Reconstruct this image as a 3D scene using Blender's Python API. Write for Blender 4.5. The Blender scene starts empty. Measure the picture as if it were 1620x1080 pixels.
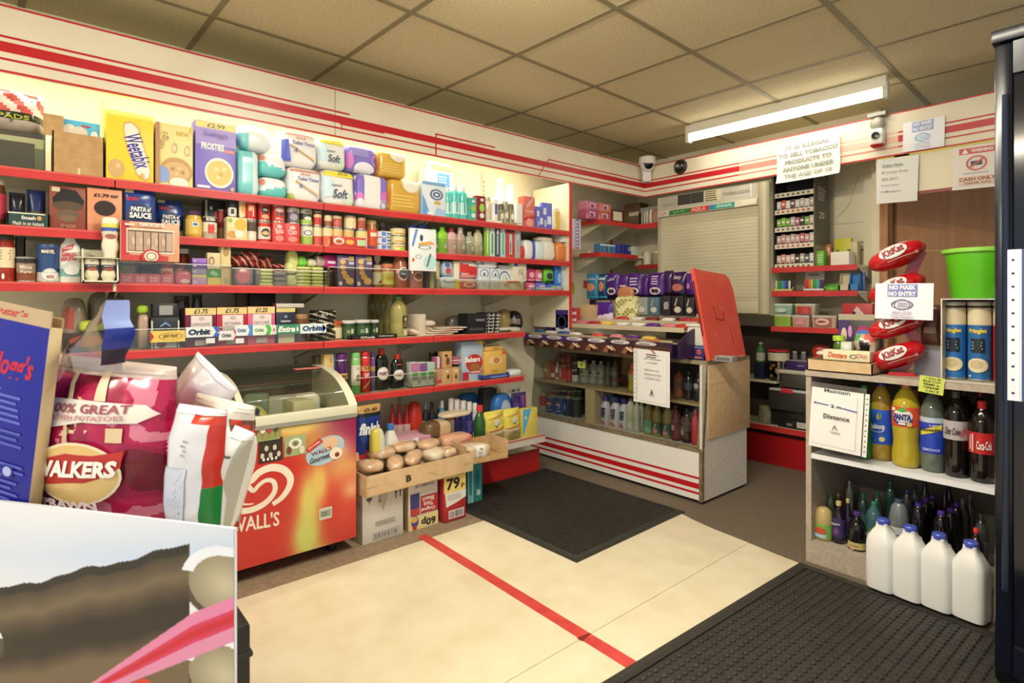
import bpy, bmesh, math, random
from mathutils import Vector, Matrix, noise
R = math.radians
random.seed(4)
SC = bpy.context.scene
COL = SC.collection
PI = math.pi
# ---------------------------------------------------------------- camera
TH = R(49.5); CT, ST = math.cos(TH), math.sin(TH)
FPX = 890.0; HOR = 475.0; EYE = 1.12
cd = bpy.data.cameras.new('camera'); cam = bpy.data.objects.new('camera', cd); COL.objects.link(cam)
cam.location = (0, 0, EYE); cam.rotation_euler = (R(90), 0, TH)
cd.sensor_width = 36; cd.lens = FPX / 1620 * 36; cd.shift_y = -(540 - HOR) / 1620
cd.clip_start = 0.05; cd.clip_end = 60
cd.dof.use_dof = True; cd.dof.focus_distance = 3.0; cd.dof.aperture_fstop = 5.0
SC.camera = cam
SC.view_settings.view_transform = 'Standard'; SC.view_settings.look = 'None'
SC.view_settings.gamma = 1.0; SC.view_settings.use_curve_mapping = False
SC.view_settings.exposure = 0.72
# ---------------------------------------------------------------- light
wd = bpy.data.worlds.new('daylight'); SC.world = wd; wd.use_nodes = True
bg = wd.node_tree.nodes['Background']; bg.inputs[0].default_value = (0.86, 0.92, 1.0, 1); bg.inputs[1].default_value = 0.55
def area(name, loc, rot, sx, sy, power, col):
    l = bpy.data.lights.new(name, 'AREA'); l.shape = 'RECTANGLE'; l.size = sx; l.size_y = sy; l.energy = power; l.color = col
    o = bpy.data.objects.new(name, l); COL.objects.link(o); o.location = loc; o.rotation_euler = rot
    return o
WARM = (1.0, 0.96, 0.87)
area('ceiling_tube_light', (-1.57, 3.46, 2.19), (0, 0, R(2.2)), 1.15, .05, 1.5, WARM)
area('added_middle_light', (-1.0, 1.1, 2.22), (0, 0, R(2.2)), 1.2, .08, 20, WARM)  # added lamp out of view, brightens the shelves and counter
area('entrance_tube_light', (-1.0, -1.3, 2.22), (0, 0, R(2.2)), 1.2, .08, 16, WARM)
area('canopy_tube_light', (-2.76, 1.05, 2.08), (0, 0, 0), .05, 3.3, 7, (1.0, .96, .84))
# ---------------------------------------------------------------- materials
def lin(c): return c / 12.92 if c <= .04045 else ((c + .055) / 1.055) ** 2.4
def rgb(h):
    h = h.lstrip('#'); h = h if len(h) == 6 else ''.join(c * 2 for c in h)
    return tuple(lin(int(h[i:i + 2], 16) / 255) for i in (0, 2, 4)) + (1,)
MATS = {}
def M(h, r=.45, metal=0, spec=.5, coat=0):
    k = (h, r, metal, spec, coat)
    if k in MATS: return MATS[k]
    m = bpy.data.materials.new('paint_' + h.strip('#')); m.use_nodes = True
    b = m.node_tree.nodes['Principled BSDF']
    b.inputs['Base Color'].default_value = rgb(h); b.inputs['Roughness'].default_value = r
    b.inputs['Metallic'].default_value = metal; b.inputs['Specular IOR Level'].default_value = spec
    if coat: b.inputs['Coat Weight'].default_value = coat
    MATS[k] = m; return m
def noisy(name, c1, c2, scale=8, detail=4, r=.6, bump=0, bscale=None, lo=.35, hi=.65, stretch=None, spec=.5):
    m = bpy.data.materials.new(name); m.use_nodes = True; nt = m.node_tree; N = nt.nodes; L = nt.links
    b = N['Principled BSDF']; b.inputs['Roughness'].default_value = r; b.inputs['Specular IOR Level'].default_value = spec
    tc = N.new('ShaderNodeTexCoord'); mp = N.new('ShaderNodeMapping'); L.new(tc.outputs['Object'], mp.inputs[0])
    if stretch: mp.inputs['Scale'].default_value = stretch
    n = N.new('ShaderNodeTexNoise'); n.inputs['Scale'].default_value = scale; n.inputs['Detail'].default_value = detail
    L.new(mp.outputs[0], n.inputs[0])
    cr = N.new('ShaderNodeValToRGB'); cr.color_ramp.elements[0].position = lo; cr.color_ramp.elements[1].position = hi
    cr.color_ramp.elements[0].color = rgb(c1); cr.color_ramp.elements[1].color = rgb(c2)
    L.new(n.outputs['Fac'], cr.inputs[0]); L.new(cr.outputs[0], b.inputs['Base Color'])
    if bump:
        n2 = N.new('ShaderNodeTexNoise'); n2.inputs['Scale'].default_value = bscale or scale * 4; n2.inputs['Detail'].default_value = 3
        L.new(mp.outputs[0], n2.inputs[0])
        bp = N.new('ShaderNodeBump'); bp.inputs['Strength'].default_value = bump; bp.inputs['Distance'].default_value = .004
        L.new(n2.outputs['Fac'], bp.inputs['Height']); L.new(bp.outputs[0], b.inputs['Normal'])
    return m
def clear(name, tint='#ffffff', amt=.12, rough=.05):
    m = bpy.data.materials.new(name); m.use_nodes = True; nt = m.node_tree; N = nt.nodes; L = nt.links
    N.remove(N['Principled BSDF'])
    t = N.new('ShaderNodeBsdfTransparent'); t.inputs[0].default_value = rgb(tint)
    g = N.new('ShaderNodeBsdfGlossy'); g.inputs['Roughness'].default_value = rough; g.inputs[0].default_value = (.9, .9, .9, 1)
    lw = N.new('ShaderNodeLayerWeight'); lw.inputs[0].default_value = .25
    mth = N.new('ShaderNodeMath'); mth.operation = 'MULTIPLY_ADD'; mth.inputs[1].default_value = .5; mth.inputs[2].default_value = amt
    L.new(lw.outputs['Fresnel'], mth.inputs[0])
    mx = N.new('ShaderNodeMixShader'); L.new(mth.outputs[0], mx.inputs[0]); L.new(t.outputs[0], mx.inputs[1]); L.new(g.outputs[0], mx.inputs[2])
    L.new(mx.outputs[0], N['Material Output'].inputs[0]); return m
def glow(name, col, s):
    m = bpy.data.materials.new(name); m.use_nodes = True; b = m.node_tree.nodes['Principled BSDF']
    b.inputs['Base Color'].default_value = rgb(col); b.inputs['Emission Color'].default_value = rgb(col); b.inputs['Emission Strength'].default_value = s
    return m
CLEAR = clear('clear_acrylic', '#f4f4ee', .04)
GLASS = clear('counter_glass', '#e6ebe6', .05)
FILM = clear('clear_film', '#eeeae2', .16, .2)
MISTY = clear('smoky_plastic', '#c2c8ba', .05, .5)
CARD = noisy('brown_card', '#b9935f', '#c6a270', 30, 3, .8)
CARD2 = noisy('pale_card', '#c9a87c', '#d3b58b', 30, 3, .8)
CREAM = noisy('cream_panel', '#e9dfc0', '#efe6c9', 3, 3, .5)
SHELFM = noisy('shelf_steel', '#d9d0b4', '#e2d9be', 6, 2, .4)
REDLIP = noisy('red_strip', '#c22c2c', '#d23a37', 5, 4, .4)
WHITE = M('#f2f0ea'); BLACK = M('#141414'); INK = M('#1b1b1f', .6)
STEEL = M('#b9b9b4', .35, .8)
# ---------------------------------------------------------------- mesh builder
TEXTS = {}
def text_mesh(s, bold=0., shear=0.):
    k = (s, bold, shear)
    if k not in TEXTS:
        c = bpy.data.curves.new('lettering', 'FONT'); c.body = s; c.offset = bold; c.shear = shear; c.resolution_u = 2; c.align_x = 'CENTER'
        o = bpy.data.objects.new('lettering', c); me = o.to_mesh()
        vs = [(v.co.x, v.co.y) for v in me.vertices]; fs = [tuple(p.vertices) for p in me.polygons]
        o.to_mesh_clear(); bpy.data.objects.remove(o); bpy.data.curves.remove(c)
        xs = [v[0] for v in vs] or [0, 1]; ys = [v[1] for v in vs] or [0, 1]
        w = max(xs) - min(xs) or 1; h = max(ys) - min(ys) or 1
        TEXTS[k] = ([((x - min(xs)) / w - .5, (y - min(ys)) / h - .5) for x, y in vs], fs)
    return TEXTS[k]
class MB:
    def __init__(s): s.v = []; s.f = []; s.m = []; s.mats = []
    def mi(s, m):
        if isinstance(m, str): m = M(m)
        if m not in s.mats: s.mats.append(m)
        return s.mats.index(m)
    def add(s, vs, fs, m, xf=None):
        b = len(s.v)
        s.v += [tuple(xf @ Vector(v)) for v in vs] if xf is not None else [tuple(v) for v in vs]
        if isinstance(m, list): s.m += [s.mi(x) for x in m]
        else: s.m += [s.mi(m)] * len(fs)
        s.f += [tuple(b + i for i in f) for f in fs]; return s
    def box(s, x0, y0, z0, x1, y1, z1, m, bev=0, xf=None, faces=None):
        """faces: dict of bottom/top/front/back/left/right materials"""
        fm = [m] * 6
        if faces:
            for i, k in enumerate(('bottom', 'top', 'front', 'right', 'back', 'left')):
                if k in faces: fm[i] = faces[k]
        if bev:
            b = bmesh.new(); bmesh.ops.create_cube(b, size=1)
            bmesh.ops.scale(b, vec=(x1 - x0, y1 - y0, z1 - z0), verts=b.verts)
            bmesh.ops.translate(b, vec=((x0 + x1) / 2, (y0 + y1) / 2, (z0 + z1) / 2), verts=b.verts)
            bmesh.ops.bevel(b, geom=b.edges[:], offset=bev, segments=2, profile=.5, affect='EDGES')
            b.verts.index_update(); b.normal_update()
            fs = []; ms = []
            for f in b.faces:
                fs.append([v.index for v in f.verts]); n = f.normal
                a = max(range(3), key=lambda i: abs(n[i]))
                ms.append(fm[(5 if n[0] < 0 else 3) if a == 0 else (2 if n[1] < 0 else 4) if a == 1 else (0 if n[2] < 0 else 1)])
            s.add([v.co.copy() for v in b.verts], fs, ms, xf); b.free(); return s
        vs = [(x0, y0, z0), (x1, y0, z0), (x1, y1, z0), (x0, y1, z0), (x0, y0, z1), (x1, y0, z1), (x1, y1, z1), (x0, y1, z1)]
        return s.add(vs, [(3, 2, 1, 0), (4, 5, 6, 7), (0, 1, 5, 4), (1, 2, 6, 5), (2, 3, 7, 6), (3, 0, 4, 7)], fm, xf)
    def lathe(s, prof, m, seg=20, sx=1, sy=1, cx=0, cy=0, cz=0, sq=2.0, xf=None, caps=True):
        """prof: (r, z) list; m: one material or one per ring; sq > 2 squares the section"""
        vs = []; fs = []; ms = []
        for r, z in prof:
            for k in range(seg):
                a = 2 * PI * (k + .5) / seg; c, d = math.cos(a), math.sin(a)
                q = 1 / (abs(c) ** sq + abs(d) ** sq) ** (1 / sq)
                vs.append((cx + r * q * c * sx, cy + r * q * d * sy, cz + z))
        for j in range(len(prof) - 1):
            for k in range(seg):
                k2 = (k + 1) % seg
                fs.append((j * seg + k, j * seg + k2, (j + 1) * seg + k2, (j + 1) * seg + k)); ms.append(m[j] if isinstance(m, list) else m)
        if caps:
            fs.append(tuple(range(seg - 1, -1, -1))); ms.append(m[0] if isinstance(m, list) else m)
            n = len(prof) - 1; fs.append(tuple(n * seg + k for k in range(seg))); ms.append(m[-1] if isinstance(m, list) else m)
        return s.add(vs, fs, ms, xf)
    def soft(s, w, h, d, m, n=5., seg=10, amp=0, fr=9, cx=0, cy=0, z0=0, seed=0, xf=None, fm=None, pinch=None):
        """a soft pack: a cube grid pushed out to a superquadric, its base at z0"""
        vs = []; fs = []; ms = []; idx = {}
        def P(p):
            k = tuple(round(c, 4) for c in p)
            if k in idx: return idx[k]
            q = sum(abs(c) ** n for c in p) ** (1 / n); x, y, z = (c / q for c in p)
            if pinch: t = 1 - pinch * max(0, (abs(z) - .55) / .45) ** 1.5; y *= t
            X, Y, Z = cx + x * w / 2, cy + y * d / 2, z0 + (z + 1) * h / 2
            if amp:
                nv = noise.noise_vector(Vector((X * fr + seed, Y * fr, Z * fr))); X += amp * nv[0]; Y += amp * nv[1]
                if -.98 < z: Z += amp * nv[2] * min(1, (z + 1))
            idx[k] = len(vs); vs.append((X, Y, Z)); return idx[k]
        for a in range(3):
            for sg in (-1, 1):
                for i in range(seg):
                    for j in range(seg):
                        q = []
                        for di, dj in ((0, 0), (1, 0), (1, 1), (0, 1)):
                            p = [0, 0, 0]; p[a] = sg; p[(a + 1) % 3] = (i + di) * 2 / seg - 1; p[(a + 2) % 3] = (j + dj) * 2 / seg - 1
                            q.append(P(p))
                        if sg < 0: q.reverse()
                        fs.append(q)
                        if fm:
                            c = [sum(vs[t][e] for t in q) / 4 for e in range(3)]; ms.append(fm((c[0] - cx) / w, (c[1] - cy) / d, (c[2] - z0) / h))
        return s.add(vs, fs, ms if fm else m, xf)
    def tube(s, path, r, m, seg=8, closed=False):
        pts = [Vector(p) for p in path]; vs = []; fs = []; n = len(pts)
        for i, p in enumerate(pts):
            t = (pts[(i + 1) % n] - pts[i - 1]) if closed else (pts[min(i + 1, n - 1)] - pts[max(i - 1, 0)])
            t.normalize(); u = t.orthogonal() if abs(t.z) > .95 else t.cross(Vector((0, 0, 1))); u.normalize(); v = t.cross(u)
            rr = r[i] if isinstance(r, (list, tuple)) else r
            for k in range(seg): a = 2 * PI * k / seg; vs.append(p + (u * math.cos(a) + v * math.sin(a)) * rr)
        for i in range(n if closed else n - 1):
            i2 = (i + 1) % n
            for k in range(seg): k2 = (k + 1) % seg; fs.append((i * seg + k, i * seg + k2, i2 * seg + k2, i2 * seg + k))
        if not closed: fs += [tuple(range(seg - 1, -1, -1)), tuple((n - 1) * seg + k for k in range(seg))]
        return s.add(vs, fs, m)
    def prism(s, poly, y0, y1, m, axis='y', xf=None):
        """poly in (x, z) pushed along y, or in (x, y) along z, or in (y, z) along x"""
        f = {'y': lambda a, b, t: (a, t, b), 'z': lambda a, b, t: (a, b, t), 'x': lambda a, b, t: (t, a, b)}[axis]
        n = len(poly); vs = [f(a, b, y0) for a, b in poly] + [f(a, b, y1) for a, b in poly]
        fs = [tuple(range(n)), tuple(range(2 * n - 1, n - 1, -1))] + [(i, n + i, n + (i + 1) % n, (i + 1) % n) for i in range(n)]
        return s.add(vs, fs, m, xf)
    def sheet(s, fn, nu, nv, m, thick=None, xf=None):
        vs = [fn(i / nu, j / nv) for j in range(nv + 1) for i in range(nu + 1)]
        fs = [(j * (nu + 1) + i, j * (nu + 1) + i + 1, (j + 1) * (nu + 1) + i + 1, (j + 1) * (nu + 1) + i) for j in range(nv) for i in range(nu)]
        if callable(m): m = [m((i + .5) / nu, (j + .5) / nv) for j in range(nv) for i in range(nu)]
        return s.add(vs, fs, m, xf)
    def build(s, name, parent=None, loc=None, rz=None, rot=None, flat=False, angle=.6):
        me = bpy.data.meshes.new(name); me.from_pydata(s.v, [], s.f)
        for m in s.mats: me.materials.append(m)
        me.polygons.foreach_set('material_index', s.m)
        if not flat:
            me.polygons.foreach_set('use_smooth', [True] * len(s.f)); me.set_sharp_from_angle(angle=angle)
        me.update()
        o = bpy.data.objects.new(name, me); COL.objects.link(o)
        if parent is not None: o.parent = parent
        if loc is not None: o.location = loc
        if rz is not None: o.rotation_euler = (0, 0, rz)
        if rot is not None: o.rotation_euler = rot
        return o
def empty(name, loc=(0, 0, 0), rz=0, rot=None):
    o = bpy.data.objects.new(name, None); COL.objects.link(o); o.empty_display_size = .05
    o.location = loc; o.rotation_euler = rot if rot else (0, 0, rz); return o
def tag(o, label, cat, group=None):
    o['label'] = label; o['category'] = cat
    if group: o['group'] = group
    return o
def struct(o): o['kind'] = 'structure'; return o
KIDS = {}
def copy_tree(o, parent=None):
    c = o.copy(); COL.objects.link(c)
    if parent is not None: c.parent = parent
    for ch in o.children: copy_tree(ch, c)
    return c
# ---- printing on surfaces
def flat_surf(y): return lambda x, z, k: (x, y - k, z)
def cyl_surf(Rz): return lambda x, z, k: ((Rz(z) + k) * math.sin(x / Rz(z)), -(Rz(z) + k) * math.cos(x / Rz(z)), z)
def printed(name, parent, surf, w, h, items, step=.0005, x0=0, z0=0, seg=1):
    """items in fractions of w, h. r: rectangle, e: ellipse, g: ring, p: polygon, t: text, b: bars"""
    mb = MB(); k = step
    def V(u, v): return surf(x0 + (min(.995, max(.005, u)) - .5) * w, z0 + min(.995, max(.005, v)) * h, k)
    for it in items:
        t = it[0]
        if t == 'r':
            _, u0, v0, u1, v1, c = it; n = max(1, int(seg * abs(u1 - u0) + .99)); nz = max(1, int(seg * abs(v1 - v0) + .99))
            mb.sheet(lambda a, b: V(u0 + (u1 - u0) * a, v0 + (v1 - v0) * b), n, nz, M(c) if isinstance(c, str) else c)
        elif t in 'eg':
            _, u, v, ru, rv, c = it[:6]; r0 = it[6] if t == 'g' else 0; nr = max(1, int(seg * ru * 2)); rot = it[7] if len(it) > 7 else 0
            a0, a1 = (it[8], it[9]) if len(it) > 9 else (0, 2 * PI)
            def el(a, b):
                q = a0 + (a1 - a0) * a; rr = 1 - (1 - r0) * b; x, y = math.cos(q) * ru * rr * w, math.sin(q) * rv * rr * h
                x, y = x * math.cos(rot) - y * math.sin(rot), x * math.sin(rot) + y * math.cos(rot)
                return V(u + x / w, v + y / h)
            mb.sheet(el, 28, nr, M(c))
        elif t == 'p':
            _, pts, c = it
            if seg <= 1: mb.add([V(*p) for p in pts], [tuple(range(len(pts)))], M(c))
            else:
                b = bmesh.new(); b.faces.new([b.verts.new((*p, 0)) for p in pts]); bmesh.ops.triangulate(b, faces=b.faces[:])
                bmesh.ops.subdivide_edges(b, edges=b.edges[:], cuts=5 if seg > 8 else 2, use_grid_fill=True); b.verts.index_update(); b.normal_update()
                mb.add([V(v.co.x, v.co.y) for v in b.verts], [[v.index for v in (f.verts if f.normal.z > 0 else reversed(f.verts))] for f in b.faces], M(c)); b.free()
        elif t == 'b':
            _, u0, v0, u1, v1, n, c = it; rr = random.Random(n)
            for i in range(n):
                a = u0 + (u1 - u0) * i / n; b = a + (u1 - u0) / n * rr.choice((.25, .45, .7))
                mb.add([V(a, v0), V(b, v0), V(b, v1), V(a, v1)], [(0, 1, 2, 3)], M(c))
        elif t == 'l':   # rows of fine print
            _, u0, v0, u1, v1, n, c = it; rr = random.Random(n)
            for i in range(n):
                b = v0 + (v1 - v0) * (i + .5) / n; e = (v1 - v0) / n * .22; ue = u1 - (u1 - u0) * rr.random() * .3
                mb.add([V(u0, b - e), V(ue, b - e), V(ue, b + e), V(u0, b + e)], [(0, 1, 2, 3)], M(c))
        elif t == 't':
            _, u, v, tw, th, s, c = it[:7]; kw = it[7] if len(it) > 7 else {}
            vs, fs = text_mesh(s, kw.get('bold', .02), kw.get('shear', 0)); ro = kw.get('rot', 0); arc = kw.get('arc', 0)
            pts = []; k += .0022 if seg > 8 else .0009 if seg > 1 else 0
            for x, y in vs:
                X, Y = x * tw * w, y * th * h + arc * h * (1 - 4 * x * x)
                X, Y = X * math.cos(ro) - Y * math.sin(ro), X * math.sin(ro) + Y * math.cos(ro)
                pts.append(V(u + X / w, v + Y / h))
            mb.add(pts, fs, M(c, .5))
        k += step
    return mb.build(name, parent, flat=True)
# ---------------------------------------------------------------- from the photograph's pixels to points on known planes
def ray(px, py):
    a = (px - 810) / FPX; b = (HOR - py) / FPX
    return (-ST + a * CT, CT + a * ST, b)
def onx(px, py, x): d = ray(px, py); t = x / d[0]; return (x, d[1] * t, EYE + d[2] * t)
def ony(px, py, y): d = ray(px, py); t = y / d[1]; return (d[0] * t, y, EYE + d[2] * t)
def onz(px, py, z): d = ray(px, py); t = (z - EYE) / d[2]; return (d[0] * t, d[1] * t, z)
LX = -2.67      # front of the wall shelving
WX = -3.06      # left wall
WY = 4.08       # back wall
FY = 3.65       # back fascia
# ---------------------------------------------------------------- room shell
LINO = noisy('cream_lino', '#d8ccab', '#e6dcc0', 7, 8, .38, .05, 60, .3, .7)
TARMAC = noisy('dark_floor', '#54483a', '#8a7b66', 160, 2, .75, .3, 200, .35, .75)
BROWNFL = noisy('brown_floor', '#83705a', '#978168', 40, 5, .7, .1, 150)
f = MB().box(-3.2, -2.5, -.05, 2.2, 5.4, 0, TARMAC).build('floor'); struct(f)
f = MB().prism([(-3.05, -2.4), (-2.26, -2.4), (-2.26, 2.0), (-3.05, 2.0)], .0, .002, BROWNFL, 'z').build('floor.001'); struct(f)
def lino(x0, x1, ys, n):
    mb = MB().prism([(x0, -2.4), (x1, -2.4)] + ys, .0, .004, LINO, 'z'); struct(mb.build(n))
lino(-2.262, -1.2635, [(-1.2635, 2.513), (-1.45, 2.535), (-1.573, 2.56), (-1.7, 2.60), (-2.262, 2.60)], 'floor.002')
lino(-1.2615, 2.1, [(2.1, 2.3), (-.9, 2.47), (-1.112, 2.49), (-1.2615, 2.512)], 'floor.003')
struct(MB().box(WX - .1, -2.5, 0, WX, 5.4, 2.6, CREAM).build('wall_left'))
struct(MB().box(WX, WY, 0, -1.19, WY + .1, 2.6, CREAM).build('wall_back'))
struct(MB().box(-.55, 4.45, 0, 2.2, 4.55, 2.6, M('#b9b3a4', .8)).box(-1.3, 5.3, 0, 2.2, 5.4, 2.6, M('#8d8472', .8)).build('wall_back.001'))
TILE = noisy('ceiling_tile', '#cdbf97', '#e0d4b0', 90, 6, .85, .25, 220, .3, .7, spec=.2)
GRID = M('#8f8464', .6)
CR = .0378; CZ = 2.3235
c = MB().box(-2.2, -4.2, 0, 4.6, 3.6, .04, TILE).build('ceiling', loc=(-2.059, 1.207, CZ), rz=CR); struct(c)
mb = MB()
for i in range(-3, 8): mb.box(i * .6 - .012, -4.2, -.004, i * .6 + .012, 3.6, .002, GRID)
for j in range(-7, 6): mb.box(-2.2, j * .6 - .012, -.0035, 4.6, j * .6 + .012, .002, GRID)
struct(mb.build('trim_1', loc=(-2.059, 1.207, CZ), rz=CR))
# fascia boards with red stripes
RED = M('#c01820', .4); FADE = M('#e7b9a2', .5); FADE2 = M('#d98b78', .5)
FAS = noisy('fascia_cream', '#e3d8bd', '#ebe1c8', 4, 3, .45)
ST_ = {'bottom': (1.924, 1.932), 'low': (1.967, 1.975), 'mid': (1.996, 2.032), 'up': (2.046, 2.054), 'top': (2.155, 2.162)}
fl = struct(MB().box(LX - .02, -1.2, 1.925, LX, FY + .02, 2.16, FAS).build('trim_2'))
def stripe(mb, pos, key, a, b, mat=RED, e=.0012):
    z0, z1 = ST_[key]
    if pos == 'x': mb.box(LX - .001, a, z0, LX + e, b, z1, mat)
    else: mb.box(a, FY - e, z0, b, FY + .001, z1, mat)
for k, segs in {'bottom': [(-1.2, 3.65)], 'top': [(-1.2, 3.65)], 'mid': [(-1.2, 3.65)], 'low': [(-1.2, 3.65)], 'up': [(-1.2, 1.212), (1.722, 2.144), (2.60, 3.65)]}.items():
    mb = MB()
    for a, b in segs: stripe(mb, 'x', k, a, b)
    if k == 'up':
        mb.box(LX - .001, 1.716, 1.93, LX + .0014, 1.724, 2.054, RED); mb.box(LX - .001, 1.168, 1.962, LX + .0014, 1.172, 2.0, RED)
        mb.add([(LX + .0014, 2.50, 1.93), (LX + .0014, 2.508, 1.93), (LX + .0014, 2.606, 2.054), (LX + .0014, 2.596, 2.054)], [(0, 1, 2, 3)], RED)
    if k == 'mid': mb.box(LX - .001, 1.16, 1.990, LX + .0016, 1.40, 1.998, RED)
    mb.build('red_stripe', fl)
mb = MB().box(LX - .001, 1.134, 1.933, LX + .0009, 1.137, 2.155, '#8f8670'); mb.build('panel_joint', fl)
fb = struct(MB().box(LX, FY, 1.925, .6, FY + .02, 2.16, FAS).build('trim_3'))
for k in ST_:
    mb = MB()
    if k in ('bottom', 'top'): stripe(mb, 'y', k, LX, .6)
    else:
        stripe(mb, 'y', k, LX, -1.90); stripe(mb, 'y', k, -1.90, -1.62 if k != 'low' else -1.5, FADE2, .001); stripe(mb, 'y', k, -1.62, -.98, FADE, .0009)
        if k == 'low': stripe(mb, 'y', k, -1.4, -.98, FADE2, .0012)
        stripe(mb, 'y', k, -.98, .6)
    mb.build('red_stripe', fb)
struct(MB().box(WX, -1.2, 2.12, LX - .02, FY + .4, 2.135, CREAM).build('added_light_baffle'))  # unseen board added to keep the canopy tube's light off the ceiling
struct(MB().box(-2.6, FY + .02, 2.12, .6, WY, 2.135, CREAM).build('trim_5'))
# header and door frame on the back wall
hd = struct(MB().box(-1.09, 3.66, 1.70, .5, 3.70, 1.935, CREAM).build('trim_6'))
MB().box(-1.09, 3.655, 1.915, .5, 3.66, 1.935, '#e3d85a').box(-1.0, 3.655, 1.70, -.93, 3.66, 1.925, '#e6dc66').box(-.93, 3.656, 1.695, .5, 3.662, 1.712, '#8a2a20').build('header_edging', hd)
x0 = ony(1382, 400, 3.9)[0]; x1 = ony(1393, 400, 3.9)[0]; x2 = ony(1406, 400, 3.9)[0]
JAMB = noisy('worn_wood', '#9a6338', '#c89a68', 6, 6, .6, .2, 30, .3, .7, (6, 6, .6))
struct(MB().box(-1.26, 4.0, 0, x0 + .03, 4.2, 2.15, CREAM).box(x0 - .01, 3.9, 0, x1, 3.98, 2.15, CREAM).build('trim_7'))
struct(MB().box(x1, 3.88, 0, x2, 3.98, 2.1, JAMB).build('trim_8'))
DOORW = noisy('door_veneer', '#b27c4c', '#c08c5c', 5, 6, .5, .06, 40, .3, .7, (5, 5, .5))
dr = MB().box(0, -.02, 0, .72, .02, 1.98, DOORW).build('door_1', loc=(x2 + .005, 4.0, .02), rz=R(48)); struct(dr)
MB().box(.62, -.024, 1.22, .665, -.02, 1.235, '#c5a85a').build('lock_plate', dr)
mb = MB().box(.18, -.023, 1.395, .28, -.02, 1.405, '#c9ab5e'); mb.build('number_plate', dr)
struct(MB().box(-.52, 4.40, 0, -.44, 4.45, 2.1, '#6f6a60').box(-.52, 4.39, 1.16, -.46, 4.40, 1.34, '#3c3a36').build('trim_9'))
# ---------------------------------------------------------------- wall shelving: every shelf of every bay
BAY = [(-.80, .245), (.25, 1.075), (1.08, 1.70), (1.705, 2.345), (2.35, 2.795)]
BAYN = ['bay beside the blue cereal carton', 'bay above the ice cream freezer', 'bay above the bread boxes', 'bay of toiletries', 'end bay beside the corner']
LEV = {1: (1.592, 'top'), 2: (1.385, 'second'), 3: (1.185, 'third'), 4: (.92, 'fourth'), 5: (.641, 'fifth')}
Z1, Z2, Z3, Z4, Z5, Z6 = 1.592, 1.385, 1.185, .92, .641, .262
def shelf(y0, y1, z, label, front=LX, back=WX + .001, lip=REDLIP, lh=.032, brackets=True):
    t = MB().box(back, y0, z - .018, front - .006, y1, z, SHELFM).build('wall_shelf'); tag(t, label, 'shelf', 'red-edged shelves along the wall')
    MB().box(front - .006, y0, z - lh, front, y1, z + .002, lip).box(front - .001, y0, z - .006, front + .0015, y1, z + .002, M('#d8584e', .4)).build('price_strip', t)  # paler red strip paints the pinkish highlight along the lip's top
    if brackets:
        for y in (y0 + .012, y1 - .012):
            MB().prism([(back, z - .018), (back, z - .10), (back + .03, z - .10), (front - .08, z - .03), (front - .08, z - .018)], 0, .003, '#cfc6aa', xf=Matrix.Translation((0, y, 0))).build('bracket', t)
    return t
for lv, (z, nm) in LEV.items():
    for i, (a, b) in enumerate(BAY):
        if lv == 4 and i == 4 or lv == 5 and i in (0, 1, 4): continue
        if lv == 4 and i == 3: b = 2.39
        if lv == 5 and i == 2: a = 1.16
        if lv == 5 and i == 3: b = 2.38
        t = shelf(a, b, z, f'{nm} red-edged shelf of the {BAYN[i]}', front=LX)
        if (lv, i) in ((3, 0),): MB().box(LX - .001, b - .004, z - .03, LX + .002, b + .006, z, '#e8ddba').build('strip_end', t)
t = shelf(1.16, 2.50, Z6, 'white-edged bottom shelf of the wall shelving above the red kickboard', lip=M('#d4cebd', .5), lh=.045, brackets=False, front=-2.60)
for i, y in enumerate((-.8, .2475, 1.0775, 1.7025, 2.3475)):
    nm = ['beside the open storage box', 'behind the yellow wheat biscuit box', 'behind the toilet tissue', 'behind the gold tissue pack', 'behind the white aerosol'][i]
    mb = MB().box(WX, y - .012, .1, WX + .014, y + .012, 2.0, '#d5ccb0')
    for k in range(60): mb.box(WX + .0138, y - .003, .15 + k * .03, WX + .0145, y + .003, .165 + k * .03, '#4a4538')
    tag(mb.build('slotted_upright'), f'slotted cream shelving upright {nm}', 'upright', 'slotted uprights on the wall')
t = MB().box(WX + .02, 2.80, .93, LX - .004, 2.815, 1.925, CREAM).build('end_panel'); tag(t, 'cream end panel with a red front edge closing the wall shelving', 'panel')
MB().box(LX - .004, 2.797, .93, LX + .004, 2.818, 1.93, REDLIP).build('edge_trim', t)
t = MB().box(-2.70, 1.2, 0, -2.685, 2.53, .15, M('#b31f1f', .45)).build('kickboard', rot=None); tag(t, 'red kickboard under the wall shelving beside the counter', 'kickboard')
# ---------------------------------------------------------------- floor things
def mat_thing(name, label, x0, y0, x1, y1, rim, pitch, rad, hgt, cut=None):
    RUB = noisy('rubber_' + str(pitch), '#2a2823', '#34312a', 30, 3, .55)
    t = MB().box(x0, y0, .004, x1, y1, .010, RUB, 0).build(name); tag(t, label, 'mat')
    mb = MB()
    P = [(x0, y0), (x1, y0), (x1, y1), (x0, y1)]; c_ = ((x0 + x1) / 2, (y0 + y1) / 2)
    I = [(x0 + rim, y0 + rim), (x1 - rim, y0 + rim), (x1 - rim, y1 - rim), (x0 + rim, y1 - rim)]
    for k in range(4):
        a, b = P[k], P[(k + 1) % 4]; d, e = I[k], I[(k + 1) % 4]
        mb.add([(*a, .0045), (*b, .0045), (*e, .016), (*d, .016)], [(0, 1, 2, 3)], RUB)
        mb.add([(*d, .016), (*e, .016), (*e, .010), (*d, .010)], [(0, 1, 2, 3)], RUB)
    mb.build('bevelled_rim', t, flat=True)
    return t, I, RUB
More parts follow.
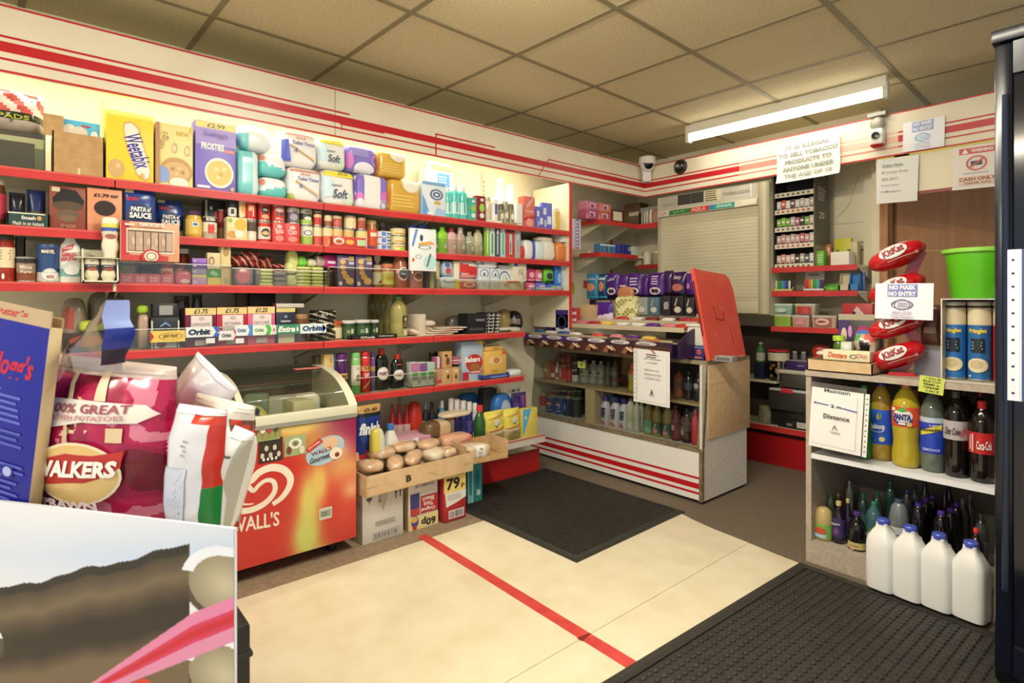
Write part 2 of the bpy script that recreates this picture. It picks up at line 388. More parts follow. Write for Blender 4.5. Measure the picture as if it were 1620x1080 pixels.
t, I, RUB = mat_thing('rubber_mat', 'black rubber mat with raised oval studs in front of the drinks shelf unit', -1.075, 1.15, .55, 2.475, .045, 1, 0, 0)
t.rotation_euler = (0, 0, R(-2.5)); t.location = (-.055, -.04, 0)
mb = MB(); nx, ny = 50, 42
for i in range(nx):
    for j in range(ny):
        x = I[0][0] + .02 + (I[1][0] - I[0][0] - .04) * i / (nx - 1); y = I[0][1] + .02 + (I[2][1] - I[0][1] - .04) * j / (ny - 1)
        mb.lathe([(.0115, .010), (.010, .0145), (.005, .0165)], RUB, 8, .78, 1.1, x, y)
o = mb.build('stud', t); o['kind'] = 'stuff'
t, I, RUB = mat_thing('rubber_mat', 'black rubber mat with a fine checker tread in front of the glass counter', -2.66, 1.745, -1.62, 2.60, .03, 2, 0, 0)
t.rotation_euler = (0, 0, R(1.5)); t.location = (.025, .06, 0)
mb = MB(); n = 0
for i in range(60):
    for j in range(48):
        x = I[0][0] + (I[1][0] - I[0][0]) * (i + .5) / 60; y = I[0][1] + (I[2][1] - I[0][1]) * (j + .5) / 48
        if (i + j) % 2: mb.box(x - .007, y - .0035, .010, x + .007, y + .0035, .0128, RUB)
        else: mb.box(x - .0035, y - .007, .010, x + .0035, y + .007, .0128, RUB)
o = mb.build('tread', t); o['kind'] = 'stuff'
TAPE = noisy('red_tape', '#bd3a35', '#cf4a42', 20, 4, .5)
t = MB().add([(-2.31, 1.385, .0046), (-1.0, 1.372, .0046), (-1.0, 1.422, .0046), (-2.31, 1.435, .0046), ], [(0, 1, 2, 3)], TAPE)
t.add([(-1.275, 1.37, .0047), (-1.25, 1.37, .0047), (-1.26, 1.425, .0047), (-1.268, 1.425, .0047)], [(0, 1, 2, 3)], '#7d2420')
tag(t.build('floor_tape'), 'strip of red tape stuck across the cream floor', 'tape')
# ---------------------------------------------------------------- ceiling lamp, cameras, alarm sensor
A = Vector((-2.17, 3.45, 0)); B = Vector((-.985, 3.49, 0)); ang = math.atan2(B.y - A.y, B.x - A.x); ln = (B - A).length
t = MB().box(0, -.03, 2.262, ln, .03, CZ, M('#e9e4d2', .4), .004).build('tube_light', loc=(A.x, A.y, 0), rz=ang); tag(t, 'white fluorescent batten lit on the ceiling above the tobacco sign', 'lamp')
for e in (-.005, ln - .02): MB().box(e, -.025, 2.205, e + .025, .025, 2.29, M('#dcd8c6', .4), .004).build('end_cap', t)
mb = MB(); mb.tube([(.02, 0, 2.232), (ln - .02, 0, 2.232)], .019, glow('lit_tube', '#fff8e8', 5.5), 12); mb.build('tube', t)
for nm, loc, l in (('middle', (-1.0, 1.1), 1.2), ('entrance', (-1.0, -1.3), 1.2)):  # the middle batten is an added fill lamp above the view
    t = MB().box(-l / 2, -.03, 2.27, l / 2, .03, CZ, M('#e9e4d2', .4), .004).build('tube_light', loc=(*loc, 0), rz=CR); tag(t, f'unseen white fluorescent batten on the ceiling at the {nm} of the shop', 'lamp')
    mb = MB(); mb.tube([(-l / 2, 0, 2.25), (l / 2, 0, 2.25)], .018, glow('lit_tube_' + nm, '#fff6e0', 62), 10); mb.build('tube', t)
t = MB().box(-.025, -1.7, 2.09, .025, 1.7, 2.12, M('#e9e4d2', .4)).build('tube_light', loc=(-2.76, 1.05, 0)); tag(t, 'fluorescent tube fitting hidden behind the striped fascia', 'lamp')
mb = MB(); mb.tube([(0, -1.68, 2.1), (0, 1.68, 2.1)], .014, glow('lit_tube_canopy', '#fff3d4', 6), 8); mb.build('tube', t)
# white turret camera in the corner
c = Vector((-2.60, 3.58, 2.16))
t = empty('security_camera', c, TH); tag(t, 'white turret security camera in the corner of the two fascias', 'camera')
MB().box(-.032, 0, -.13, .032, .05, .0, '#e8e4d8', .004).build('mount', t)
MB().lathe([(.045, -.01), (.062, .0), (.062, .05), (.05, .058)], M('#eeeae0', .3), 24).build('housing', t)
mb = MB(); mb.soft(.1, .1, .1, M('#eeeae0', .25), 2.0, 8, z0=-.06); mb.build('eyeball', t)
mb = MB(); mb.lathe([(.034, -.004), (.034, .004), (.0, .006)], M('#14151a', .12), 20, caps=False, xf=Matrix.Translation((0, -.046, -.012)) @ Matrix.Rotation(R(100), 4, 'X')); mb.build('lens', t)
c = ony(1077, 264, FY)
t = empty('dome_camera', c); tag(t, 'dark dome camera on the striped back fascia', 'camera')
q = Matrix.Rotation(R(90), 4, 'X')
MB().lathe([(.055, .0), (.052, .014), (.046, .02)], M('#3b352b', .4), 24, xf=q).build('base', t)
MB().lathe([(.044, .018), (.038, .034), (.026, .045), (.01, .05), (.001, .0505)], M('#1b1712', .08, 0, .8), 24, xf=q).build('dome', t)
MB().lathe([(.014, .049), (.012, .054), (.004, .055)], M('#8e887c', .3), 14, xf=q).build('lens', t)
c = ony(1388, 217, FY - .05)
t = empty('alarm_sensor', c); tag(t, 'grey and white alarm sensor with a red base hanging from the ceiling', 'sensor')
MB().box(-.045, -.02, .115, .045, .03, .135, '#8c8778').tube([(0, 0, .13), (0, 0, .06)], .008, '#8c8778').lathe([(.03, 0), (.045, .02), (.04, .05), (.02, .065)], M('#8f8a7a', .4), 16, .8, .6, cz=.045).build('bracket', t)
MB().box(-.034, -.03, -.045, .034, .03, .045, M('#e9e6dc', .3), .012).build('housing', t)
MB().lathe([(.022, -.0), (.018, .012), (.006, .014)], M('#2b2b2e', .2), 18, xf=Matrix.Translation((0, -.028, .004)) @ q).lathe([(.03, 0), (.026, .006)], M('#cfcabb', .3), 18, xf=Matrix.Translation((0, -.026, .004)) @ q).build('lens', t)
MB().lathe([(.02, -.06), (.036, -.045)], M('#c2282a', .3), 16).build('red_base', t)
# ---------------------------------------------------------------- kinds of goods; front at -y, base at z = 0, width along x
def carton(name, w, h, d, col, prints=(), side=None, topc=None, bev=.0012, front=None, sideprints=None):
    t = MB().box(-w / 2, -d / 2, 0, w / 2, d / 2, h, M(col), bev, faces={'left': M(side or col), 'right': M(side or col), 'top': M(topc or side or col), 'front': M(front or col)}).build(name)
    if prints: printed('printed_front', t, flat_surf(-d / 2), w, h, prints)
    if sideprints:
        o = printed('printed_side', t, flat_surf(-w / 2), d, h, sideprints); o.rotation_euler = (0, 0, PI / 2)
    return t
def can(name, w, h, d, bands, prints=(), lid=None, body='#b8b4a6', strip=(.0, 1.0)):
    r = w / 2; e = min(.004, h * .05)
    t = MB().lathe([(r * .93, 0), (r, e * .5), (r, e), (r * .985, e * 1.6), (r * .985, h - e * 1.6), (r, h - e), (r, h - e * .4), (r * .95, h), (r * .9, h - e)], M(body, .3, .6), 20).build(name)
    mb = MB(); z0, z1 = e * 1.7, h - e * 1.7; prof = []; ms = []
    for a, b, c in bands: prof += [(r * .992, z0 + (z1 - z0) * a), (r * .992, z0 + (z1 - z0) * b)]; ms += [M(c, .35), M(c, .35)]
    mb.lathe(prof, ms[:-1], 20, caps=False).build('label', t)
    if prints: printed('printed_label', t, cyl_surf(lambda z: r), w, h, prints, seg=6)
    if lid: MB().lathe([(r * 1.02, h - .012), (r * 1.03, h - .003), (r * .98, h + .002)], M(lid, .35), 20).build('lid', t)
    return t
def jar(name, w, h, d, col, lid, label, prints=(), lz=(.15, .68), sq=2, neck=.82, gloss=.12):
    r = w / 2; hl = min(.022, h * .16)
    t = MB().lathe([(r * .9, 0), (r, .006), (r, h * .70), (r * neck, h - hl), (r * neck, h - hl * .6)], M(col, gloss, 0, .6), 20, sq=sq).build(name)
    MB().lathe([(r * neck * 1.08, h - hl), (r * neck * 1.1, h - hl * .9), (r * neck * 1.1, h - .003), (r * neck, h)], M(lid, .35), 20).build('lid', t)
    if label: MB().lathe([(r * 1.012, h * lz[0]), (r * 1.012, h * lz[1])], M(label, .5), 20, sq=sq, caps=False).build('label', t)
    if prints: printed('printed_label', t, cyl_surf(lambda z: r * 1.015 + .0008), w, h, prints, seg=6)
    return t
PROF = {
 'pop': [(.80, 0), (.93, .02), (1, .06), (1, .16), (.92, .26), (.90, .32), (.97, .42), (1, .5), (1, .66), (.93, .74), (.72, .82), (.42, .89), (.27, .925), (.27, .95)],
 'soda': [(.80, 0), (.93, .02), (1, .06), (1, .30), (.985, .32), (.985, .62), (1, .64), (.97, .72), (.76, .81), (.44, .885), (.28, .92), (.28, .95)],
 'waist': [(.78, 0), (.95, .03), (1, .12), (.98, .22), (.86, .33), (.84, .38), (.96, .47), (1, .56), (1, .70), (.9, .78), (.62, .86), (.34, .915), (.27, .93), (.27, .95)],
 'squash': [(.9, 0), (1, .02), (1, .55), (.96, .62), (.6, .78), (.36, .86), (.33, .93), (.33, .95)],
 'sauce': [(.92, 0), (1, .02), (1, .60), (.9, .70), (.5, .80), (.42, .86), (.42, .90)],
 'shampoo': [(.92, 0), (1, .03), (.97, .4), (1, .7), (.9, .80), (.5, .84), (.5, .86)],
 'wash': [(.80, 0), (.95, .03), (1, .2), (.86, .45), (.80, .6), (.84, .70), (.6, .82), (.32, .88), (.28, .9)],
 'oil': [(.9, 0), (1, .02), (1, .30), (.95, .33), (1, .36), (1, .66), (.9, .76), (.6, .86), (.34, .92), (.32, .95)],
 'inverted': [(.72, 0), (.74, .01), (.74, .10), (.8, .14), (.98, .24), (.98, .34), (.84, .46), (.84, .52), (.98, .66), (1, .86), (.9, .97), (.7, 1.0)],
 'round': [(.85, 0), (.98, .04), (1, .12), (1, .5), (.98, .7), (.8, .86), (.5, .93), (.36, .95)],
}
def bottle(name, w, h, d, prof, col, cap, label=None, prints=(), capz=None, sx=1, sy=1, sq=2.0, rough=.1, fill=None, cap_r=None, bands=None):
    r = w / 2; P = [(a * r, z * h) for a, z in PROF[prof]]
    def Rz(z):
        for (r0, z0), (r1, z1) in zip(P, P[1:]):
            if z0 <= z <= z1: return (r0 + (r1 - r0) * (z - z0) / max(1e-6, z1 - z0)) * sx
        return P[-1][0]
    m = col if not isinstance(col, str) else M(col, rough, 0, .6)
    ms = m
    if fill: ms = [M(fill[0], rough, 0, .6) if (a[1] + b[1]) / 2 < fill[1] * h else M(fill[2], rough, 0, .6) for a, b in zip(P, P[1:])]
    t = MB().lathe(P, ms, 20, sx, sy, sq=sq).build(name, angle=1.0)
    if cap:
        zt = P[-1][1]; cr = cap_r * r if cap_r else P[-1][0] * 1.22
        MB().lathe([(cr, zt - (capz or .03) * h), (cr * 1.02, zt - (capz or .03) * h + .001), (cr, h - .002), (cr * .85, h)], M(cap, .35), 16, sx if cap_r else 1, sy if cap_r else 1).build('cap', t)
    if label:
        z0, z1, lc = label; n = 7; q = [(Rz(h * (z0 + (z1 - z0) * k / n)) / sx * 1.012, h * (z0 + (z1 - z0) * k / n)) for k in range(n + 1)]
        cs = M(lc, .45)
        if bands: cs = [M(next((c for a, b, c in bands if a <= (k + .5) / n < b), lc), .45) for k in range(n)]
        MB().lathe(q, cs, 20, sx, sy, sq=sq, caps=False).build('label', t)
    if prints: printed('printed_label', t, (lambda x, z, k: ((Rz(z) * 1.014 + .0018 + k) * math.sin(x / Rz(z)), -(Rz(z) / sx * sy * 1.014 + .0018 + k) * math.cos(x / Rz(z)), z)), w * sx, h, prints, seg=8)
    return t
def spray(name, w, h, d, bands, cap, prints=(), capf=.2):
    r = w / 2; hc = h * capf; hb = h - hc; prof = [(r * .94, 0), (r, .004)]; ms = [M('#b8b8b4', .3, .7)]
    for a, b, c in bands: prof += [(r, .005 + (hb - .012) * a), (r, .005 + (hb - .012) * b)]; ms += [M(c, .25)] * 2
    prof += [(r * .86, hb)]; ms += [M('#c8c8c4', .3, .7)]
    t = MB().lathe(prof, ms[:len(prof) - 1], 20).build(name)
    MB().lathe([(r * .92, hb - .004), (r * .93, hb + hc * .6), (r * .8, h - .004), (r * .6, h)], M(cap, .3), 20).build('cap', t)
    if prints: printed('printed_label', t, cyl_surf(lambda z: r), w, h, prints, seg=6)
    return t
def pillow_y(w, h, d, amp=.0, fr=14, seed=0, p=2.6):
    def y(x, z):
        u, v = min(1, abs(2 * x / w)), min(1, abs(2 * z / h - 1))
        b = d / 2 * max(0, 1 - u ** p) ** .6 * max(0, 1 - v ** p) ** .6
        return b + amp * (noise.noise(Vector((x * fr + seed, 3.1, z * fr))) + .5 * noise.noise(Vector((x * fr * 2.3, 7.7 + seed, z * fr * 2.3)))) * min(1, b / (d * .12) if d else 1)
    return y
def pouch(name, w, h, d, col, prints=(), colf=None, amp=None, rough=.25, seal=.06, seed=0, n=18, back=None, fr=14):
    """a sealed bag: two cushions joined at flat crimped seals top and bottom"""
    amp = d * .12 if amp is None else amp; yf = pillow_y(w, h, d, amp, fr, seed); mb = MB()
    cf = (lambda u, v: M(colf(u, v), rough)) if colf else M(col, rough)
    mb.sheet(lambda u, v: ((u - .5) * w, -yf((u - .5) * w, v * h), v * h), n, n, cf)
    mb.sheet(lambda u, v: ((.5 - u) * w, yf((u - .5) * w, v * h) * .9 + .0004, v * h), n, n, M(back or col, rough) if not colf else cf)
    t = mb.build(name, angle=1.2)
    if seal:
        for z0, z1 in ((h - h * seal, h * 1.0), (0, h * seal * .6)):
            s = MB(); nn = 24; s.sheet(lambda u, v: ((u - .5) * w, -yf((u - .5) * w, z0 + (z1 - z0) * v) - .0012 - .0008 * math.sin(v * 14), z0 + (z1 - z0) * v), nn, 6, M(colf(.5, .97) if colf else col, .3))
            s.build('seal', t)
    if prints: printed('printed_front', t, lambda x, z, k: (x, -yf(x, z) - .0012 - h * .004 - k, z), w, h, prints, seg=20 if h > .3 else 14)
    return t
def softpack(name, w, h, d, col, prints=(), n=5., amp=.002, seed=0, fm=None, rough=.22, fr=9, pinch=None, seg=10):
    t = MB().soft(w, h, d, M(col, rough), n, seg, amp, fr, seed=seed, fm=(lambda x, y, z: M(fm(x, y, z), rough)) if fm else None, pinch=pinch).build(name, angle=1.3)
    if prints:
        def sf(x, z, k):
            a, b = min(.995, abs(2 * x / w)), min(.995, abs(2 * z / h - 1)); q = max(0, 1 - a ** n - b ** n) ** (1 / n)
            return (x, -d / 2 * q - amp * .8 - k - .001, z)
        printed('printed_front', t, sf, w, h, prints, seg=14)
    return t
def rollpack(name, w, h, d, col, prints=(), roll='#f4f1ea', rows=2, film=None):
    """wrapped tissue: standing rolls showing through a printed film"""
    t = MB().soft(w, h, d, M(col, .22), 7, 10, .0025, 11, seed=w * 90).build(name, angle=1.3)
    r = w / 4
    for k in (-1, 1): MB().lathe([(r * .9, h - .012), (r * .86, h + .004), (r * .35, h + .004), (r * .33, h - .01)], M(roll, .8), 18, 1, min(1, d / w), k * r * .98, 0, caps=False).build('roll_end', t)
    if prints:
        n = 7
        def sf(x, z, k):
            a, b = min(.99, abs(2 * x / w)), min(.99, abs(2 * z / h - 1)); q = max(0, 1 - a ** n - b ** n) ** (1 / n)
            return (x, -d / 2 * q - .003 - k, z)
        printed('printed_front', t, sf, w, h, prints, seg=14)
    return t
def tub(name, w, h, d, col, lid, prints=(), label=None, taper=.88, sq=2.0, lh=.16, sy=1):
    r = w / 2
    m = col if not isinstance(col, str) else M(col, .3)
    t = MB().lathe([(r * taper * .96, 0), (r * taper, .003), (r * .97, h * (1 - lh))], m, 24, 1, sy, sq=sq).build(name)
    MB().lathe([(r, h * (1 - lh)), (r, h - .003), (r * .95, h)], M(lid, .3) if isinstance(lid, str) else lid, 24, 1, sy, sq=sq).build('lid', t)
    if label: MB().lathe([(r * taper * 1.01 + (r * .97 - r * taper) * .1, h * .12), (r * .985, h * (1 - lh) * .92)], M(label, .4), 24, 1, sy, sq=sq, caps=False).build('label', t)
    if prints: printed('printed_label', t, cyl_surf(lambda z: r * 1.0), w, h, prints, seg=6)
    return t
def tray(name, w, h, d, col, fh=None, th=.004, prints=(), bottom=None, inner=None):
    """open card tray, front lip of height fh"""
    fh = fh or h; m = col if not isinstance(col, str) else M(col, .6)
    t = MB().box(-w / 2, -d / 2, 0, w / 2, d / 2, th, m).box(-w / 2, -d / 2, 0, w / 2, -d / 2 + th, fh, m).box(-w / 2, d / 2 - th, 0, w / 2, d / 2, h, m)
    for s in (-1, 1):
        t.prism([(-d / 2, 0), (d / 2, 0), (d / 2, h), (-d / 2 + min(d * .4, h - fh + .001), h if fh < h else fh), (-d / 2, fh)], s * w / 2, s * (w / 2 - th), m, 'x')
    o = t.build(name, flat=True)
    if prints: printed('printed_front', o, flat_surf(-d / 2), w, fh, prints)
    return o
def bar(name, w, h, d, col, prints=()):
    """flow-wrapped bar lying along x: soft body with flat crimped ends"""
    t = MB().soft(w * .86, h, d, M(col, .25), 3.5, 6).build(name, angle=1.2)
    for s in (-1, 1): MB().box(s * w * .42 - w * .08, -d * .5, h * .45, s * w * .42 + w * .08, d * .5, h * .5 + .001, M(col, .3)).build('crimp', t)
    if prints:
        o = printed('printed_front', t, lambda x, z, k: (x, z - d / 2, h + k + .0006), w * .8, d, prints)
    return t
def art(name, parent, fn, nu, nv, col, rough=.4, coat=0):
    """a printed picture: a fine sheet whose ink colours are col(u, v)"""
    mb = MB(); m = bpy.data.materials.new('printed_picture'); m.use_nodes = True; nt = m.node_tree; b = nt.nodes['Principled BSDF']
    a = nt.nodes.new('ShaderNodeVertexColor'); a.layer_name = 'ink'; nt.links.new(a.outputs[0], b.inputs['Base Color']); b.inputs['Roughness'].default_value = rough; b.inputs['Coat Weight'].default_value = coat
    mb.sheet(fn, nu, nv, m); o = mb.build(name, parent)
    ca = o.data.color_attributes.new('ink', 'FLOAT_COLOR', 'POINT')
    for j in range(nv + 1):
        for i in range(nu + 1): ca.data[j * (nu + 1) + i].color = (*[lin(min(1, max(0, c))) for c in col(i / nu, j / nv)], 1)
    return o
def mix(a, b, t): t = max(0, min(1, t)); return tuple(x + (y - x) * t for x, y in zip(a, b))
def hx(h): return tuple(int(h.lstrip('#')[i:i + 2], 16) / 255 for i in (0, 2, 4))
def stroke(mb, pts, wd, mat, f):
    """ribbon of varying width along pts in (u, z) metres, placed by f(u, z)"""
    n = len(pts); V = [Vector(p) for p in pts]; vs = []
    for i in range(n):
        t = (V[min(i + 1, n - 1)] - V[max(i - 1, 0)]).normalized(); q = Vector((-t.y, t.x)); w = wd[i] if isinstance(wd, (list, tuple)) else wd
        vs += [f(*(V[i] - q * w / 2)), f(*(V[i] + q * w / 2))]
    mb.add(vs, [(2 * i, 2 * i + 2, 2 * i + 3, 2 * i + 1) for i in range(n - 1)], mat)
def smooth_pts(pts, k=6):
    out = []
    for i in range(len(pts) - 1):
        p0, p1, p2, p3 = (Vector(pts[max(i - 1, 0)]), Vector(pts[i]), Vector(pts[i + 1]), Vector(pts[min(i + 2, len(pts) - 1)]))
        for j in range(k):
            t = j / k; out.append(tuple(.5 * ((2 * p1) + (p2 - p0) * t + (2 * p0 - 5 * p1 + 4 * p2 - p3) * t * t + (3 * p1 - p0 - 3 * p2 + p3) * t ** 3)))
    return out + [tuple(pts[-1])]
def paper(name, w, h, prints, col='#f1efe9', curl=.0, th=.0008, thk=None):
    cy = lambda x, z: -curl * (abs(2 * x / w) ** 3 * .6 + max(0, 1 - z / h * 3) ** 2)
    mb = MB(); mb.sheet(lambda u, v: ((u - .5) * w, cy((u - .5) * w, v * h), v * h), 10, 10, M(col, .6)); mb.sheet(lambda u, v: ((.5 - u) * w, cy((.5 - u) * w, v * h) + th, v * h), 10, 10, M(col, .6))
    t = mb.build(name, angle=1.2)
    printed('lettering', t, lambda x, z, k: (x, cy(x, z) - k, z), w, h, prints, seg=8)
    return t
# ---- placing goods on planes
class Plane:
    def __init__(s, ax, v): s.ax = ax; s.v = v
    def hz(s, px, py, v): return (onx if s.ax == 'x' else ony)(px, py, v)
SHELF_ = Plane('x', LX)
ROUND = {can, jar, bottle, spray, tub}
ALL_LABELS = {}
LAST = []
def put(z, px, top, kind, name, cat, desc, b=0., i=.03, on=None, bot=None, d=None, pl=SHELF_, group=None, rz=0., rx=0., hh=None, ww=None, **kw):
    """stand one article on a shelf surface of height z: px = its left and right edge, top = its upper edge in the photograph"""
    v = pl.v - i if pl.ax == 'x' else pl.v + i
    if bot: b = pl.hz((px[0] + px[1]) / 2, bot, v)[2] - z
    if on: b = LAST[on] - z + .0015
    k = 0 if pl.ax == 'y' else 1; mid = (px[0] + px[1]) / 2
    a = pl.hz(px[0], HOR, v)[k]; c = pl.hz(px[1], HOR, v)[k]; w = ww or abs(c - a)
    h = hh or (pl.hz(mid, top, v)[2] - z - b)
    if d is None: d = w if kind in ROUND else .07
    t = kind(name, w, h, d, **kw)
    m = (a + c) / 2
    t.location = (v - d / 2, m, z + b + .0004) if pl.ax == 'x' else (m, v + d / 2, z + b + .0004)
    base = PI / 2 if pl.ax == 'x' else 0
    t.rotation_euler = (rx, 0, base + rz)
    tag(t, desc, cat, group); LAST.append(z + b + h)
    return t
def again(t, loc, label, group=None, rz=None, s=None):
    """another of the same kind with the same parts"""
    c = copy_tree(t); c.location = loc; c['label'] = label
    if group: c['group'] = group
    elif 'group' in c: del c['group']
    if rz is not None: c.rotation_euler[2] = rz
    if s: c.scale = (s, s, s)
    return c
ORD = ['first', 'second', 'third', 'fourth', 'fifth', 'sixth', 'seventh', 'eighth', 'ninth', 'tenth', 'eleventh', 'twelfth', 'thirteenth', 'fourteenth', 'fifteenth', 'sixteenth', 'seventeenth', 'eighteenth', 'nineteenth', 'twentieth']
def run(z, px0, px1, n, top, kind, name, cat, label, group, rows=1, pitch=None, **kw):
    """a row of n alike; label holds {o} for the ordinal from the left"""
    first = None; out = []; wpx = (px1 - px0) / n
    pl = kw.get('pl', SHELF_); v = pl.v - kw.get('i', .03) if pl.ax == 'x' else pl.v + kw.get('i', .03); k = 1 if pl.ax == 'x' else 0
    a = pl.hz(px0, HOR, v)[k]; c = pl.hz(px1, HOR, v)[k]; st = (c - a) / n
    kw.setdefault('ww', st * .98)
    t = put(z, (px0, px0 + wpx), top, kind, name, cat, label.format(o=ORD[0]), group=group, **kw)
    out = [t]
    # even spacing and one true size
    for j in range(n):
        L = Vector(t.location); L[k] = a + st * (j + .5)
        if j == 0: t.location = L
        else: out.append(again(t, L, label.format(o=ORD[j]), group))
    return out
# ================================================================ TOP SHELF
t = put(Z1, (-40, 72), 205, tray, 'storage_box', 'box', 'grey see-through plastic storage box at the near end of the top shelf', i=.04, d=.28, bottom=None, col=MISTY, th=.003)
MB().box(-.005, -.01, 0, .005, 0, .01, MISTY).build('handle', t, loc=(0, -.14, .17))
put(Z1, (-30, 55), 222, carton, 'cardboard_box', 'box', 'plain cardboard box inside the grey storage box on the top shelf', i=.07, d=.20, b=.005, col='#b08c5e')
def bagcol(u, v): return '#c9b9a8' if (v < .28) else ('#2e3326' if v < .42 else ('#b9504c' if (int(u * 5 + v * 4) % 2) else '#d9c4b8'))
put(Z1, (-30, 70), 136, pouch, 'crisp_bag', 'bag', 'red and clear multipack bag resting on the grey storage box', on=-2, i=.06, d=.16, col='#c06058', colf=bagcol, amp=.022, rough=.12,
    prints=[('t', .5, .33, .5, .10, 'PADS', '#c8c23a')])
t = put(Z1, (83, 165), 212, tray, 'cardboard_carton', 'box', 'open brown cardboard carton holding blue packets on the top shelf', i=.03, d=.20, fh=None, col=CARD)
w = .21
MB().box(-.105, -.104, .135, -.045, -.100, .215, CARD).build('flap', t, rot=(R(-4), 0, 0))
MB().box(-.003, -.1012, 0, .003, -.1, .03, '#e8dcc0').build('tape', t)
put(Z1, (98, 158), 192, carton, 'snack_packet', 'packet', 'blue and white packet standing in the open brown carton', i=.06, d=.03, b=.006, col='#54b4d8', prints=[('e', .2, .8, .18, .12, '#f1e9d8'), ('e', .45, .78, .22, .12, '#e8dcc8'), ('e', .85, .76, .1, .09, '#f3f0ea'), ('r', .5, .9, .75, .93, '#c33')])
put(Z1, (100, 155), 198, carton, 'snack_packet', 'packet', 'green-topped packet behind the blue one in the open brown carton', i=.11, d=.03, b=.006, col='#4f9e6b')
# cereals
put(Z1, (168, 243), 184, carton, 'cereal_box', 'box', 'yellow wheat biscuit cereal box with purple lettering turned on its side', i=.02, d=.11, col='#f2d93c', side='#e6c52c', prints=[
    ('p', [(.36, .90), (.52, .93), (.68, .86), (.95, .20), (.92, .07), (.80, .03), (.62, .10), (.42, .5), (.34, .8)], '#e2b65a'),
    ('p', [(.39, .87), (.52, .90), (.65, .83), (.92, .20), (.89, .09), (.80, .06), (.65, .13), (.45, .5), (.37, .78)], '#f5efe0'),
    ('t', .655, .48, .86, .24, 'Weetabix', '#3b2f9c', {'rot': R(-71), 'bold': .02, 'shear': .1}),
    ('e', .2, .18, .17, .14, '#d9b070'), ('e', .24, .22, .05, .04, '#e8c890'), ('r', 0, .97, 1, .985, '#f7e987'), ('e', .75, .1, .05, .05, '#e2b65a')])
put(Z1, (166, 244), 178, carton, 'wheat_biscuit_box', 'box', 'second yellow cereal box seen above and behind the purple-lettered one', i=.14, d=.08, col='#f0dc4e', prints=[('t', .6, .95, .6, .03, '12 x 2', '#b9961e')])
put(Z1, (246, 305), 197, carton, 'cereal_box', 'box', 'cream nut cereal box with a picture of a bowl of flakes', i=.02, d=.09, col='#efe39a', side='#b9885e', prints=[
    ('t', .2, .72, .55, .13, "Kellogg's", '#b98a4a', {'rot': R(75), 'shear': .2}), ('t', .72, .86, .34, .07, 'NEW', '#d5a83c'), ('e', .55, .25, .44, .22, '#c79a5a'), ('e', .55, .24, .36, .16, '#d9b67a'),
    ('e', .2, .18, .17, .13, '#8fa6d8'), ('e', .62, .07, .26, .08, '#f1ead8'), ('e', .45, .28, .05, .03, '#b98748'), ('e', .62, .3, .06, .03, '#eacb90'), ('e', .72, .24, .05, .03, '#b98748'), ('e', .55, .2, .05, .03, '#eacb90'),
    ('g', .50, .62, .08, .08, '#d2a9a0', .8), ('g', .85, .6, .08, .08, '#d2a9a0', .8), ('r', 0, 0, .1, 1, '#b9885e'), ('r', .93, .9, 1, 1, '#e6d13a')])
put(Z1, (309, 373), 194, carton, 'cereal_box', 'box', 'purple frosted flakes box with a yellow 2.99 price band', i=.02, d=.08, col='#8b7ad0', side='#6f62b8', prints=[
    ('r', 0, .90, 1, 1, '#efe289'), ('t', .5, .945, .44, .06, '£2.99', '#7d7440'), ('r', 0, .66, 1, .9, '#a995d6'), ('t', .42, .64, .56, .10, 'FROSTIES', '#f5f3ee', {'bold': .05}), ('r', .7, .575, .96, .62, '#d58a7a'),
    ('e', .58, .27, .36, .22, '#f0ebdc'), ('e', .58, .27, .31, .18, '#e2c76e'), ('e', .5, .32, .06, .03, '#f1dd9a'), ('e', .62, .25, .06, .03, '#cfae50'), ('e', .7, .33, .06, .03, '#f1dd9a'), ('e', .55, .2, .06, .03, '#f1dd9a'),
    ('r', .04, .03, .35, .07, '#e9e3f2'), ('e', .9, .05, .05, .03, '#d8b56a'), ('t', .5, .81, .6, .09, "Kellogg's", '#9080c8', {'shear': .2})])
# nappies
TEAL = lambda x, y, z: '#7fd8d4' if (z < .55 and x < .25) or z < .2 else '#e6f4f2'
put(Z1, (374, 411), 236, softpack, 'nappy_pack', 'pack', 'tall teal nappy pack standing beside the purple cereal box', i=.03, d=.16, col='#8adad6', n=6, amp=.004, fm=lambda x, y, z: '#dff3f0' if x > .22 else '#83d6d2')
t = put(Z1, (376, 432), 196, softpack, 'nappy_pack', 'pack', 'white and teal nappy pack lying on top of the tall teal pack', on=-1, i=.03, d=.16, col='#eef6f4', n=3.6, amp=.008, fm=lambda x, y, z: '#8fdcd8' if x < -.2 and z < .6 else '#f1f4f2')
put(Z1, (411, 456), 279, softpack, 'nappy_pack', 'pack', 'lower of two teal and white nappy packs beside the toilet tissue', i=.03, d=.18, col='#eaf4f2', n=4, amp=.005, fm=lambda x, y, z: '#74d2ce' if z < .45 + x * .3 else '#f1f4f2', prints=[('e', .1, .7, .08, .14, '#e08a70')])
put(Z1, (411, 455), 242, softpack, 'nappy_pack', 'pack', 'upper of two teal and white nappy packs beside the toilet tissue', on=-1, i=.03, d=.18, col='#eaf4f2', n=4, amp=.005, fm=lambda x, y, z: '#74d2ce' if z < .45 - x * .3 else '#f1f4f2', prints=[('e', .1, .75, .08, .12, '#e08a70')])
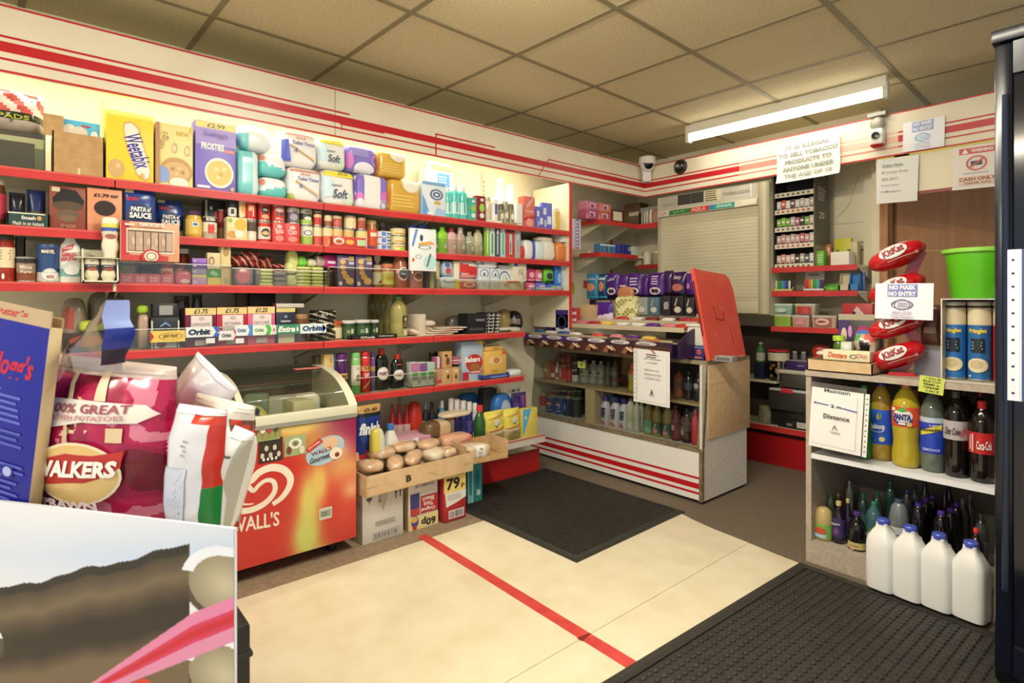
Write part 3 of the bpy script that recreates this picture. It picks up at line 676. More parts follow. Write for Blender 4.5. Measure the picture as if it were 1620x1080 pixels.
# tissue
TT = lambda n: [('r', 0, .86, 1, .93, '#d8a08a'), ('t', .58, .66, .64, .10, 'Toilet Tissue', '#6b6fae'), ('t', .5, .79, .3, .07, 'SPAR', '#c98a6a'), ('p', [(0, .7), (.16, .7), (.22, .1), (.0, .1)], '#5a66c8') if n else ('p', [(0, .2), (.12, .2), (.2, .02), (.0, .02)], '#c9cf6a'), ('p', [(.2, .6), (1, .16), (1, .12), (.2, .55)], '#d0a45c'), ('t', .35, .44, .08, .14, '4', '#5a66c8'), ('p', [(.9, .02), (1, .02), (1, .14), (.92, .14)], '#6a72c8')]
put(Z1, (456, 509), 265, rollpack, 'toilet_tissue_pack', 'pack', 'lower white toilet tissue pack with a gold diagonal stripe', i=.03, d=.2, col='#f4f1ec', prints=TT(0))
put(Z1, (447, 503), 208, rollpack, 'toilet_tissue_pack', 'pack', 'upper white toilet tissue pack with a blue corner', on=-1, i=.03, d=.2, col='#f4f1ec', prints=TT(1))
put(Z1, (436, 450), 221, softpack, 'toilet_tissue_pack', 'pack', 'sliver of a third tissue pack behind the two white ones', i=.24, d=.1, col='#f0ece4', fm=lambda x, y, z: '#d8a08a' if z > .7 else '#5a66c8' if z < .25 else '#f0ece4')
LS = lambda p: [('r', 0, .80, 1, 1, '#efe14a'), ('e', .12, .5, .22, .3, '#d4eaf2'), ('e', .9, .2, .3, .2, '#dcebd8'), ('t', .42, .56, .32, .10, 'Luxury', '#6d7686', {'shear': .2}), ('t', .52, .33, .44, .25, 'Soft', '#4f5a72', {'shear': .2}), ('t', .6, .9, .3, .09, p, '#9b8c28')]
put(Z1, (510, 562), 269, rollpack, 'toilet_tissue_pack', 'pack', 'lower soft toilet roll pack with a yellow top band', i=.03, d=.2, col='#f2f1ea', prints=LS('£1.29'))
put(Z1, (505, 548), 219, rollpack, 'toilet_tissue_pack', 'pack', 'upper soft toilet roll pack with a yellow top band', on=-1, i=.03, d=.2, col='#f2f1ea', prints=LS('£1.79'))
PU = [('r', 0, .1, .24, .95, '#7f6cc8'), ('r', .74, .3, 1, .95, '#8a78d0'), ('e', .12, .3, .12, .16, '#d878c8'), ('e', .86, .4, .12, .16, '#d878c8'), ('e', .13, .15, .11, .14, '#efe9f2'), ('g', .85, .15, .13, .16, '#b9a4d8', .6)]
put(Z1, (563, 615), 276, rollpack, 'toilet_tissue_pack', 'pack', 'lower quilted toilet roll pack, white with purple edges', i=.03, d=.2, col='#f3f0ee', prints=PU)
put(Z1, (549, 597), 231, rollpack, 'toilet_tissue_pack', 'pack', 'upper quilted toilet roll pack, all purple with a white panel', on=-1, i=.03, d=.2, col='#8f7fd2', prints=[('l', .15, .6, .85, .9, 5, '#c8bce8'), ('e', .55, .12, .33, .28, '#f1ecf2'), ('e', .06, .4, .16, .3, '#d07ac8'), ('g', .9, .5, .12, .2, '#c58ad0', .6)])
GO = [('e', .66, .86, .3, .26, '#f3ecd8'), ('g', .66, .86, .3, .26, '#e2c878', .85), ('l', .1, .15, .75, .55, 4, '#ecca6c'), ('r', 0, .0, .05, 1, '#e08c50')]
put(Z1, (616, 667), 284, rollpack, 'kitchen_roll_pack', 'pack', 'lower gold kitchen roll pack with a white oval', i=.03, d=.2, col='#e0b04c', prints=GO)
put(Z1, (598, 645), 240, rollpack, 'kitchen_roll_pack', 'pack', 'upper gold kitchen roll pack with a white oval', on=-1, i=.03, d=.2, col='#e2b452', prints=GO)
put(Z1, (668, 705), 288, carton, 'wipes_box', 'box', 'blue and white box printed with a circle beside the gold pack', i=.03, d=.12, col='#e8eff2', side='#b9d4ea', prints=[('r', 0, .9, 1, 1, '#84b8e0'), ('p', [(0, 0), (.35, 0), (.1, .5), (0, .6)], '#6ea6dc'), ('p', [(.5, 0), (1, 0), (1, .2), (.6, .28)], '#a9cbe8'), ('g', .6, .64, .28, .16, '#5d6d9c', .75), ('g', .6, .64, .16, .08, '#5d6d9c', .5), ('r', .5, .36, .75, .45, '#d8b84a'), ('r', .2, .05, .42, .12, '#f5f5f2')])
put(Z1, (680, 719), 256, rollpack, 'kitchen_roll_pack', 'pack', 'white kitchen roll pack with yellow top behind the blue box', b=.0, i=.2, d=.15, col='#f3f1e8', prints=[('r', 0, .86, 1, 1, '#efe07a'), ('r', .3, .52, .78, .80, '#5a9ad8'), ('l', .34, .55, .75, .77, 5, '#c8def0')])
for j, (a, b, tp) in enumerate(((706, 717, 296), (716, 729, 292), (729, 741, 294))):
    put(Z1, (a, b), tp, bottle, 'mouthwash_bottle', 'bottle', f'{ORD[j]} of three teal mouthwash bottles on the top shelf', group='mouthwash on the top shelf', i=.03 + .0 * j, d=.05, prof='shampoo', col='#5fcfc4', cap='#e4efec', sq=3, capz=.1, label=(.15, .5, '#c4ece6'), prints=[('r', .42, .2, .55, .5, '#2f9e9c')])
for a, b, tp, c, l in ((741, 754, 313, '#4fb6a6', 'teal hanging card of dental floss'), (754, 768, 310, '#8c2622', 'dark red card of toothpaste')):
    put(Z1, (a, b), tp, carton, 'dental_pack', 'pack', l + ' between the mouthwash and the roll-on', i=.03, d=.04, col=c, prints=[('e', .6, .55, .28, .16, '#9ed04a'), ('e', .6, .25, .25, .1, '#eee'), ('e', .6, .85, .2, .06, '#f2efe6')])
put(Z1, (769, 779), 311, bottle, 'roll_on_deodorant', 'bottle', 'cream roll-on deodorant in the small white tray', i=.04, d=.04, b=.005, prof='shampoo', col='#d6cfae', cap='#c9c4a2', capz=.3, cap_r=.8)
put(Z1, (779, 791), 313, spray, 'body_spray', 'spray can', 'white body spray with a blue patch in the small white tray', i=.04, b=.005, bands=[(0, 1, '#eceae2')], cap='#f2f0ea', prints=[('r', .35, .35, .7, .75, '#5a66b0')])
put(Z1, (768, 796), 341, tray, 'display_tray', 'tray', 'small white display tray under the roll-on and body spray', i=.03, d=.075, fh=.02, col='#e6e4d2')
put(Z1, (788, 800), 282, bottle, 'cleanser_bottle', 'bottle', 'tall white bottle at the back of the top shelf, taller of two', i=.2, d=.05, prof='sauce', col='#f0eee8', cap='#f4f2ee', capz=.12, cap_r=.6)
put(Z1, (805, 816), 292, spray, 'hair_mousse', 'spray can', 'tall white aerosol at the back of the top shelf', i=.17, bands=[(0, 1, '#f0eee8')], cap='#f5f4f0', capf=.25)
for j, (a, b, tp, cp) in enumerate(((791, 800, 322, '#5f5a3c'), (798, 807, 318, '#9c977c'), (807, 816, 322, '#6e6848'))):
    put(Z1, (a, b), tp, spray, 'antiperspirant', 'spray can', f'{ORD[j]} of three olive antiperspirant cans in a shared tray', group='olive antiperspirants', i=.05 + .0 * j, b=.004, bands=[(0, 1, '#8f8a68')], cap=cp, prints=[('e', .5, .4, .3, .14, '#e6e3d0')], capf=.3)
put(Z1, (794, 818), 346, tray, 'display_tray', 'tray', 'olive display tray under the three antiperspirant cans', i=.03, d=.07, fh=.02, col='#a09a72')
put(Z1, (817, 827), 322, carton, 'cream_box', 'box', 'narrow white toiletry box beside the red carton', i=.03, d=.05, col='#f0f0ee', prints=[('r', .2, .1, .8, .14, '#8fa6c8')])
put(Z1, (829, 846), 311, carton, 'hair_dye_box', 'box', 'tall coral red hair colour box on the top shelf', i=.03, d=.06, col='#e0786a', side='#d05a4a', topc='#c8584a', prints=[('p', [(.2, .72), (.8, .98), (1, .98), (.3, .6)], '#eab0a0'), ('t', .5, .52, .7, .07, 'COLOR', '#f6e4dc'), ('p', [(0, .3), (1, .42), (1, .3), (0, .2)], '#c83c30'), ('e', .5, .15, .32, .14, '#f0a898')])
for j, (a, b, tp) in enumerate(((848, 860, 327), (859, 873, 321))):
    put(Z1, (a, b), tp, carton, 'plaster_box', 'box', ('blue and white checked pack' if j == 0 else 'blue hanging pack with a raised corner') + ' near the end of the top shelf', i=.03 + .005 * j, d=.03, col='#6a72d6', prints=[('r', .1, .55, .4, .8, '#f0f0f4'), ('r', .5, .2, .9, .5, '#e8ecf6'), ('r', .2, .1, .4, .35, '#cfd6f2')], rz=R(-6 if j else 4))
put(Z1, (876, 888), 327, softpack, 'sponge_pack', 'pack', 'yellow and white wrapped pack last on the top shelf', i=.05, d=.05, col='#f0e2a8', fm=lambda x, y, z: '#e8c65a' if abs(x) < .25 and z < .8 else '#f2ecd8')
# ================================================================ SECOND SHELF
put(Z2, (-30, 10), 280, jar, 'sauce_jar', 'jar', 'sauce jar with a red label cut off by the picture edge', i=.03, d=.08, col='#5a3a22', lid='#cfc4b0', label='#b8324a')
t = put(Z2, (11, 78), 332, tray, 'display_tray', 'tray', 'dark green card tray of mash potato pouches on the second shelf', i=.02, d=.12, fh=.052, hh=.052, col='#26463f', prints=[('r', .02, .9, .9, 1, '#d8dcc8'), ('t', .5, .65, .34, .26, 'Smash', '#f2efdf', {'bold': .03}), ('t', .5, .25, .74, .26, 'Mash in an instant', '#e6e4d6'), ('e', .76, .66, .06, .16, '#dca05a')])
for j, (a, b, tp) in enumerate(((14, 40, 304), (42, 72, 300))):
    put(Z2, (a, b), tp, pouch, 'mash_pouch', 'pouch', f'{["dark", "navy and brown"][j]} instant mash pouch standing in the green tray', i=.05 + .03 * j, d=.04, b=.005, col='#1c1f26' if j == 0 else '#26335c', colf=(lambda u, v: '#2b3a72' if v > .45 else '#6a5648') if j else None)
put(Z2, (78, 136), 295, carton, 'gravy_box', 'box', 'rust brown box with a dark scalloped window', i=.03, d=.11, col='#8f4630', side='#7a3826', prints=[('p', [(.08, .72), (.35, .95), (.72, .92), (.95, .7), (.9, .5), (.6, .42), (.3, .45), (.1, .55)], '#1d1512'), ('e', .5, .55, .42, .11, '#5a4430'), ('e', .5, .36, .33, .11, '#6e5640'), ('e', .5, .26, .24, .08, '#7c6449'), ('r', .06, .86, .28, .96, '#d8c4a8'), ('t', .5, .09, .4, .09, 'SMASH', '#b98a6a')])
put(Z2, (138, 193), 299, carton, 'egg_box', 'box', 'peach coloured egg box with an oval dark window and price', i=.02, d=.09, col='#e39a70', side='#c97a52', prints=[('e', .5, .55, .33, .19, '#c87850'), ('e', .5, .55, .31, .175, '#2a120c'), ('t', .4, .84, .44, .09, '£1.79', '#2b211c', {'bold': .05}), ('t', .78, .84, .22, .07, 'RRP', '#2b211c'), ('r', .2, .0, .21, .35, '#cf855c'), ('r', .5, .0, .51, .3, '#cf855c'), ('r', .02, .0, .98, .16, '#d98862')])
for j, (a, b, tp, i_) in enumerate(((196, 247, 299, .02), (248, 291, 316, .10))):
    put(Z2, (a, b), tp, pouch, 'pasta_pouch', 'pouch', ['blue pasta sauce pouch with a green foot', 'darker blue pasta sauce pouch set further back'][j], i=i_, d=.035, col='#24407c', colf=lambda u, v: '#c8d28a' if v < .22 else '#d6e2ea' if v < .32 and abs(u - .5) < .4 else '#26468c', prints=[('t', .27, .78, .36, .10, 'Batchelors', '#d8343c'), ('r', .04, .9, .3, .98, '#d9cfa8'), ('e', .5, .36, .46, .32, '#1a2d60') , ('t', .52, .55, .62, .11, "PASTA n'", '#f5f3ea', {'bold': .05}), ('t', .5, .41, .68, .13, 'SAUCE', '#f5f3ea', {'bold': .05}), ('e', .55, .16, .3, .08, '#e0d890')])
put(Z2, (296, 322), 333, jar, 'curry_jar', 'jar', 'yellow curry sauce jar with a purple lid', i=.03, col='#e0b04a', lid='#4a2c4c', label='#e6c060', prints=[('r', .3, .42, .72, .58, '#dff0f2'), ('e', .5, .5, .16, .05, '#3a7c94'), ('e', .5, .25, .14, .08, '#f0d060')])
put(Z2, (322, 346), 342, can, 'tomato_tin', 'tin', 'tin of plum tomatoes with a black band', i=.03, bands=[(0, .3, '#b8b090'), (.3, .78, '#e8e2d0'), (.78, 1, '#22261e')], prints=[('t', .5, .86, .6, .14, 'ROMA', '#f0ece0', {'bold': .04}), ('e', .4, .45, .11, .22, '#d8402c'), ('e', .6, .45, .11, .22, '#e04a30')])
put(Z2, (324, 357), 317, carton, 'coffee_box', 'box', 'black box with a red dot behind the tomato tin', i=.12, d=.06, col='#1c1a1a', prints=[('e', .55, .62, .1, .12, '#a82428'), ('e', .3, .8, .06, .05, '#d8d4c8'), ('r', 0, 0, .12, 1, '#9c9478')])
put(Z2, (345, 359), 331, can, 'kidney_bean_tin', 'tin', 'small dark red tin behind the tomato tin', i=.10, b=.0, bands=[(0, .4, '#c89a6a'), (.4, 1, '#a83430')])
put(Z2, (359, 391), 344, carton, 'fruit_carton', 'carton', 'wide cream fruit carton showing orange segments', i=.03, d=.06, col='#ecd9a0', prints=[('e', .25, .25, .24, .16, '#dc9a50'), ('e', .68, .7, .3, .26, '#e9b93e'), ('e', .6, .3, .22, .16, '#f5efdc'), ('e', .15, .85, .12, .1, '#9cba6a')])
put(Z2, (362, 376), 311, can, 'soup_tin', 'tin', 'white and black soup tin standing on the fruit carton', on=-1, i=.04, bands=[(0, .45, '#e8e6da'), (.45, .9, '#2e2e2a'), (.9, 1, '#cfc7a8')], prints=[('r', .25, .15, .6, .4, '#3a3a36')])
put(Z2, (379, 390), 312, can, 'peach_tin', 'tin', 'cream and orange fruit tin standing on the fruit carton', on=-2, i=.04, bands=[(0, 1, '#ead9a4')], prints=[('e', .5, .5, .3, .25, '#e0a24a')])
TINS = [  # px0, px1, top, base, label, bands, prints
 (390, 408, 349, 0, 'cream and dark mushroom tin in the lower row', [(0, .5, '#e9dcc0'), (.5, 1, '#5a4a40')], [('e', .5, .3, .3, .12, '#f2e8d4')]),
 (390, 408, 319, 1, 'red tin with a gold stripe stacked on the mushroom tin', [(0, 1, '#c8302c')], [('r', .2, .5, .5, .8, '#e6b86a'), ('r', .55, .2, .65, .8, '#e8ddc0')]),
 (410, 431, 351, 0, 'red and white oval label tin in the lower row', [(0, .12, '#c22e2c'), (.12, .8, '#ecdfca'), (.8, 1, '#cf3a34')], [('e', .5, .48, .34, .2, '#3a3632'), ('e', .5, .45, .28, .1, '#d8b884')]),
 (410, 430, 321, 1, 'red tin with a black oval label stacked in the upper row', [(0, 1, '#c9332e')], [('e', .5, .62, .34, .2, '#2a2422'), ('t', .5, .62, .36, .10, 'STEAK', '#e8dcc4'), ('e', .5, .25, .3, .12, '#d8a878')]),
 (432, 454, 324, 1, 'round red tin with a silver band stacked above the red packets', [(0, 1, '#cc3a34')], [('e', .5, .72, .34, .12, '#e4c8b4'), ('r', .2, .42, .8, .55, '#5c5450'), ('t', .5, .22, .5, .12, 'Mince', '#f0e0d0')]),
 (478, 498, 358, 0, 'cream and lime rice pudding tin in the lower row', [(0, .45, '#a8c858'), (.45, 1, '#e9e5c8')], [('g', .5, .62, .36, .14, '#6a7ea8', .7)]),
 (478, 497, 330, 1, 'black and lime custard tin stacked above the rice pudding', [(0, .3, '#a9c956'), (.3, .75, '#3c4232'), (.75, 1, '#e6e2c4')], [('t', .5, .8, .55, .14, 'Ambrosia', '#2a2c24'), ('e', .5, .4, .3, .12, '#e8e4cc')]),
 (457, 477, 328, 1, 'grey and cream lettered tin stacked above the red packets', [(0, .75, '#6a6470'), (.75, 1, '#e6dfc6')], [('t', .5, .76, .4, .16, 'Aunt', '#2c2a30'), ('e', .4, .4, .3, .2, '#aaa0a8')]),
 (498, 511, 365, 0, 'cream tin with red cherries in the lower row', [(0, .5, '#d8564a'), (.5, 1, '#ecdcae')], []),
 (498, 511, 334, 1, 'cherry tin with a tan band stacked in the upper row', [(0, .6, '#c23a34'), (.6, .85, '#e6c890'), (.85, 1, '#7a3a2a')], []),
 (512, 529, 363, 0, 'peach coloured tin with an orange fruit in the lower row', [(0, .55, '#dc6c54'), (.55, 1, '#ecd9a4')], [('e', .6, .25, .2, .16, '#e8a05a')]),
 (515, 527, 340, 1, 'narrow brown and cream tin stacked in the upper row', [(0, .5, '#9a5c40'), (.5, 1, '#e6d4a8')], []),
 (528, 545, 366, 0, 'tan topped fruit tin in the lower row behind the red carton', [(0, 1, '#e6c684')], []),
 (527, 544, 341, 1, 'dark red fruit cocktail tin stacked in the upper row', [(0, .8, '#a8443a'), (.8, 1, '#d6b88a')], [('e', .5, .4, .35, .25, '#c8685a')]),
 (546, 563, 367, 0, 'second tan topped tin in the lower row behind the red carton', [(0, 1, '#e2c07a')], []),
 (548, 567, 341, 1, 'large plain cream tin stacked in the upper row', [(0, .9, '#ecd9a8'), (.9, 1, '#c8a868')], [('r', .2, .82, .8, .88, '#c89858')]),
 (566, 585, 365, 0, 'yellow and white tall tin in the lower row', [(0, .6, '#f0ead8'), (.6, 1, '#e9d890')], []),
 (568, 581, 344, 1, 'rusty red tin stacked in the upper row', [(0, .8, '#b0503c'), (.8, 1, '#d09a78')], []),
]
for a, b, tp, up, l, bands, pr in TINS:
    put(Z2, (a, b), tp, can, 'food_tin', 'tin', l + ' of the second shelf', b=.098 if up else 0, i=.035, bands=bands, prints=pr, group='tinned food on the second shelf', hh=.0975 if not up else None)
for j, (a, b) in enumerate(((432, 452), (452, 474))):
    put(Z2, (a, b), 352, carton, 'rusk_packet', 'packet', f'{["plain", "wider"][j]} red packet with white script below the stacked tins', i=.03, d=.06, col='#d8403a', hh=.0975, prints=[('t', .5, .6, .6, .28, ['Bisto', 'Oxo'][j], '#f3d8d0', {'rot': .2}), ('e', .5, .25, .34, .14, '#e88a80'), ('e', .5, .8, .2, .1, '#f0c8c0')])
put(Z2, (527, 579), 375, carton, 'stuffing_box', 'box', 'flat red carton with a green panel lying on the shelf edge', i=-.004, d=.03, col='#d0403a', prints=[('e', .17, .55, .16, .34, '#f0e0d0'), ('e', .17, .5, .1, .2, '#a86440'), ('e', .5, .5, .13, .24, '#e8b050'), ('r', .72, .2, .98, .8, '#bcd8a8')])
put(Z2, (583, 600), 348, jar, 'coffee_jar', 'jar', 'orange labelled jar on the lower jars beside the white stack', i=.06, b=.0, col='#a86a40', lid='#cfae6a', label='#d8582f', prints=[('r', .2, .45, .8, .58, '#f0e0c8')])
put(Z2, (568, 583), 344, jar, 'coffee_jar', 'jar', 'reddish jar at the back beside the orange labelled one', i=.13, col='#8c4636', lid='#b07a5c', label='#b04438')
FL = [('r', .12, .2, .42, .85, '#5a78c4'), ('r', .48, .45, .9, .7, '#5a6aa8'), ('r', .48, .2, .8, .32, '#8898c8')]
for j in range(3):
    put(Z2, (602, 623), 0, can, 'tuna_tin', 'tin', f'{["bottom", "middle", "top"][j]} flat blue and white fish tin of three in a stack', group='stacked fish tins', i=.03, b=.0345 * j, hh=.0342, bands=[(0, 1, '#e6e9ee')], prints=FL)
for j in range(3):
    put(Z2, (624, 646), 0, can, 'pease_tin', 'tin', f'{["bottom", "middle", "top"][j]} flat yellow tin with red print of three in a stack', group='stacked flat yellow tins', i=.03, b=.042 * j, hh=.0416, bands=[(0, .4, '#dfe08a'), (.4, 1, '#e8d8a0')], prints=[('r', .1, .55, .9, .68, '#dc8a5a'), ('e', .62, .3, .24, .2, '#b8d840')] if j == 0 else [('r', .1, .2, .9, .36, '#dc8a5a'), ('l', .2, .5, .85, .9, 2, '#d86a50')])
put(Z2, (602, 611), 352, jar, 'spice_jar', 'jar', 'slim grey spice jar at the back beside the jars', i=.14, col='#6a665c', lid='#8a8678', label='#a8a498')
put(Z2, (613, 622), 357, jar, 'spice_jar', 'jar', 'second slim spice jar, darker, at the back above the fish tins', i=.14, col='#4c4840', lid='#6e6a60', label='#8e887c')
for j, (a, b, tp) in enumerate(((650, 662, 355), (665, 680, 355))):
    put(Z2, (a, b), tp, bottle, 'cleaner_bottle', 'bottle', f'{["slim", "broad"][j]} white bottle with a tall blue cap behind the hanging card', i=.08, prof='shampoo', col='#e6e9ec', cap='#3d5cc8', capz=.2, cap_r=.85, sy=.7)
t = put(Z3, (649, 690), 362, carton, 'hair_remover_pack', 'pack', 'white and blue pack leaning out over the shelf edge', i=-.03, d=.02, b=.095, col='#eef2f0', rx=0, prints=[('p', [(.05, .6), (.2, .98), (.3, .98), (.12, .55)], '#6c9ad4'), ('p', [(.3, .6), (.95, .64), (.8, .72), (.34, .66)], '#e8a860'), ('g', .55, .56, .25, .05, '#6a6e78', .8), ('e', .42, .78, .06, .08, '#3a4a78'), ('e', .75, .2, .26, .17, '#bfe0dc'), ('p', [(.6, .1), (.66, .1), (.8, .4), (.74, .42)], '#4d6a70'), ('e', .1, .25, .05, .05, '#d8705c'), ('g', .3, .33, .12, .05, '#8c98a0', .8)])
SH = [
 (684, 697, 361, 'shampoo_bottle', 'dark green shampoo bottle behind the clear divider', 'shampoo', '#5cae34', '#3f8e2a', .0),
 (697, 712, 358, 'shampoo_bottle', 'bright lime shampoo bottle behind the clear divider', 'shampoo', '#9adf3e', '#8ed636', .0),
 (712, 726, 360, 'lotion_bottle', 'pink lotion bottle with a dark red cap', 'shampoo', '#e6b4b8', '#b82c48', .0),
 (726, 741, 359, 'conditioner_bottle', 'mauve bottle with a pump shaped white top', 'sauce', '#c0a898', '#e4dcd0', .0),
 (741, 754, 366, 'hand_wash_bottle', 'clear grey-green hand wash bottle', 'shampoo', '#aeb096', '#9c9c88', .0),
 (754, 768, 363, 'talc_bottle', 'beige round-topped talc bottle', 'round', '#cfc3a2', '#cfc3a2', .0)]
for a, b, tp, n, l, pr, c, cp, bb in SH:
    put(Z2, (a, b), tp, bottle, n, 'bottle', l + ' on the second shelf', i=.04, prof=pr, col=c, cap=cp, capz=.12, cap_r=.5, sy=.7, label=(.2, .55, c), prints=[('e', .6, .3, .16, .09, '#f2f0e4'), ('r', .3, .45, .7, .47, '#e8e4d4')])
BR = [(768, 775, 353, '#8ac43c'), (775, 783, 354, '#cfe0d8'), (784, 791, 357, '#4c5a5c'), (792, 800, 353, '#bcd4e4')]
for j, (a, b, tp, c) in enumerate(BR):
    put(Z2, (a, b), tp, carton, 'toothbrush_pack', 'pack', f'{ORD[j]} carded toothbrush pack, {["lime", "pale green", "dark", "pale blue"][j]}, beside the talc bottle', i=.04, d=.02, col=c, prints=[('r', .35, .1, .6, .7, ['#eee', '#3a9a5c', '#d8e4e4', '#4cc84c'][j]), ('e', .5, .8, .25, .08, '#f4f4f0'), ('r', 0, .95, 1, 1, '#c8383c')])
for j, (a, b, tp, c) in enumerate(((801, 814, 366, '#c84a40'), (815, 824, 361, '#b4bcb8'))):
    put(Z2, (a, b), tp, carton, 'toothpaste_pack', 'pack', ['red and silver upright toothpaste carton', 'grey carded brush set beside the red toothpaste carton'][j], i=.04, d=.04, col=c, prints=[('r', .35, .15, .7, .9, '#c9cfd0'), ('r', .45, .2, .55, .6, '#6c2c2c')])
put(Z2, (690, 765), 368, carton, 'divider_bin', 'shelf divider', 'clear plastic divider in front of the shampoo bottles', i=.012, d=.004, hh=.085, col='#ffffff').data.materials[0] = CLEAR
for a, b, tp, n, l, c, fm in ((824, 831, 388, 'tampon_pack', 'small red pack', '#c83c34', None), (831, 845, 379, 'pad_pack', 'rounded white pack', '#eeece8', None), (842, 848, 380, 'pad_pack', 'narrow purple pack', '#5a58c0', None), (848, 863, 381, 'pad_pack', 'pale mint pack', '#d8ece8', None), (860, 880, 380, 'pad_pack', 'white and pale yellow pack', '#ece8da', None), (881, 898, 383, 'nappy_bag_roll', 'soft orange pack', '#e0894a', None)):
    put(Z2, (a, b), tp, softpack, n, 'pack', l + ' at the end of the second shelf', i=.03, d=.09, col=c, n=4, amp=.003)
put(Z2, (853, 878), 374, softpack, 'wipes_pack', 'pack', 'flat cream wipes pack lying on the mint pack', on=-3, i=.05, d=.09, col='#efe2cc', n=3, amp=.002)
put(Z2, (880, 892), 371, carton, 'soap_box', 'box', 'grey-beige box on top of the orange pack', on=-2, i=.06, d=.06, col='#bdb4a4')
put(Z2, (890, 904), 374, carton, 'card_box', 'box', 'slanted white box on top of the orange pack', on=-3, i=.03, d=.05, col='#eeeeea', rz=R(10))
# ================================================================ THIRD SHELF
put(Z3, (-6, 24), 369, jar, 'pasta_sauce_jar', 'jar', 'tall pasta sauce jar with a cream label at the near end of the third shelf', i=.03, d=.08, col='#a83420', lid='#3c3a2c', label='#ead9ae', lz=(.3, .72), prints=[('l', .2, .45, .8, .68, 4, '#7a6240'), ('e', .35, .12, .08, .06, '#eee')])
put(Z3, (25, 57), 406, can, 'mince_tin', 'tin', 'brown and cream tin of mince beside the tall sauce jar', i=.03, bands=[(0, .35, '#8a4a2c'), (.35, .8, '#a08a72'), (.8, 1, '#3e3226')], prints=[('t', .5, .6, .6, .16, 'Mince', '#f0e6d0'), ('t', .5, .42, .5, .12, 'Fare', '#f0e6d0'), ('e', .5, .82, .3, .07, '#1c1814')])
put(Z3, (24, 40), 372, tray, 'card_tray', 'box', 'dim grey carton behind the brown mince tin', i=.22, d=.1, col='#55524a')
put(Z3, (57, 95), 387, can, 'milk_powder_tin', 'tin', 'dark blue tin of milk powder with a milk splash', i=.03, bands=[(0, .25, '#d8d2c6'), (.25, 1, '#2c4a7c')], lid='#34507e', prints=[('p', [(.2, .74), (.8, .78), (.82, .9), (.2, .88)], '#141c2c'), ('t', .5, .82, .56, .10, 'MARVEL', '#f2efe6', {'bold': .03}), ('e', .58, .22, .34, .16, '#f0ebe0'), ('g', .58, .3, .3, .05, '#9aa8b8', .8), ('t', .58, .16, .3, .08, '42%', '#9c3040')])
put(Z3, (94, 129), 362, bottle, 'garlic_mayo_bottle', 'bottle', 'tall white squeezy bottle of garlic mayonnaise', i=.025, prof='sauce', col='#efede2', cap='#f3f1e8', capz=.06, cap_r=.4, sy=.6, label=(.12, .62, '#dfe8dc'), bands=[(0, .3, '#8ac0b8'), (.3, .45, '#dfe8dc'), (.45, 1, '#eceadf')], prints=[('p', [(.08, .56), (.62, .64), (.66, .73), (.12, .66)], '#c02c38'), ('t', .38, .655, .4, .05, 'Crucials', '#f4e8e0', {'rot': .12}), ('t', .42, .53, .62, .075, 'GARLIC', '#c03038', {'rot': .1, 'bold': .05}), ('t', .42, .45, .62, .075, 'MAYO', '#c03038', {'rot': .1, 'bold': .05}), ('e', .55, .25, .3, .1, '#f5f5ee')])
t = put(Z3, (131, 188), 393, tray, 'card_tray', 'tray', 'small open cream tray holding two upside-down mayonnaise bottles', i=-.045, d=.10, fh=.01, col='#e6dfc6')
MB().box(-.079, -.05, .094, .079, .05, .0965, M('#e6dfc6')).build('top_card', t)
for j, (a, b) in enumerate(((134, 158), (160, 185))):
    put(Z3, (a, b), 399, bottle, 'mayonnaise_bottle', 'bottle', f'{["first", "second"][j]} upside-down mayonnaise bottle in the small cream tray', group='mayonnaise bottles in the tray', i=-.035, b=.005, hh=.088, prof='inverted', col='#e9e3c4', cap=None, sy=.7, label=(.5, .75, '#4a4a58'), prints=[('e', .5, .55, .3, .07, '#a85c40'), ('t', .5, .68, .5, .05, 'MAYO', '#e8e4d4'), ('t', .5, .88, .2, .08, '£1', '#6a6648')])
put(Z3, (161, 190), 343, bottle, 'mayonnaise_bottle', 'bottle', 'upside-down mayonnaise bottle standing on the small cream tray', i=-.052, b=.0985, prof='inverted', col='#efe9cf', cap=None, sy=.7, label=(.5, .84, '#e8dc6a'), bands=[(.0, .45, '#e8e0d0'), (.45, .75, '#3c56a8'), (.75, 1, '#e6da5a')], prints=[('e', .5, .52, .3, .06, '#a86448'), ('t', .5, .63, .6, .06, 'LIGHT', '#f2f0e8')])
# clear bin of the second bay
def clear_bin(px0, px1, label, h=.088, i=.008, z=Z3, div=()):
    a = onx(px0, HOR, LX - i)[1]; b = onx(px1, HOR, LX - i)[1]
    t = MB().box(0, 0, 0, .003, b - a, h, CLEAR).build('divider_bin', loc=(LX - i, a, z + .0005)); tag(t, label, 'shelf divider')
    for y in (0, b - a - .003): MB().box(-.02, y, 0, 0, y + .003, h, CLEAR).build('side_wall', t)
    mb = MB().box(-.0005, 0, h - .003, .0036, b - a, h, '#e8e6dc'); mb.build('painted_glint', t)  # opaque pale strip paints the glint on the clear top edge
    return t
clear_bin(186, 366, 'clear plastic bin along the third shelf in front of the jelly packets')
clear_bin(367, 517, 'clear plastic bin along the third shelf in front of the brown packets', .078)
clear_bin(520, 690, 'clear plastic bin along the third shelf in front of the cookie boxes', .1)
clear_bin(692, 832, 'clear plastic bin along the third shelf in front of the napkins', .06)
JP = [('t', .5, .62, .6, .24, 'fruit', '#f6d8dc', {'arc': .04}), ('t', .5, .35, .6, .24, 'jelly', '#f6d8dc'), ('e', .5, .12, .3, .1, '#d06a7c')]
run(Z3, 190, 275, 4, 428, carton, 'jelly_packet', 'packet', '{o} pink jelly packet from the near end of the clear bin', 'pink jelly packets', i=.02, d=.05, hh=.042, col='#dc6478', prints=JP)
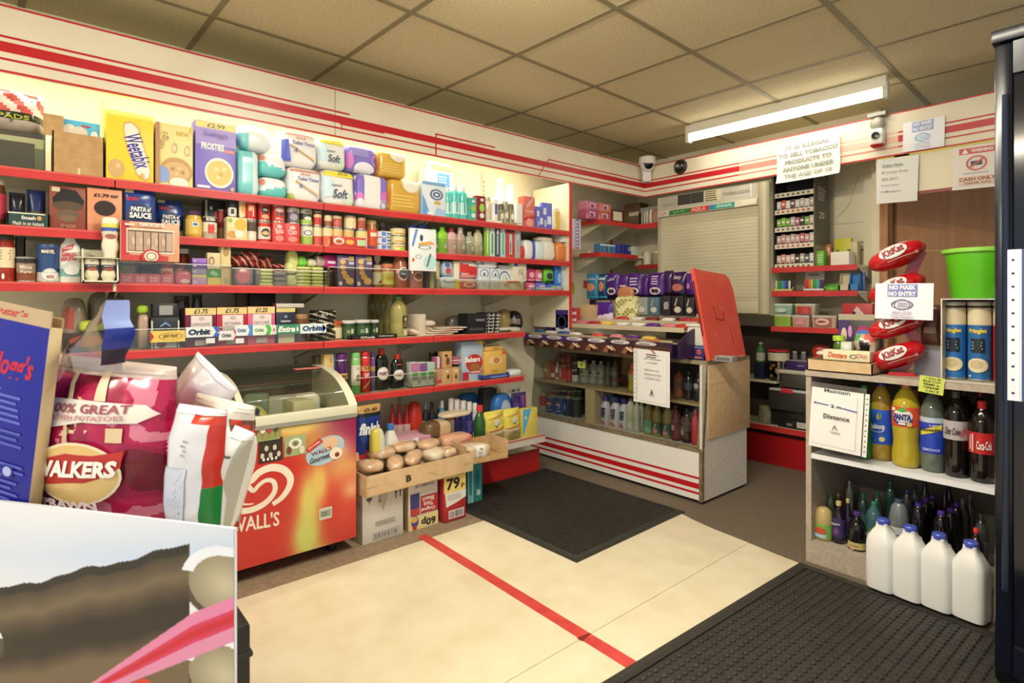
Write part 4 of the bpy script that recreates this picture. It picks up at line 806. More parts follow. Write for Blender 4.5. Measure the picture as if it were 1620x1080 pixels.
put(Z3, (277, 303), 428, softpack, 'jelly_tub', 'tub', 'pink wrapped tub beside the row of jelly packets', i=.02, d=.05, col='#d86a80', n=4, prints=[('e', .6, .25, .3, .16, '#f0d0d4')])
put(Z3, (190, 218), 391, bottle, 'salad_cream_bottle', 'bottle', 'pale yellow salad cream bottle with a green label', i=.10, prof='inverted', col='#e9e2a8', cap=None, sy=.7, label=(.5, .84, '#e9dc72'), bands=[(.0, .35, '#7aa43c'), (.35, 1, '#e9dc62')], prints=[('t', .5, .72, .2, .1, '£1', '#5c561c', {'bold': .03}), ('t', .5, .57, .6, .05, 'SALAD', '#f2f0e0')])
put(Z3, (219, 248), 393, bottle, 'brown_sauce_bottle', 'bottle', 'dark brown sauce bottle with a yellow price label', i=.10, prof='inverted', col='#2a2018', cap=None, sy=.7, label=(.5, .84, '#201a16'), bands=[(.4, 1, '#d8c84e')], prints=[('t', .5, .74, .2, .1, '£1', '#241e12', {'bold': .03}), ('t', .5, .57, .6, .05, 'BROWN', '#eee8dc'), ('e', .5, .3, .3, .06, '#8a8478')])
for j, (a, b) in enumerate(((252, 276), (279, 302))):
    put(Z3, (a, b), 392 + j, jar, 'ketchup_jar', 'jar', f'{["first", "second"][j]} red relish jar with a white lid behind the pink packets', group='red relish jars', i=.10, col='#7c2a18', lid='#ece8dc', label='#d8a884', lz=(.1, .45), prints=[('e', .5, .28, .34, .1, '#c84c34')])
for j, (z_, c) in enumerate(((.0, '#c9a0d8'), (.030, '#e6d88a'), (.045, '#a898c8'), (.072, '#6c3cae'), (.094, '#a878d8'))):
    put(Z3, (304, 327), 0, carton, 'tea_packet', 'packet', ['lilac packet at the bottom', 'thin yellow packet second', 'grey-lilac packet in the middle', 'deep purple packet fourth', 'light purple packet at the top'][j] + ' of the purple stack in the clear bin', group='stack of purple packets', b=z_, i=.03, d=.07, hh=(.0295, .0145, .0265, .0215, .021)[j], col=c, prints=[('r', .05, .3, .3, .6, '#dccaf0')])
put(Z3, (328, 350), 400, carton, 'biscuit_carton', 'carton', 'cream carton with a green band in the clear bin', i=.03, d=.05, col='#dcc89c', prints=[('r', 0, .24, 1, .5, '#3f9a44'), ('e', .4, .38, .18, .07, '#a4d09c'), ('e', .6, .34, .14, .06, '#a4d09c'), ('r', 0, 0, 1, .22, '#e6d060'), ('g', .3, .74, .2, .14, '#8c6a3a', .7)])
put(Z3, (350, 365), 389, carton, 'cracker_carton', 'carton', 'tall tan cracker carton at the end of the first clear bin', i=.02, d=.06, col='#dfc690', side='#ecdf9c', prints=[('e', .5, .85, .34, .12, '#b08c58'), ('e', .5, .12, .26, .08, '#b8b070'), ('r', 0, .45, 1, .47, '#c8a86c')])
# brown packets, yellow sponge-like cakes
WR = '#7a2018'
put(Z3, (370, 402), 440, softpack, 'ham_pack', 'pack', 'pink round pack behind the clear bin', i=.05, d=.06, hh=.085, col='#b8888c', fm=lambda x, y, z: '#e07c88' if (x + .05) ** 2 + (z - .5) ** 2 < .13 else '#8c7c7c', n=4, amp=.004)
put(Z3, (405, 413), 430, softpack, 'grey_pack', 'pack', 'grey crinkled pack beside the pink round pack', i=.05, d=.06, hh=.08, col='#83777a', n=4, amp=.006)
BW = lambda u, v: '#d8a498' if int(u * 9 + v * 5) % 4 == 0 else '#6e1c16' if int(u * 6 - v * 7) % 2 else '#8a2a20'
for j, (a, b, tp, bb, l) in enumerate(((368, 395, 398, .086, 'crumpled brown-red wrapper at the near end'), (384, 414, 388, .10, 'tall crumpled brown-red wrapper at the top'), (391, 414, 404, .082, 'rounded brown-red wrapper with pink print'), (412, 434, 393, .085, 'tan and red torn wrapper leaning'), (432, 456, 399, .085, 'flat brown-red wrapped cake'), (432, 456, 408, .06, 'lower flat brown-red wrapped cake'))):
    put(Z3, (a, b), tp, pouch, 'chocolate_cake_wrapper', 'packet', l + ' of the pile above the clear bin', group='pile of brown-red wrapped cakes', b=bb, i=.05 + .008 * j, d=.06, hh=(.055, .062, .05, .055, .026, .024)[j], col=WR, colf=BW, amp=.012, fr=30, rough=.15, n=14, seed=j * 3)
def yellow_stack(px0, px1, n, b0, l, i_=.05, h=.0165, c='#d9dc8c'):
    for j in range(n):
        put(Z3, (px0, px1), 0, softpack, 'wrapped_cake', 'packet', f'{ORD[j]} yellow slice from the bottom {l}', group='yellow slices ' + l, b=b0 + j * h, i=i_ + .002 * (j % 2), d=.07, hh=h * 1.0, col=c, n=4, amp=.0016, seed=j, seg=6)
yellow_stack(409, 434, 5, 0, 'of the stack beside the grey pack')
yellow_stack(471, 494, 6, 0, 'of the stack at the middle of the bin', .04)
yellow_stack(494, 514, 6, .0, 'of the stack at the far end of the bin', .045)
for j in range(3):
    put(Z3, (434, 455), 0, softpack, 'grey_pack', 'pack', f'{ORD[j]} grey-brown flat pack from the bottom between the yellow stacks', group='grey-brown flat packs', b=.024 * j, i=.05, d=.06, hh=.0235, col='#8c7e74', n=4, amp=.003, seed=j)
for a, b, tp, bb, c, l in ((453, 473, 436, 0, '#c9c78c', 'olive-yellow rounded pack low in the bin'), (453, 472, 414, .062, '#d6d88a', 'yellow rounded pack in the middle of its pile'), (456, 474, 396, .094, '#dfe08c', 'topmost yellow rounded pack of its pile'), (472, 487, 405, .100, '#7ed04a', 'bright green round pack on the yellow slices'), (487, 502, 409, .1, '#dcdcae', 'pale folded wrapper on the yellow slices'), (500, 517, 405, .1, '#c0a8a0', 'pinkish folded wrapper at the end of the pile')):
    put(Z3, (a, b), tp, softpack, 'wrapped_cake', 'packet', l, b=bb, i=.06, d=.06, hh=.058 if bb == 0 else None, col=c, n=3, amp=.004, fr=20)
# cookie boxes and jars
put(Z3, (520, 533), 430, softpack, 'chocolate_pack', 'pack', 'dark brown pack beside the cookie boxes', i=.06, d=.06, hh=.095, col='#3c2018', n=5, amp=.003)
put(Z3, (511, 535), 404, softpack, 'sweet_pack', 'pack', 'magenta and white pack sitting on the dark brown pack', on=-1, i=.06, d=.05, col='#c02c78', n=4, amp=.004, prints=[('r', .1, .35, .95, .55, '#f0dce8'), ('e', .2, .4, .1, .2, '#c02c78')])
for j, (a, b) in enumerate(((534, 561), (563, 589))):
    cx = [('e', .3, .8, .17, .08, '#dfb878'), ('e', .3, .62, .17, .08, '#d2a564'), ('e', .36, .46, .17, .08, '#dcb172'), ('e', .48, .33, .2, .09, '#cfa05c'), ('e', .7, .2, .24, .11, '#ddb272')]
    put(Z3, (a, b), 404, carton, 'cookie_box', 'box', f'{["first", "second"][j]} purple-grey cookie box with a trail of cookies down its front', group='cookie boxes', i=.03, d=.05, col='#6a5a78', side='#594a66', prints=[('t', .45, .9, .5, .07, 'Cookies', '#ded4dc'), ('r', .66, .84, .94, .96, '#e6c860'), ('t', .8, .9, .2, .06, '£1', '#3c2c10')] + cx + [('e', .16, .12, .1, .07, '#e6ddd4'), ('r', .64, .72, .95, .8, '#cfc4d4')])
put(Z3, (536, 594), 389, carton, 'biscuit_box', 'box', 'purple and white box lying across the two cookie boxes', on=-1, i=.02, d=.06, col='#6c2f8e', prints=[('r', .2, .06, .76, .94, '#ece9e4'), ('t', .1, .5, .1, .4, 'H', '#f0e6f4'), ('l', .8, .25, .97, .75, 3, '#c8a8d8')])
put(Z3, (591, 603), 390, carton, 'nut_box', 'box', 'dark red box with a cream shield behind the jars', i=.12, d=.04, col='#86241e', prints=[('p', [(.1, .7), (.5, .5), (.9, .7), (.9, .9), (.1, .9)], '#f0dcc0'), ('l', .2, .1, .8, .3, 2, '#d8a080')])
put(Z3, (593, 607), 419, jar, 'spread_jar', 'jar', 'small cream and red jar behind the clear bin', i=.04, col='#9a7450', lid='#b8a488', label='#e6dcc4', prints=[('p', [(.3, .2), (.8, .4), (.8, .2)], '#a83c34')])
put(Z3, (607, 627), 417, jar, 'honey_jar', 'jar', 'orange lidded jar with a yellow-green label', i=.04, col='#b87048', lid='#d8805c', label='#dcd880', prints=[('e', .5, .4, .3, .1, '#c8b040')])
put(Z3, (609, 626), 414, tub, 'pickle_tub', 'jar', 'dark jar with a bright green lid behind the orange lidded jar', i=.14, col='#38301e', lid='#8ed07c', taper=1.0)
put(Z3, (627, 650), 401, jar, 'gherkin_jar', 'jar', 'rounded pickle jar with a dark lid and oval label', i=.03, col='#a4624a', lid='#5c4034', label=None, neck=.7, prints=[('e', .5, .42, .36, .2, '#e8dccc'), ('e', .5, .42, .3, .15, '#4c4840'), ('t', .5, .42, .3, .06, 'Pickles', '#f0e8d8')])
put(Z3, (651, 674), 418, jar, 'beetroot_jar', 'jar', 'wide pink-red jar with a red lid beside the pickle jar', i=.03, col='#b86a54', lid='#d03c3a', label=None, neck=.9, prints=[('e', .5, .5, .34, .2, '#e6cfa8'), ('e', .5, .5, .26, .13, '#a04838')])
put(Z3, (674, 684), 425, jar, 'olive_jar', 'jar', 'dark narrow jar in the corner of the clear bin', i=.06, col='#3a2e20', lid='#54402c', label=None)
put(Z3, (684, 699), 412, jar, 'cotton_bud_tub', 'tub', 'tall cream ribbed tub beside the end of the clear bin', i=.03, col='#cfc29a', lid='#d9ccae', label='#cbbf98', neck=.98, gloss=.35)
put(Z3, (699, 723), 427, softpack, 'tissue_pack', 'pack', 'lower pale blue pocket tissue pack with a smile-shaped band', i=.03, d=.06, hh=.072, col='#cfdde4', n=4, prints=[('e', .5, .75, .4, .16, '#f1f3f2'), ('r', .1, .0, .9, .2, '#ecd8cc'), ('g', .5, .7, .4, .2, '#7a94b8', .85)])
put(Z3, (701, 717), 413, softpack, 'tissue_pack', 'pack', 'upper pocket tissue pack with blue flowers and a red spot', on=-1, i=.03, d=.06, col='#b8cadc', n=4, prints=[('e', .5, .35, .26, .2, '#c44a4c'), ('e', .4, .75, .24, .16, '#4f6ea8')])
put(Z3, (719, 727), 413, carton, 'plaster_box', 'box', 'narrow cream and yellow box beside the tissue packs', i=.03, d=.05, col='#eadfc8', prints=[('r', 0, 0, 1, .3, '#e4cc58')])
NAP = lambda x, y, z: '#d03c3a' if .25 < z + x * .25 < .75 else '#f0e8e4' if z > .5 else '#3c5c98' if x < -.35 else '#e8a0a0'
put(Z3, (725, 756), 433, softpack, 'napkin_pack', 'pack', 'lower red patterned pack behind the low clear bin', i=.03, d=.07, hh=.062, col='#e07c74', n=4, fm=lambda x, y, z: '#d8685c' if z < .7 else '#e6c0b4', prints=[('e', .55, .45, .3, .26, '#f0d8cc'), ('e', .55, .45, .2, .16, '#d8685c')])
put(Z3, (725, 758), 412, softpack, 'napkin_pack', 'pack', 'upper red white and blue pack above the low clear bin', on=-1, i=.03, d=.07, col='#d8443e', n=3.5, fm=NAP)
for j, (a, b) in enumerate(((758, 774), (777, 790))):
    put(Z3, (a, b), 424 + j, carton, 'soap_carton', 'carton', f'{["first", "second"][j]} upright blue and white toiletry carton under the white wipes pack', group='upright blue and white cartons', i=.03, d=.05, col='#dde6ee', prints=[('g', .5, .75, .44, .2, '#6d86b8', .8), ('r', .3, .55, .7, .85, '#ece8d8'), ('r', .4, .62, .6, .78, '#5a6880'), ('e', .5, .2, .2, .08, '#e8c8a8')])
put(Z3, (757, 789), 408, softpack, 'wipes_pack', 'pack', 'white flat wipes pack lying on two blue and white cartons', on=-1, i=.03, d=.06, col='#eeeee8', n=4, prints=[('r', .15, .3, .9, .7, '#dde4ea'), ('e', .2, .4, .06, .14, '#8a8a86'), ('e', .9, .4, .07, .16, '#c85c4c'), ('g', .05, .6, .12, .3, '#5c7cb8', .7)])
put(Z3, (789, 811), 420, carton, 'baby_wipes_pack', 'pack', 'white pack with a blue rounded panel behind the paper packs', i=.07, d=.05, col='#eef0f2', prints=[('g', .42, .45, .4, .32, '#5a78b0', .82), ('e', .45, .45, .24, .2, '#d8e0e4'), ('e', .55, .45, .06, .06, '#d8b050')])
GP = [('r', 0, .82, .3, 1, '#5a48b0'), ('t', .55, .5, .34, .34, '1G', '#8a8468'), ('l', .7, .1, .95, .3, 2, '#b8b090')]
for j, (a, b, tp, bb) in enumerate(((791, 809, 437, 0), (809, 829, 437, 0), (813, 833, 417, .062))):
    put(Z3, (a, b), tp, carton, 'toilet_paper_carton', 'carton', ['first cream carton marked 1g behind the low bin', 'second cream carton marked 1g with grey print', 'upper cream carton marked 1g with a purple corner'][j], i=.03, d=.06, b=bb, hh=.062 if not bb else None, col='#e6e0c8', prints=GP if j == 2 else GP[1:])
put(Z3, (803, 822), 437, carton, 'price_card', 'card', 'small coral price card in front of the cream cartons', i=.026, d=.002, b=.046, hh=.014, col='#e07a66')
for a, b, tp, bb, c, l, c2 in ((832, 849, 440, 0, '#d84878', 'pink pad pack at the near end', '#f0c0d0'), (834, 848, 424, .056, '#b83060', 'dark pink pad pack stacked', '#e8a8bc'), (848, 859, 426, .056, '#d86a7c', 'rose pad pack stacked', '#f4dce0'), (849, 866, 441, 0, '#5c6cc8', 'blue and pink pad pack low', '#e8b8d0'), (862, 877, 425, .048, '#6fc03a', 'lime and black pad pack stacked', '#2c4430'), (867, 886, 442, 0, '#3c5ac0', 'blue and green pad pack low', '#a8d868'), (880, 889, 420, 0, '#3c7ad0', 'tall bright blue wrapped pack', '#9cc4f0')):
    put(Z3, (a, b), tp, softpack, 'pad_pack', 'pack', l + ' in the end bay of the third shelf', i=.04 if bb == 0 else .05, d=.06, b=bb, hh=(.052 if a != 867 else .046) if bb == 0 and a != 880 else None, col=c, n=4, amp=.003, prints=[('e', .5, .5, .3, .22, c2), ('r', .1, .08, .9, .2, c2)])
put(Z3, (889, 896), 417, softpack, 'film_roll', 'pack', 'narrow pale blue wrapped roll at the end panel', i=.05, d=.05, col='#c4d4e4', n=4)
t = put(Z3, (847, 890), 451, tray, 'card_tray', 'tray', 'grey-blue printed card tray at the end of the third shelf', i=.004, d=.03, hh=.022, col='#8ea0b4', prints=[('t', .45, .5, .5, .5, 'bodyform', '#eef0ee'), ('e', .88, .6, .09, .3, '#e0a080')])

t = put(Z3, (191, 284), 352, carton, 'cake_box', 'box', 'peach and red cake box with a window showing six small cakes', b=.0895, i=-.058, d=.05, col='#dda27c', side='#e2b48c', prints=[('r', 0, 0, .14, 1, '#c4343c'), ('r', 0, 0, .8, .14, '#c8433f'), ('r', .09, .2, .9, .82, '#e8ddc6'), ('r', .11, .24, .88, .78, '#7a5a48')] + [('r', .12 + .128 * k, .26, .12 + .128 * k + .11, .74, ('#b89a84', '#c4a68e')[k % 2]) for k in range(6)] + [('e', .2 + .128 * k, .5, .03, .1, '#d2b8a0') for k in range(5)] + [('r', .3, .88, .72, .97, '#efe3d0'), ('t', .5, .92, .4, .06, 'CAKE', '#c98a6c'), ('r', .06, .88, .22, .94, '#e6d4c4'), ('e', .5, .1, .17, .2, '#c4343c'), ('e', .5, .12, .12, .14, '#ecdcc0'), ('g', .5, .12, .09, .1, '#7a5a40', .8)])
# ================================================================ FOURTH SHELF
t = MB().box(0, 0, 0, .003, .80, .085, CLEAR).build('divider_bin', loc=(LX - .008, .295, Z4 + .0005)); tag(t, 'clear plastic bin along the fourth shelf behind the chewing gum strips', 'shelf divider')
for y in (0, .797): MB().box(-.02, y, 0, 0, y + .003, .085, CLEAR).build('side_wall', t)
MB().box(-.0005, 0, .082, .0036, .80, .085, '#d8d6cc').build('painted_glint', t)  # glint painted along the clear plastic's top edge
put(Z4, (100, 140), 470, softpack, 'bread_bag', 'bag', 'dull clear bag of red wrapped goods behind the crisp multipack', i=.1, d=.15, col='#8a6a5c', n=3, amp=.012, fm=lambda x, y, z: '#a84a3c' if abs(z - .6) < .2 and x < -.1 else '#8c7f70')
put(Z4, (138, 205), 458, softpack, 'bread_bag', 'bag', 'tall dull clear bag behind the crisp multipack', i=.16, d=.12, col='#8c8270', n=3, amp=.014, pinch=.8)
put(Z4, (126, 176), 502, softpack, 'sponge_cake', 'packet', 'lime green packet behind the crisp multipack', b=.075, i=.06, d=.09, hh=.045, col='#b8c83a', n=4, amp=.003)
put(Z4, (100, 190), 522, carton, 'cake_carton', 'box', 'dark brown carton with rust lettering behind the crisp multipack', i=.05, d=.12, hh=.072, col='#3a2a22', prints=[('e', .4, .6, .3, .3, '#9c4a30')])
put(Z4, (219, 237), 497, softpack, 'biscuit_roll', 'packet', 'beige wrapped roll with a lime tub lid beside it', i=.05, d=.06, col='#b89c86', n=4, amp=.002)
put(Z4, (218, 236), 483, softpack, 'lime_pack', 'packet', 'small lime pack on top of the beige roll', on=-1, i=.05, d=.05, col='#9fc230', n=3)
put(Z4, (239, 284), 502, carton, 'lasagne_tray', 'box', 'black ready meal box with white edges and a blue chevron', i=.03, d=.06, col='#1c2128', prints=[('r', 0, 0, .06, .9, '#d8d4c8'), ('r', .94, 0, 1, .9, '#d8d4c8'), ('p', [(.3, .72), (.5, .86), (.7, .72), (.66, .7), (.5, .79), (.34, .7)], '#7aa4cc'), ('t', .5, .48, .7, .14, 'Heritage', '#ece8dc', {'shear': .2, 'arc': -.05}), ('r', .1, .02, .9, .3, '#d8d4cc'), ('e', .35, .15, .16, .12, '#8a4a34')])
put(Z4, (242, 281), 480, carton, 'lasagne_tray', 'box', 'second black box with a grey panel stacked on the white edged one', on=-1, i=.035, d=.06, col='#23272c', prints=[('r', .25, .15, .8, .85, '#9a9a94')])
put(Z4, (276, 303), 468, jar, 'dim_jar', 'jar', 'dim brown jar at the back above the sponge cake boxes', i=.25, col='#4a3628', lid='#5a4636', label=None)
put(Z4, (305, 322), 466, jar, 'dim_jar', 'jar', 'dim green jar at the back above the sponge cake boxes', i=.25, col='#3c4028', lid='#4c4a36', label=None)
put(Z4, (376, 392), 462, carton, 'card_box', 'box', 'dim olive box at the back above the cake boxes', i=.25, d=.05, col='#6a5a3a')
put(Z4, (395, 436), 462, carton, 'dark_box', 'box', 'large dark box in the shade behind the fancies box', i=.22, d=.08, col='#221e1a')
for j, (a, b, tp, c, pr, nm, l) in enumerate(((293, 342, 487, '#6c1f38', '£1.75', 'CHOCOLATE', 'maroon'), (343, 391, 486, '#b82038', '£1.75', 'VICTORIA', 'red'), (392, 435, 485, '#d8688a', '£1.25', 'FANCY CAKES', 'pink'))):
    put(Z4, (a, b), tp, carton, 'sponge_cake_box', 'box', f'{l} sponge cake box with a yellow price band', i=.03, d=.08, col=c, prints=[('r', 0, .82, 1, 1, '#e6cf86'), ('t', .5, .91, .46, .12, pr, '#2c2618', {'shear': .2, 'bold': .03}), ('r', .18, .28, .86, .80, '#e8dcd8'), ('e', .52, .72, .1, .05, '#c8b4b0'), ('t', .5, .58, .56, .07, nm, '#9c7c84'), ('t', .5, .49, .6, .07, 'SPONGE CAKE' if j < 2 else 'SPECIAL', '#9c7c84'), ('r', .3, .04, .7, .18, '#cfc4c0')])
put(Z4, (437, 467), 487, carton, 'lasagne_box', 'box', 'navy lasagne box with a yellow top band', i=.03, d=.06, col='#22263a', prints=[('r', 0, .88, 1, 1, '#dcc97c'), ('t', .5, .62, .5, .08, 'Lasagne', '#ecead8', {'bold': .03}), ('e', .5, .75, .08, .04, '#8c96a8'), ('r', .1, .0, .95, .3, '#e6dcc4'), ('p', [(.46, .5), (.54, .5), (.5, .42)], '#e6dcc4')])
put(Z4, (437, 481), 480, carton, 'pasta_box', 'box', 'flat white box lying on top of the navy lasagne box', on=-1, i=.03, d=.06, col='#c9c0b4', side='#8a4a44')
put(Z4, (467, 491), 497, tub, 'gravy_tub', 'tub', 'short brown tub beside the navy lasagne box', i=.04, col='#7c5034', lid='#a47a50', taper=.95, prints=[('p', [(.3, .15), (.7, .15), (.5, .4)], '#3a2418')])
BLK = lambda u, v: ('#1c1a16', '#3a3428', '#c8c0a4', '#26231c')[int(u * 7 + v * 9) % 4]
for j, (tp, bb) in enumerate(((0, 0), (0, .05), (0, .095))):
    put(Z4, (494, 536), 0, pouch, 'noodle_packet', 'packet', f'{["bottom", "middle", "top"][j]} crinkled black and cream packet of three in a heap', group='heap of black packets', b=bb, i=.04 + .01 * j, d=.07, hh=.056, col='#26231c', colf=BLK, amp=.01, fr=26, seed=j * 5, n=14)
for a, b, tp, c, ld, lb, l in ((521, 545, 508, '#a8683c', '#c4532c', '#e2cfa4', 'large jar with an orange-red lid and cream label'), (545, 566, 507, '#2f4a26', '#dcdcd4', '#3c5a30', 'first green jar with a white lid'), (566, 590, 506, '#2c4624', '#dcdcd4', '#3c5c34', 'second, wider green jar with a white lid'), (588, 602, 506, '#263a20', '#d4d4cc', '#2e4a2a', 'third green jar with a white lid, partly hidden')):
    put(Z4, (a, b), tp, jar, 'pesto_jar', 'jar', l + ' on the fourth shelf', i=.06 if a != 588 else .1, col=c, lid=ld, label=lb, neck=.95, prints=[('r', .5, .3, .68, .55, '#d8dcc4'), ('l', .2, .32, .45, .5, 3, '#c8d8b0' if a != 521 else '#6a4a2c')], lz=(.1, .66))
t = put(Z4, (556, 628), 531, tray, 'card_tray', 'tray', 'long black card tray with white lettering in front of the green jars', i=.006, d=.045, hh=.022, col='#1c1a18', prints=[('t', .35, .45, .3, .5, 'POTnoodle', '#ecead8', {'bold': .03}), ('t', .75, .6, .34, .3, 'TERIYAKI', '#d8d4c4')])
OIL = clear('oil_plastic', '#c9bd6a', .10, .06)
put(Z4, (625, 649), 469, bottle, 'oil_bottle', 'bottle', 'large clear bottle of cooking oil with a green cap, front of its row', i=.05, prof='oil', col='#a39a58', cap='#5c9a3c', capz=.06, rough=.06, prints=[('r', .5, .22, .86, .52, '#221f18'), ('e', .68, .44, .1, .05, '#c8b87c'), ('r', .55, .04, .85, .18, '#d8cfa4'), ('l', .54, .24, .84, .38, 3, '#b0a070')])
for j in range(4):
    put(Z4, (612 - 9 * j, 634 - 9 * j), 471, bottle, 'oil_bottle', 'bottle', f'{ORD[j + 1]} cooking oil bottle from the front, standing back in the shade', group='cooking oil bottles', i=.13 + .065 * j, ww=.072, hh=.29 - .004 * j, prof='oil', col='#7c7440', cap='#4c7a34', capz=.06, rough=.08, prints=[('r', .5, .22, .86, .5, '#221f18')])  # oil and cap colours darkened from the front bottle's to imitate shade
FLT = lambda u, v: ('#c8b298', '#a88c74', '#d8c8b4', '#b09478')[int(u * 5 + v * 3) % 4]
def lying(px, z, hh, dd, name, l, col, ry=0, **kw): return put(z, px, 0, softpack, name, 'packet', l, d=dd, hh=hh, col=col, **kw)
lying((650, 690), Z4, .05, .12, 'wrap_packet', 'brown wrapped packet beside the oil bottle', '#a08474', i=.06, n=3, amp=.008, fm=lambda x, y, z: FLT(x + .5, z))
put(Z4, (662, 672), 497, carton, 'wrap_packet', 'packet', 'white-edged flat packet standing on edge beside the oil bottle', i=.05, d=.10, col='#d8c8b4', rz=R(12))
lying((668, 692), Z4, .034, .1, 'wrap_packet', 'pinkish cream packet on the brown wrapped one', '#e0d0c0', b=.051, i=.07, n=3, amp=.004)
for j in range(4): lying((672 + 8 * j, 722 + 8 * j), Z4, .011, .13, 'wrap_packet', f'{ORD[j]} flat cream and red wrap packet from the bottom of a slumped pile', '#dccab4', b=.0115 * j + (.052 if 0 else 0), i=.02 + .004 * j, group='slumped flat wrap packets', n=4, amp=.002, prints=[('r', .3, .3, .6, .6, '#c8766a')])
put(Z4, (712, 738), 500, softpack, 'dark_pack', 'packet', 'grey-black crumpled packet behind the flat wraps', i=.14, d=.08, col='#4c453c', n=3, amp=.008)
put(Z4, (740, 768), 496, carton, 'tea_box', 'box', 'black box with a patterned white and black end', i=.03, d=.10, col='#17161a', prints=[('r', .45, .62, .95, .74, '#7a7878'), ('t', .5, .26, .8, .2, 'dominos', '#5a5a58', {'shear': .2})])
pt = [('r', .02 + .16 * (k % 6), .03 + .16 * (k // 6), .02 + .16 * (k % 6) + (.12 if (k * 7 % 3) else .05), .03 + .16 * (k // 6) + .05, '#e4e2da') for k in range(36)] + [('r', .05 + .16 * (k % 6), .05 + .16 * (k // 6), .09 + .16 * (k % 6), .05 + .16 * (k // 6) + .11, '#e4e2da') for k in range(0, 36, 2)]
put(Z4, (768, 790), 494, carton, 'tea_box', 'box', 'black and white maze patterned box against the black box', i=.03, d=.09, col='#1a1a1a', prints=pt)
lying((790, 826), Z4, .03, .12, 'salad_tray', 'clear-lidded green tray at the far end of the fourth shelf', '#7c8458', i=.03, n=5, fm=lambda x, y, z: '#4a5c30' if z < .5 and x < 0 else '#c8c4b4')
put(Z4, (795, 815), 490, softpack, 'flour_bag', 'bag', 'dull yellow bag lying behind the green tray', i=.2, d=.1, col='#a8965c', n=3, amp=.01)
put(Z4, (812, 830), 492, softpack, 'wine_bottle', 'bag', 'black bag in the corner at the far end of the fourth shelf', i=.16, d=.12, col='#1c1a20', n=3, amp=.01, fm=lambda x, y, z: '#8a7a70' if abs(z - .5) < .15 and x < .1 else '#1e1c24')
# chewing gum strips on the bin front
GUM = [((237, 293), 523, 541, '#e6c763', [('p', [(0, 0), (.12, .5), (0, 1)], '#c23028'), ('t', .58, .48, .42, .34, 'JUICY FRUIT', '#5c4010', {'bold': .03}), ('g', .58, .5, .34, .3, '#8a5a1c', .93)], 'yellow juicy gum strip with a red notch'),
 ((294, 347), 517, 533, '#e9ebe8', [('p', [(.8, 1), (1, 1), (1, 0), (.8, 0), (.9, .5)], '#3a6ac0'), ('t', .4, .5, .66, .6, 'Orbit', '#1e3450', {'bold': .06, 'shear': .15}), ('r', .92, .35, 1, .42, '#e8e8f0')], 'large white gum strip ending in a blue arrow'),
 ((346, 373), 523, 538, '#e6e2e0', [('p', [(.85, 1), (1, 1), (1, 0), (.85, 0), (1, .5)], '#c0303c'), ('t', .45, .5, .55, .4, 'Orbit', '#3c3c4c', {'bold': .04})], 'small white gum strip with a red corner'),
 ((372, 400), 514, 531, '#e6eaee', [('p', [(.7, 1), (1, 1), (1, 0), (.7, 0), (.82, .5)], '#4a8ccc'), ('t', .36, .5, .5, .36, 'Orbit', '#4a6c94', {'bold': .04})], 'white gum strip with a light blue arrow'),
 ((400, 430), 514, 530, '#e8ece0', [('p', [(.65, 1), (.9, 1), (.98, .5), (.9, 0), (.65, 0), (.76, .5)], '#52b848'), ('t', .34, .5, .46, .36, 'Orbit', '#5c8c58', {'bold': .04})], 'white gum strip with a bright green arrow'),
 ((430, 437), 514, 529, '#e8dcd8', [('e', .5, .5, .2, .15, '#c83c4c')], 'tiny white gum ticket with a red dot'),
 ((437, 474), 513, 528, '#3f8a6a', [('t', .44, .5, .74, .62, 'Extra', '#eef2e8', {'bold': .05, 'shear': .25}), ('p', [(.88, .2), (.95, .3), (.92, .8), (.86, .6)], '#e8f0e0')], 'green gum strip with white slanted lettering'),
 ((475, 516), 512, 527, '#dfe9ea', [('t', .44, .52, .72, .58, 'Orbit', '#1f3e6c', {'bold': .05, 'shear': .1}), ('p', [(.84, .95), (1, .5), (.84, .05), (.86, .05), (.99, .5), (.86, .95)], '#3a5c9c'), ('e', .82, .45, .06, .2, '#2c50b0')], 'pale gum strip with dark blue lettering')]
for px, tp, bt, c, pr, l in GUM:
    put(Z4, px, tp, carton, 'gum_strip', 'price strip', l + ' on the fourth shelf', bot=bt, i=.002, d=.002, col=c, prints=pr, bev=0)
for px in ((326, 340), (373, 386)): put(Z4, px, 535, carton, 'price_ticket', 'ticket', f'blank white price ticket {"below the blue arrow" if px[0] < 350 else "below the light blue arrow"} gum strip', bot=543, i=.003, d=.001, col='#e6e2e2', bev=0)
# ================================================================ FIFTH SHELF
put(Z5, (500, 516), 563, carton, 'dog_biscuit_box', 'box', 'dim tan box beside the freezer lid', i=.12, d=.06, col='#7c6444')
put(Z5, (513, 528), 560, carton, 'insecticide_box', 'box', 'yellowish tan box with small print beside the freezer lid', i=.06, d=.05, col='#d6b878', prints=[('t', .7, .85, .2, .1, 'S', '#4a3a20'), ('e', .5, .3, .3, .1, '#4a4a54')])
put(Z5, (527, 535), 559, carton, 'insecticide_box', 'box', 'narrow blue box behind the purple spray', i=.07, d=.05, col='#4c7ca8')
put(Z5, (535, 553), 559, spray, 'air_freshener', 'spray can', 'purple air freshener with a yellow 89 price band', i=.03, bands=[(0, .45, '#3a1c44'), (.45, .62, '#d8b464'), (.62, 1, '#4a1c58')], cap='#5c2068', capf=.14, prints=[('t', .55, .44, .5, .1, '89', '#2c1e10', {'bold': .03}), ('t', .5, .25, .14, .24, 'Elbow', '#c8a8d0', {'rot': R(90)})])
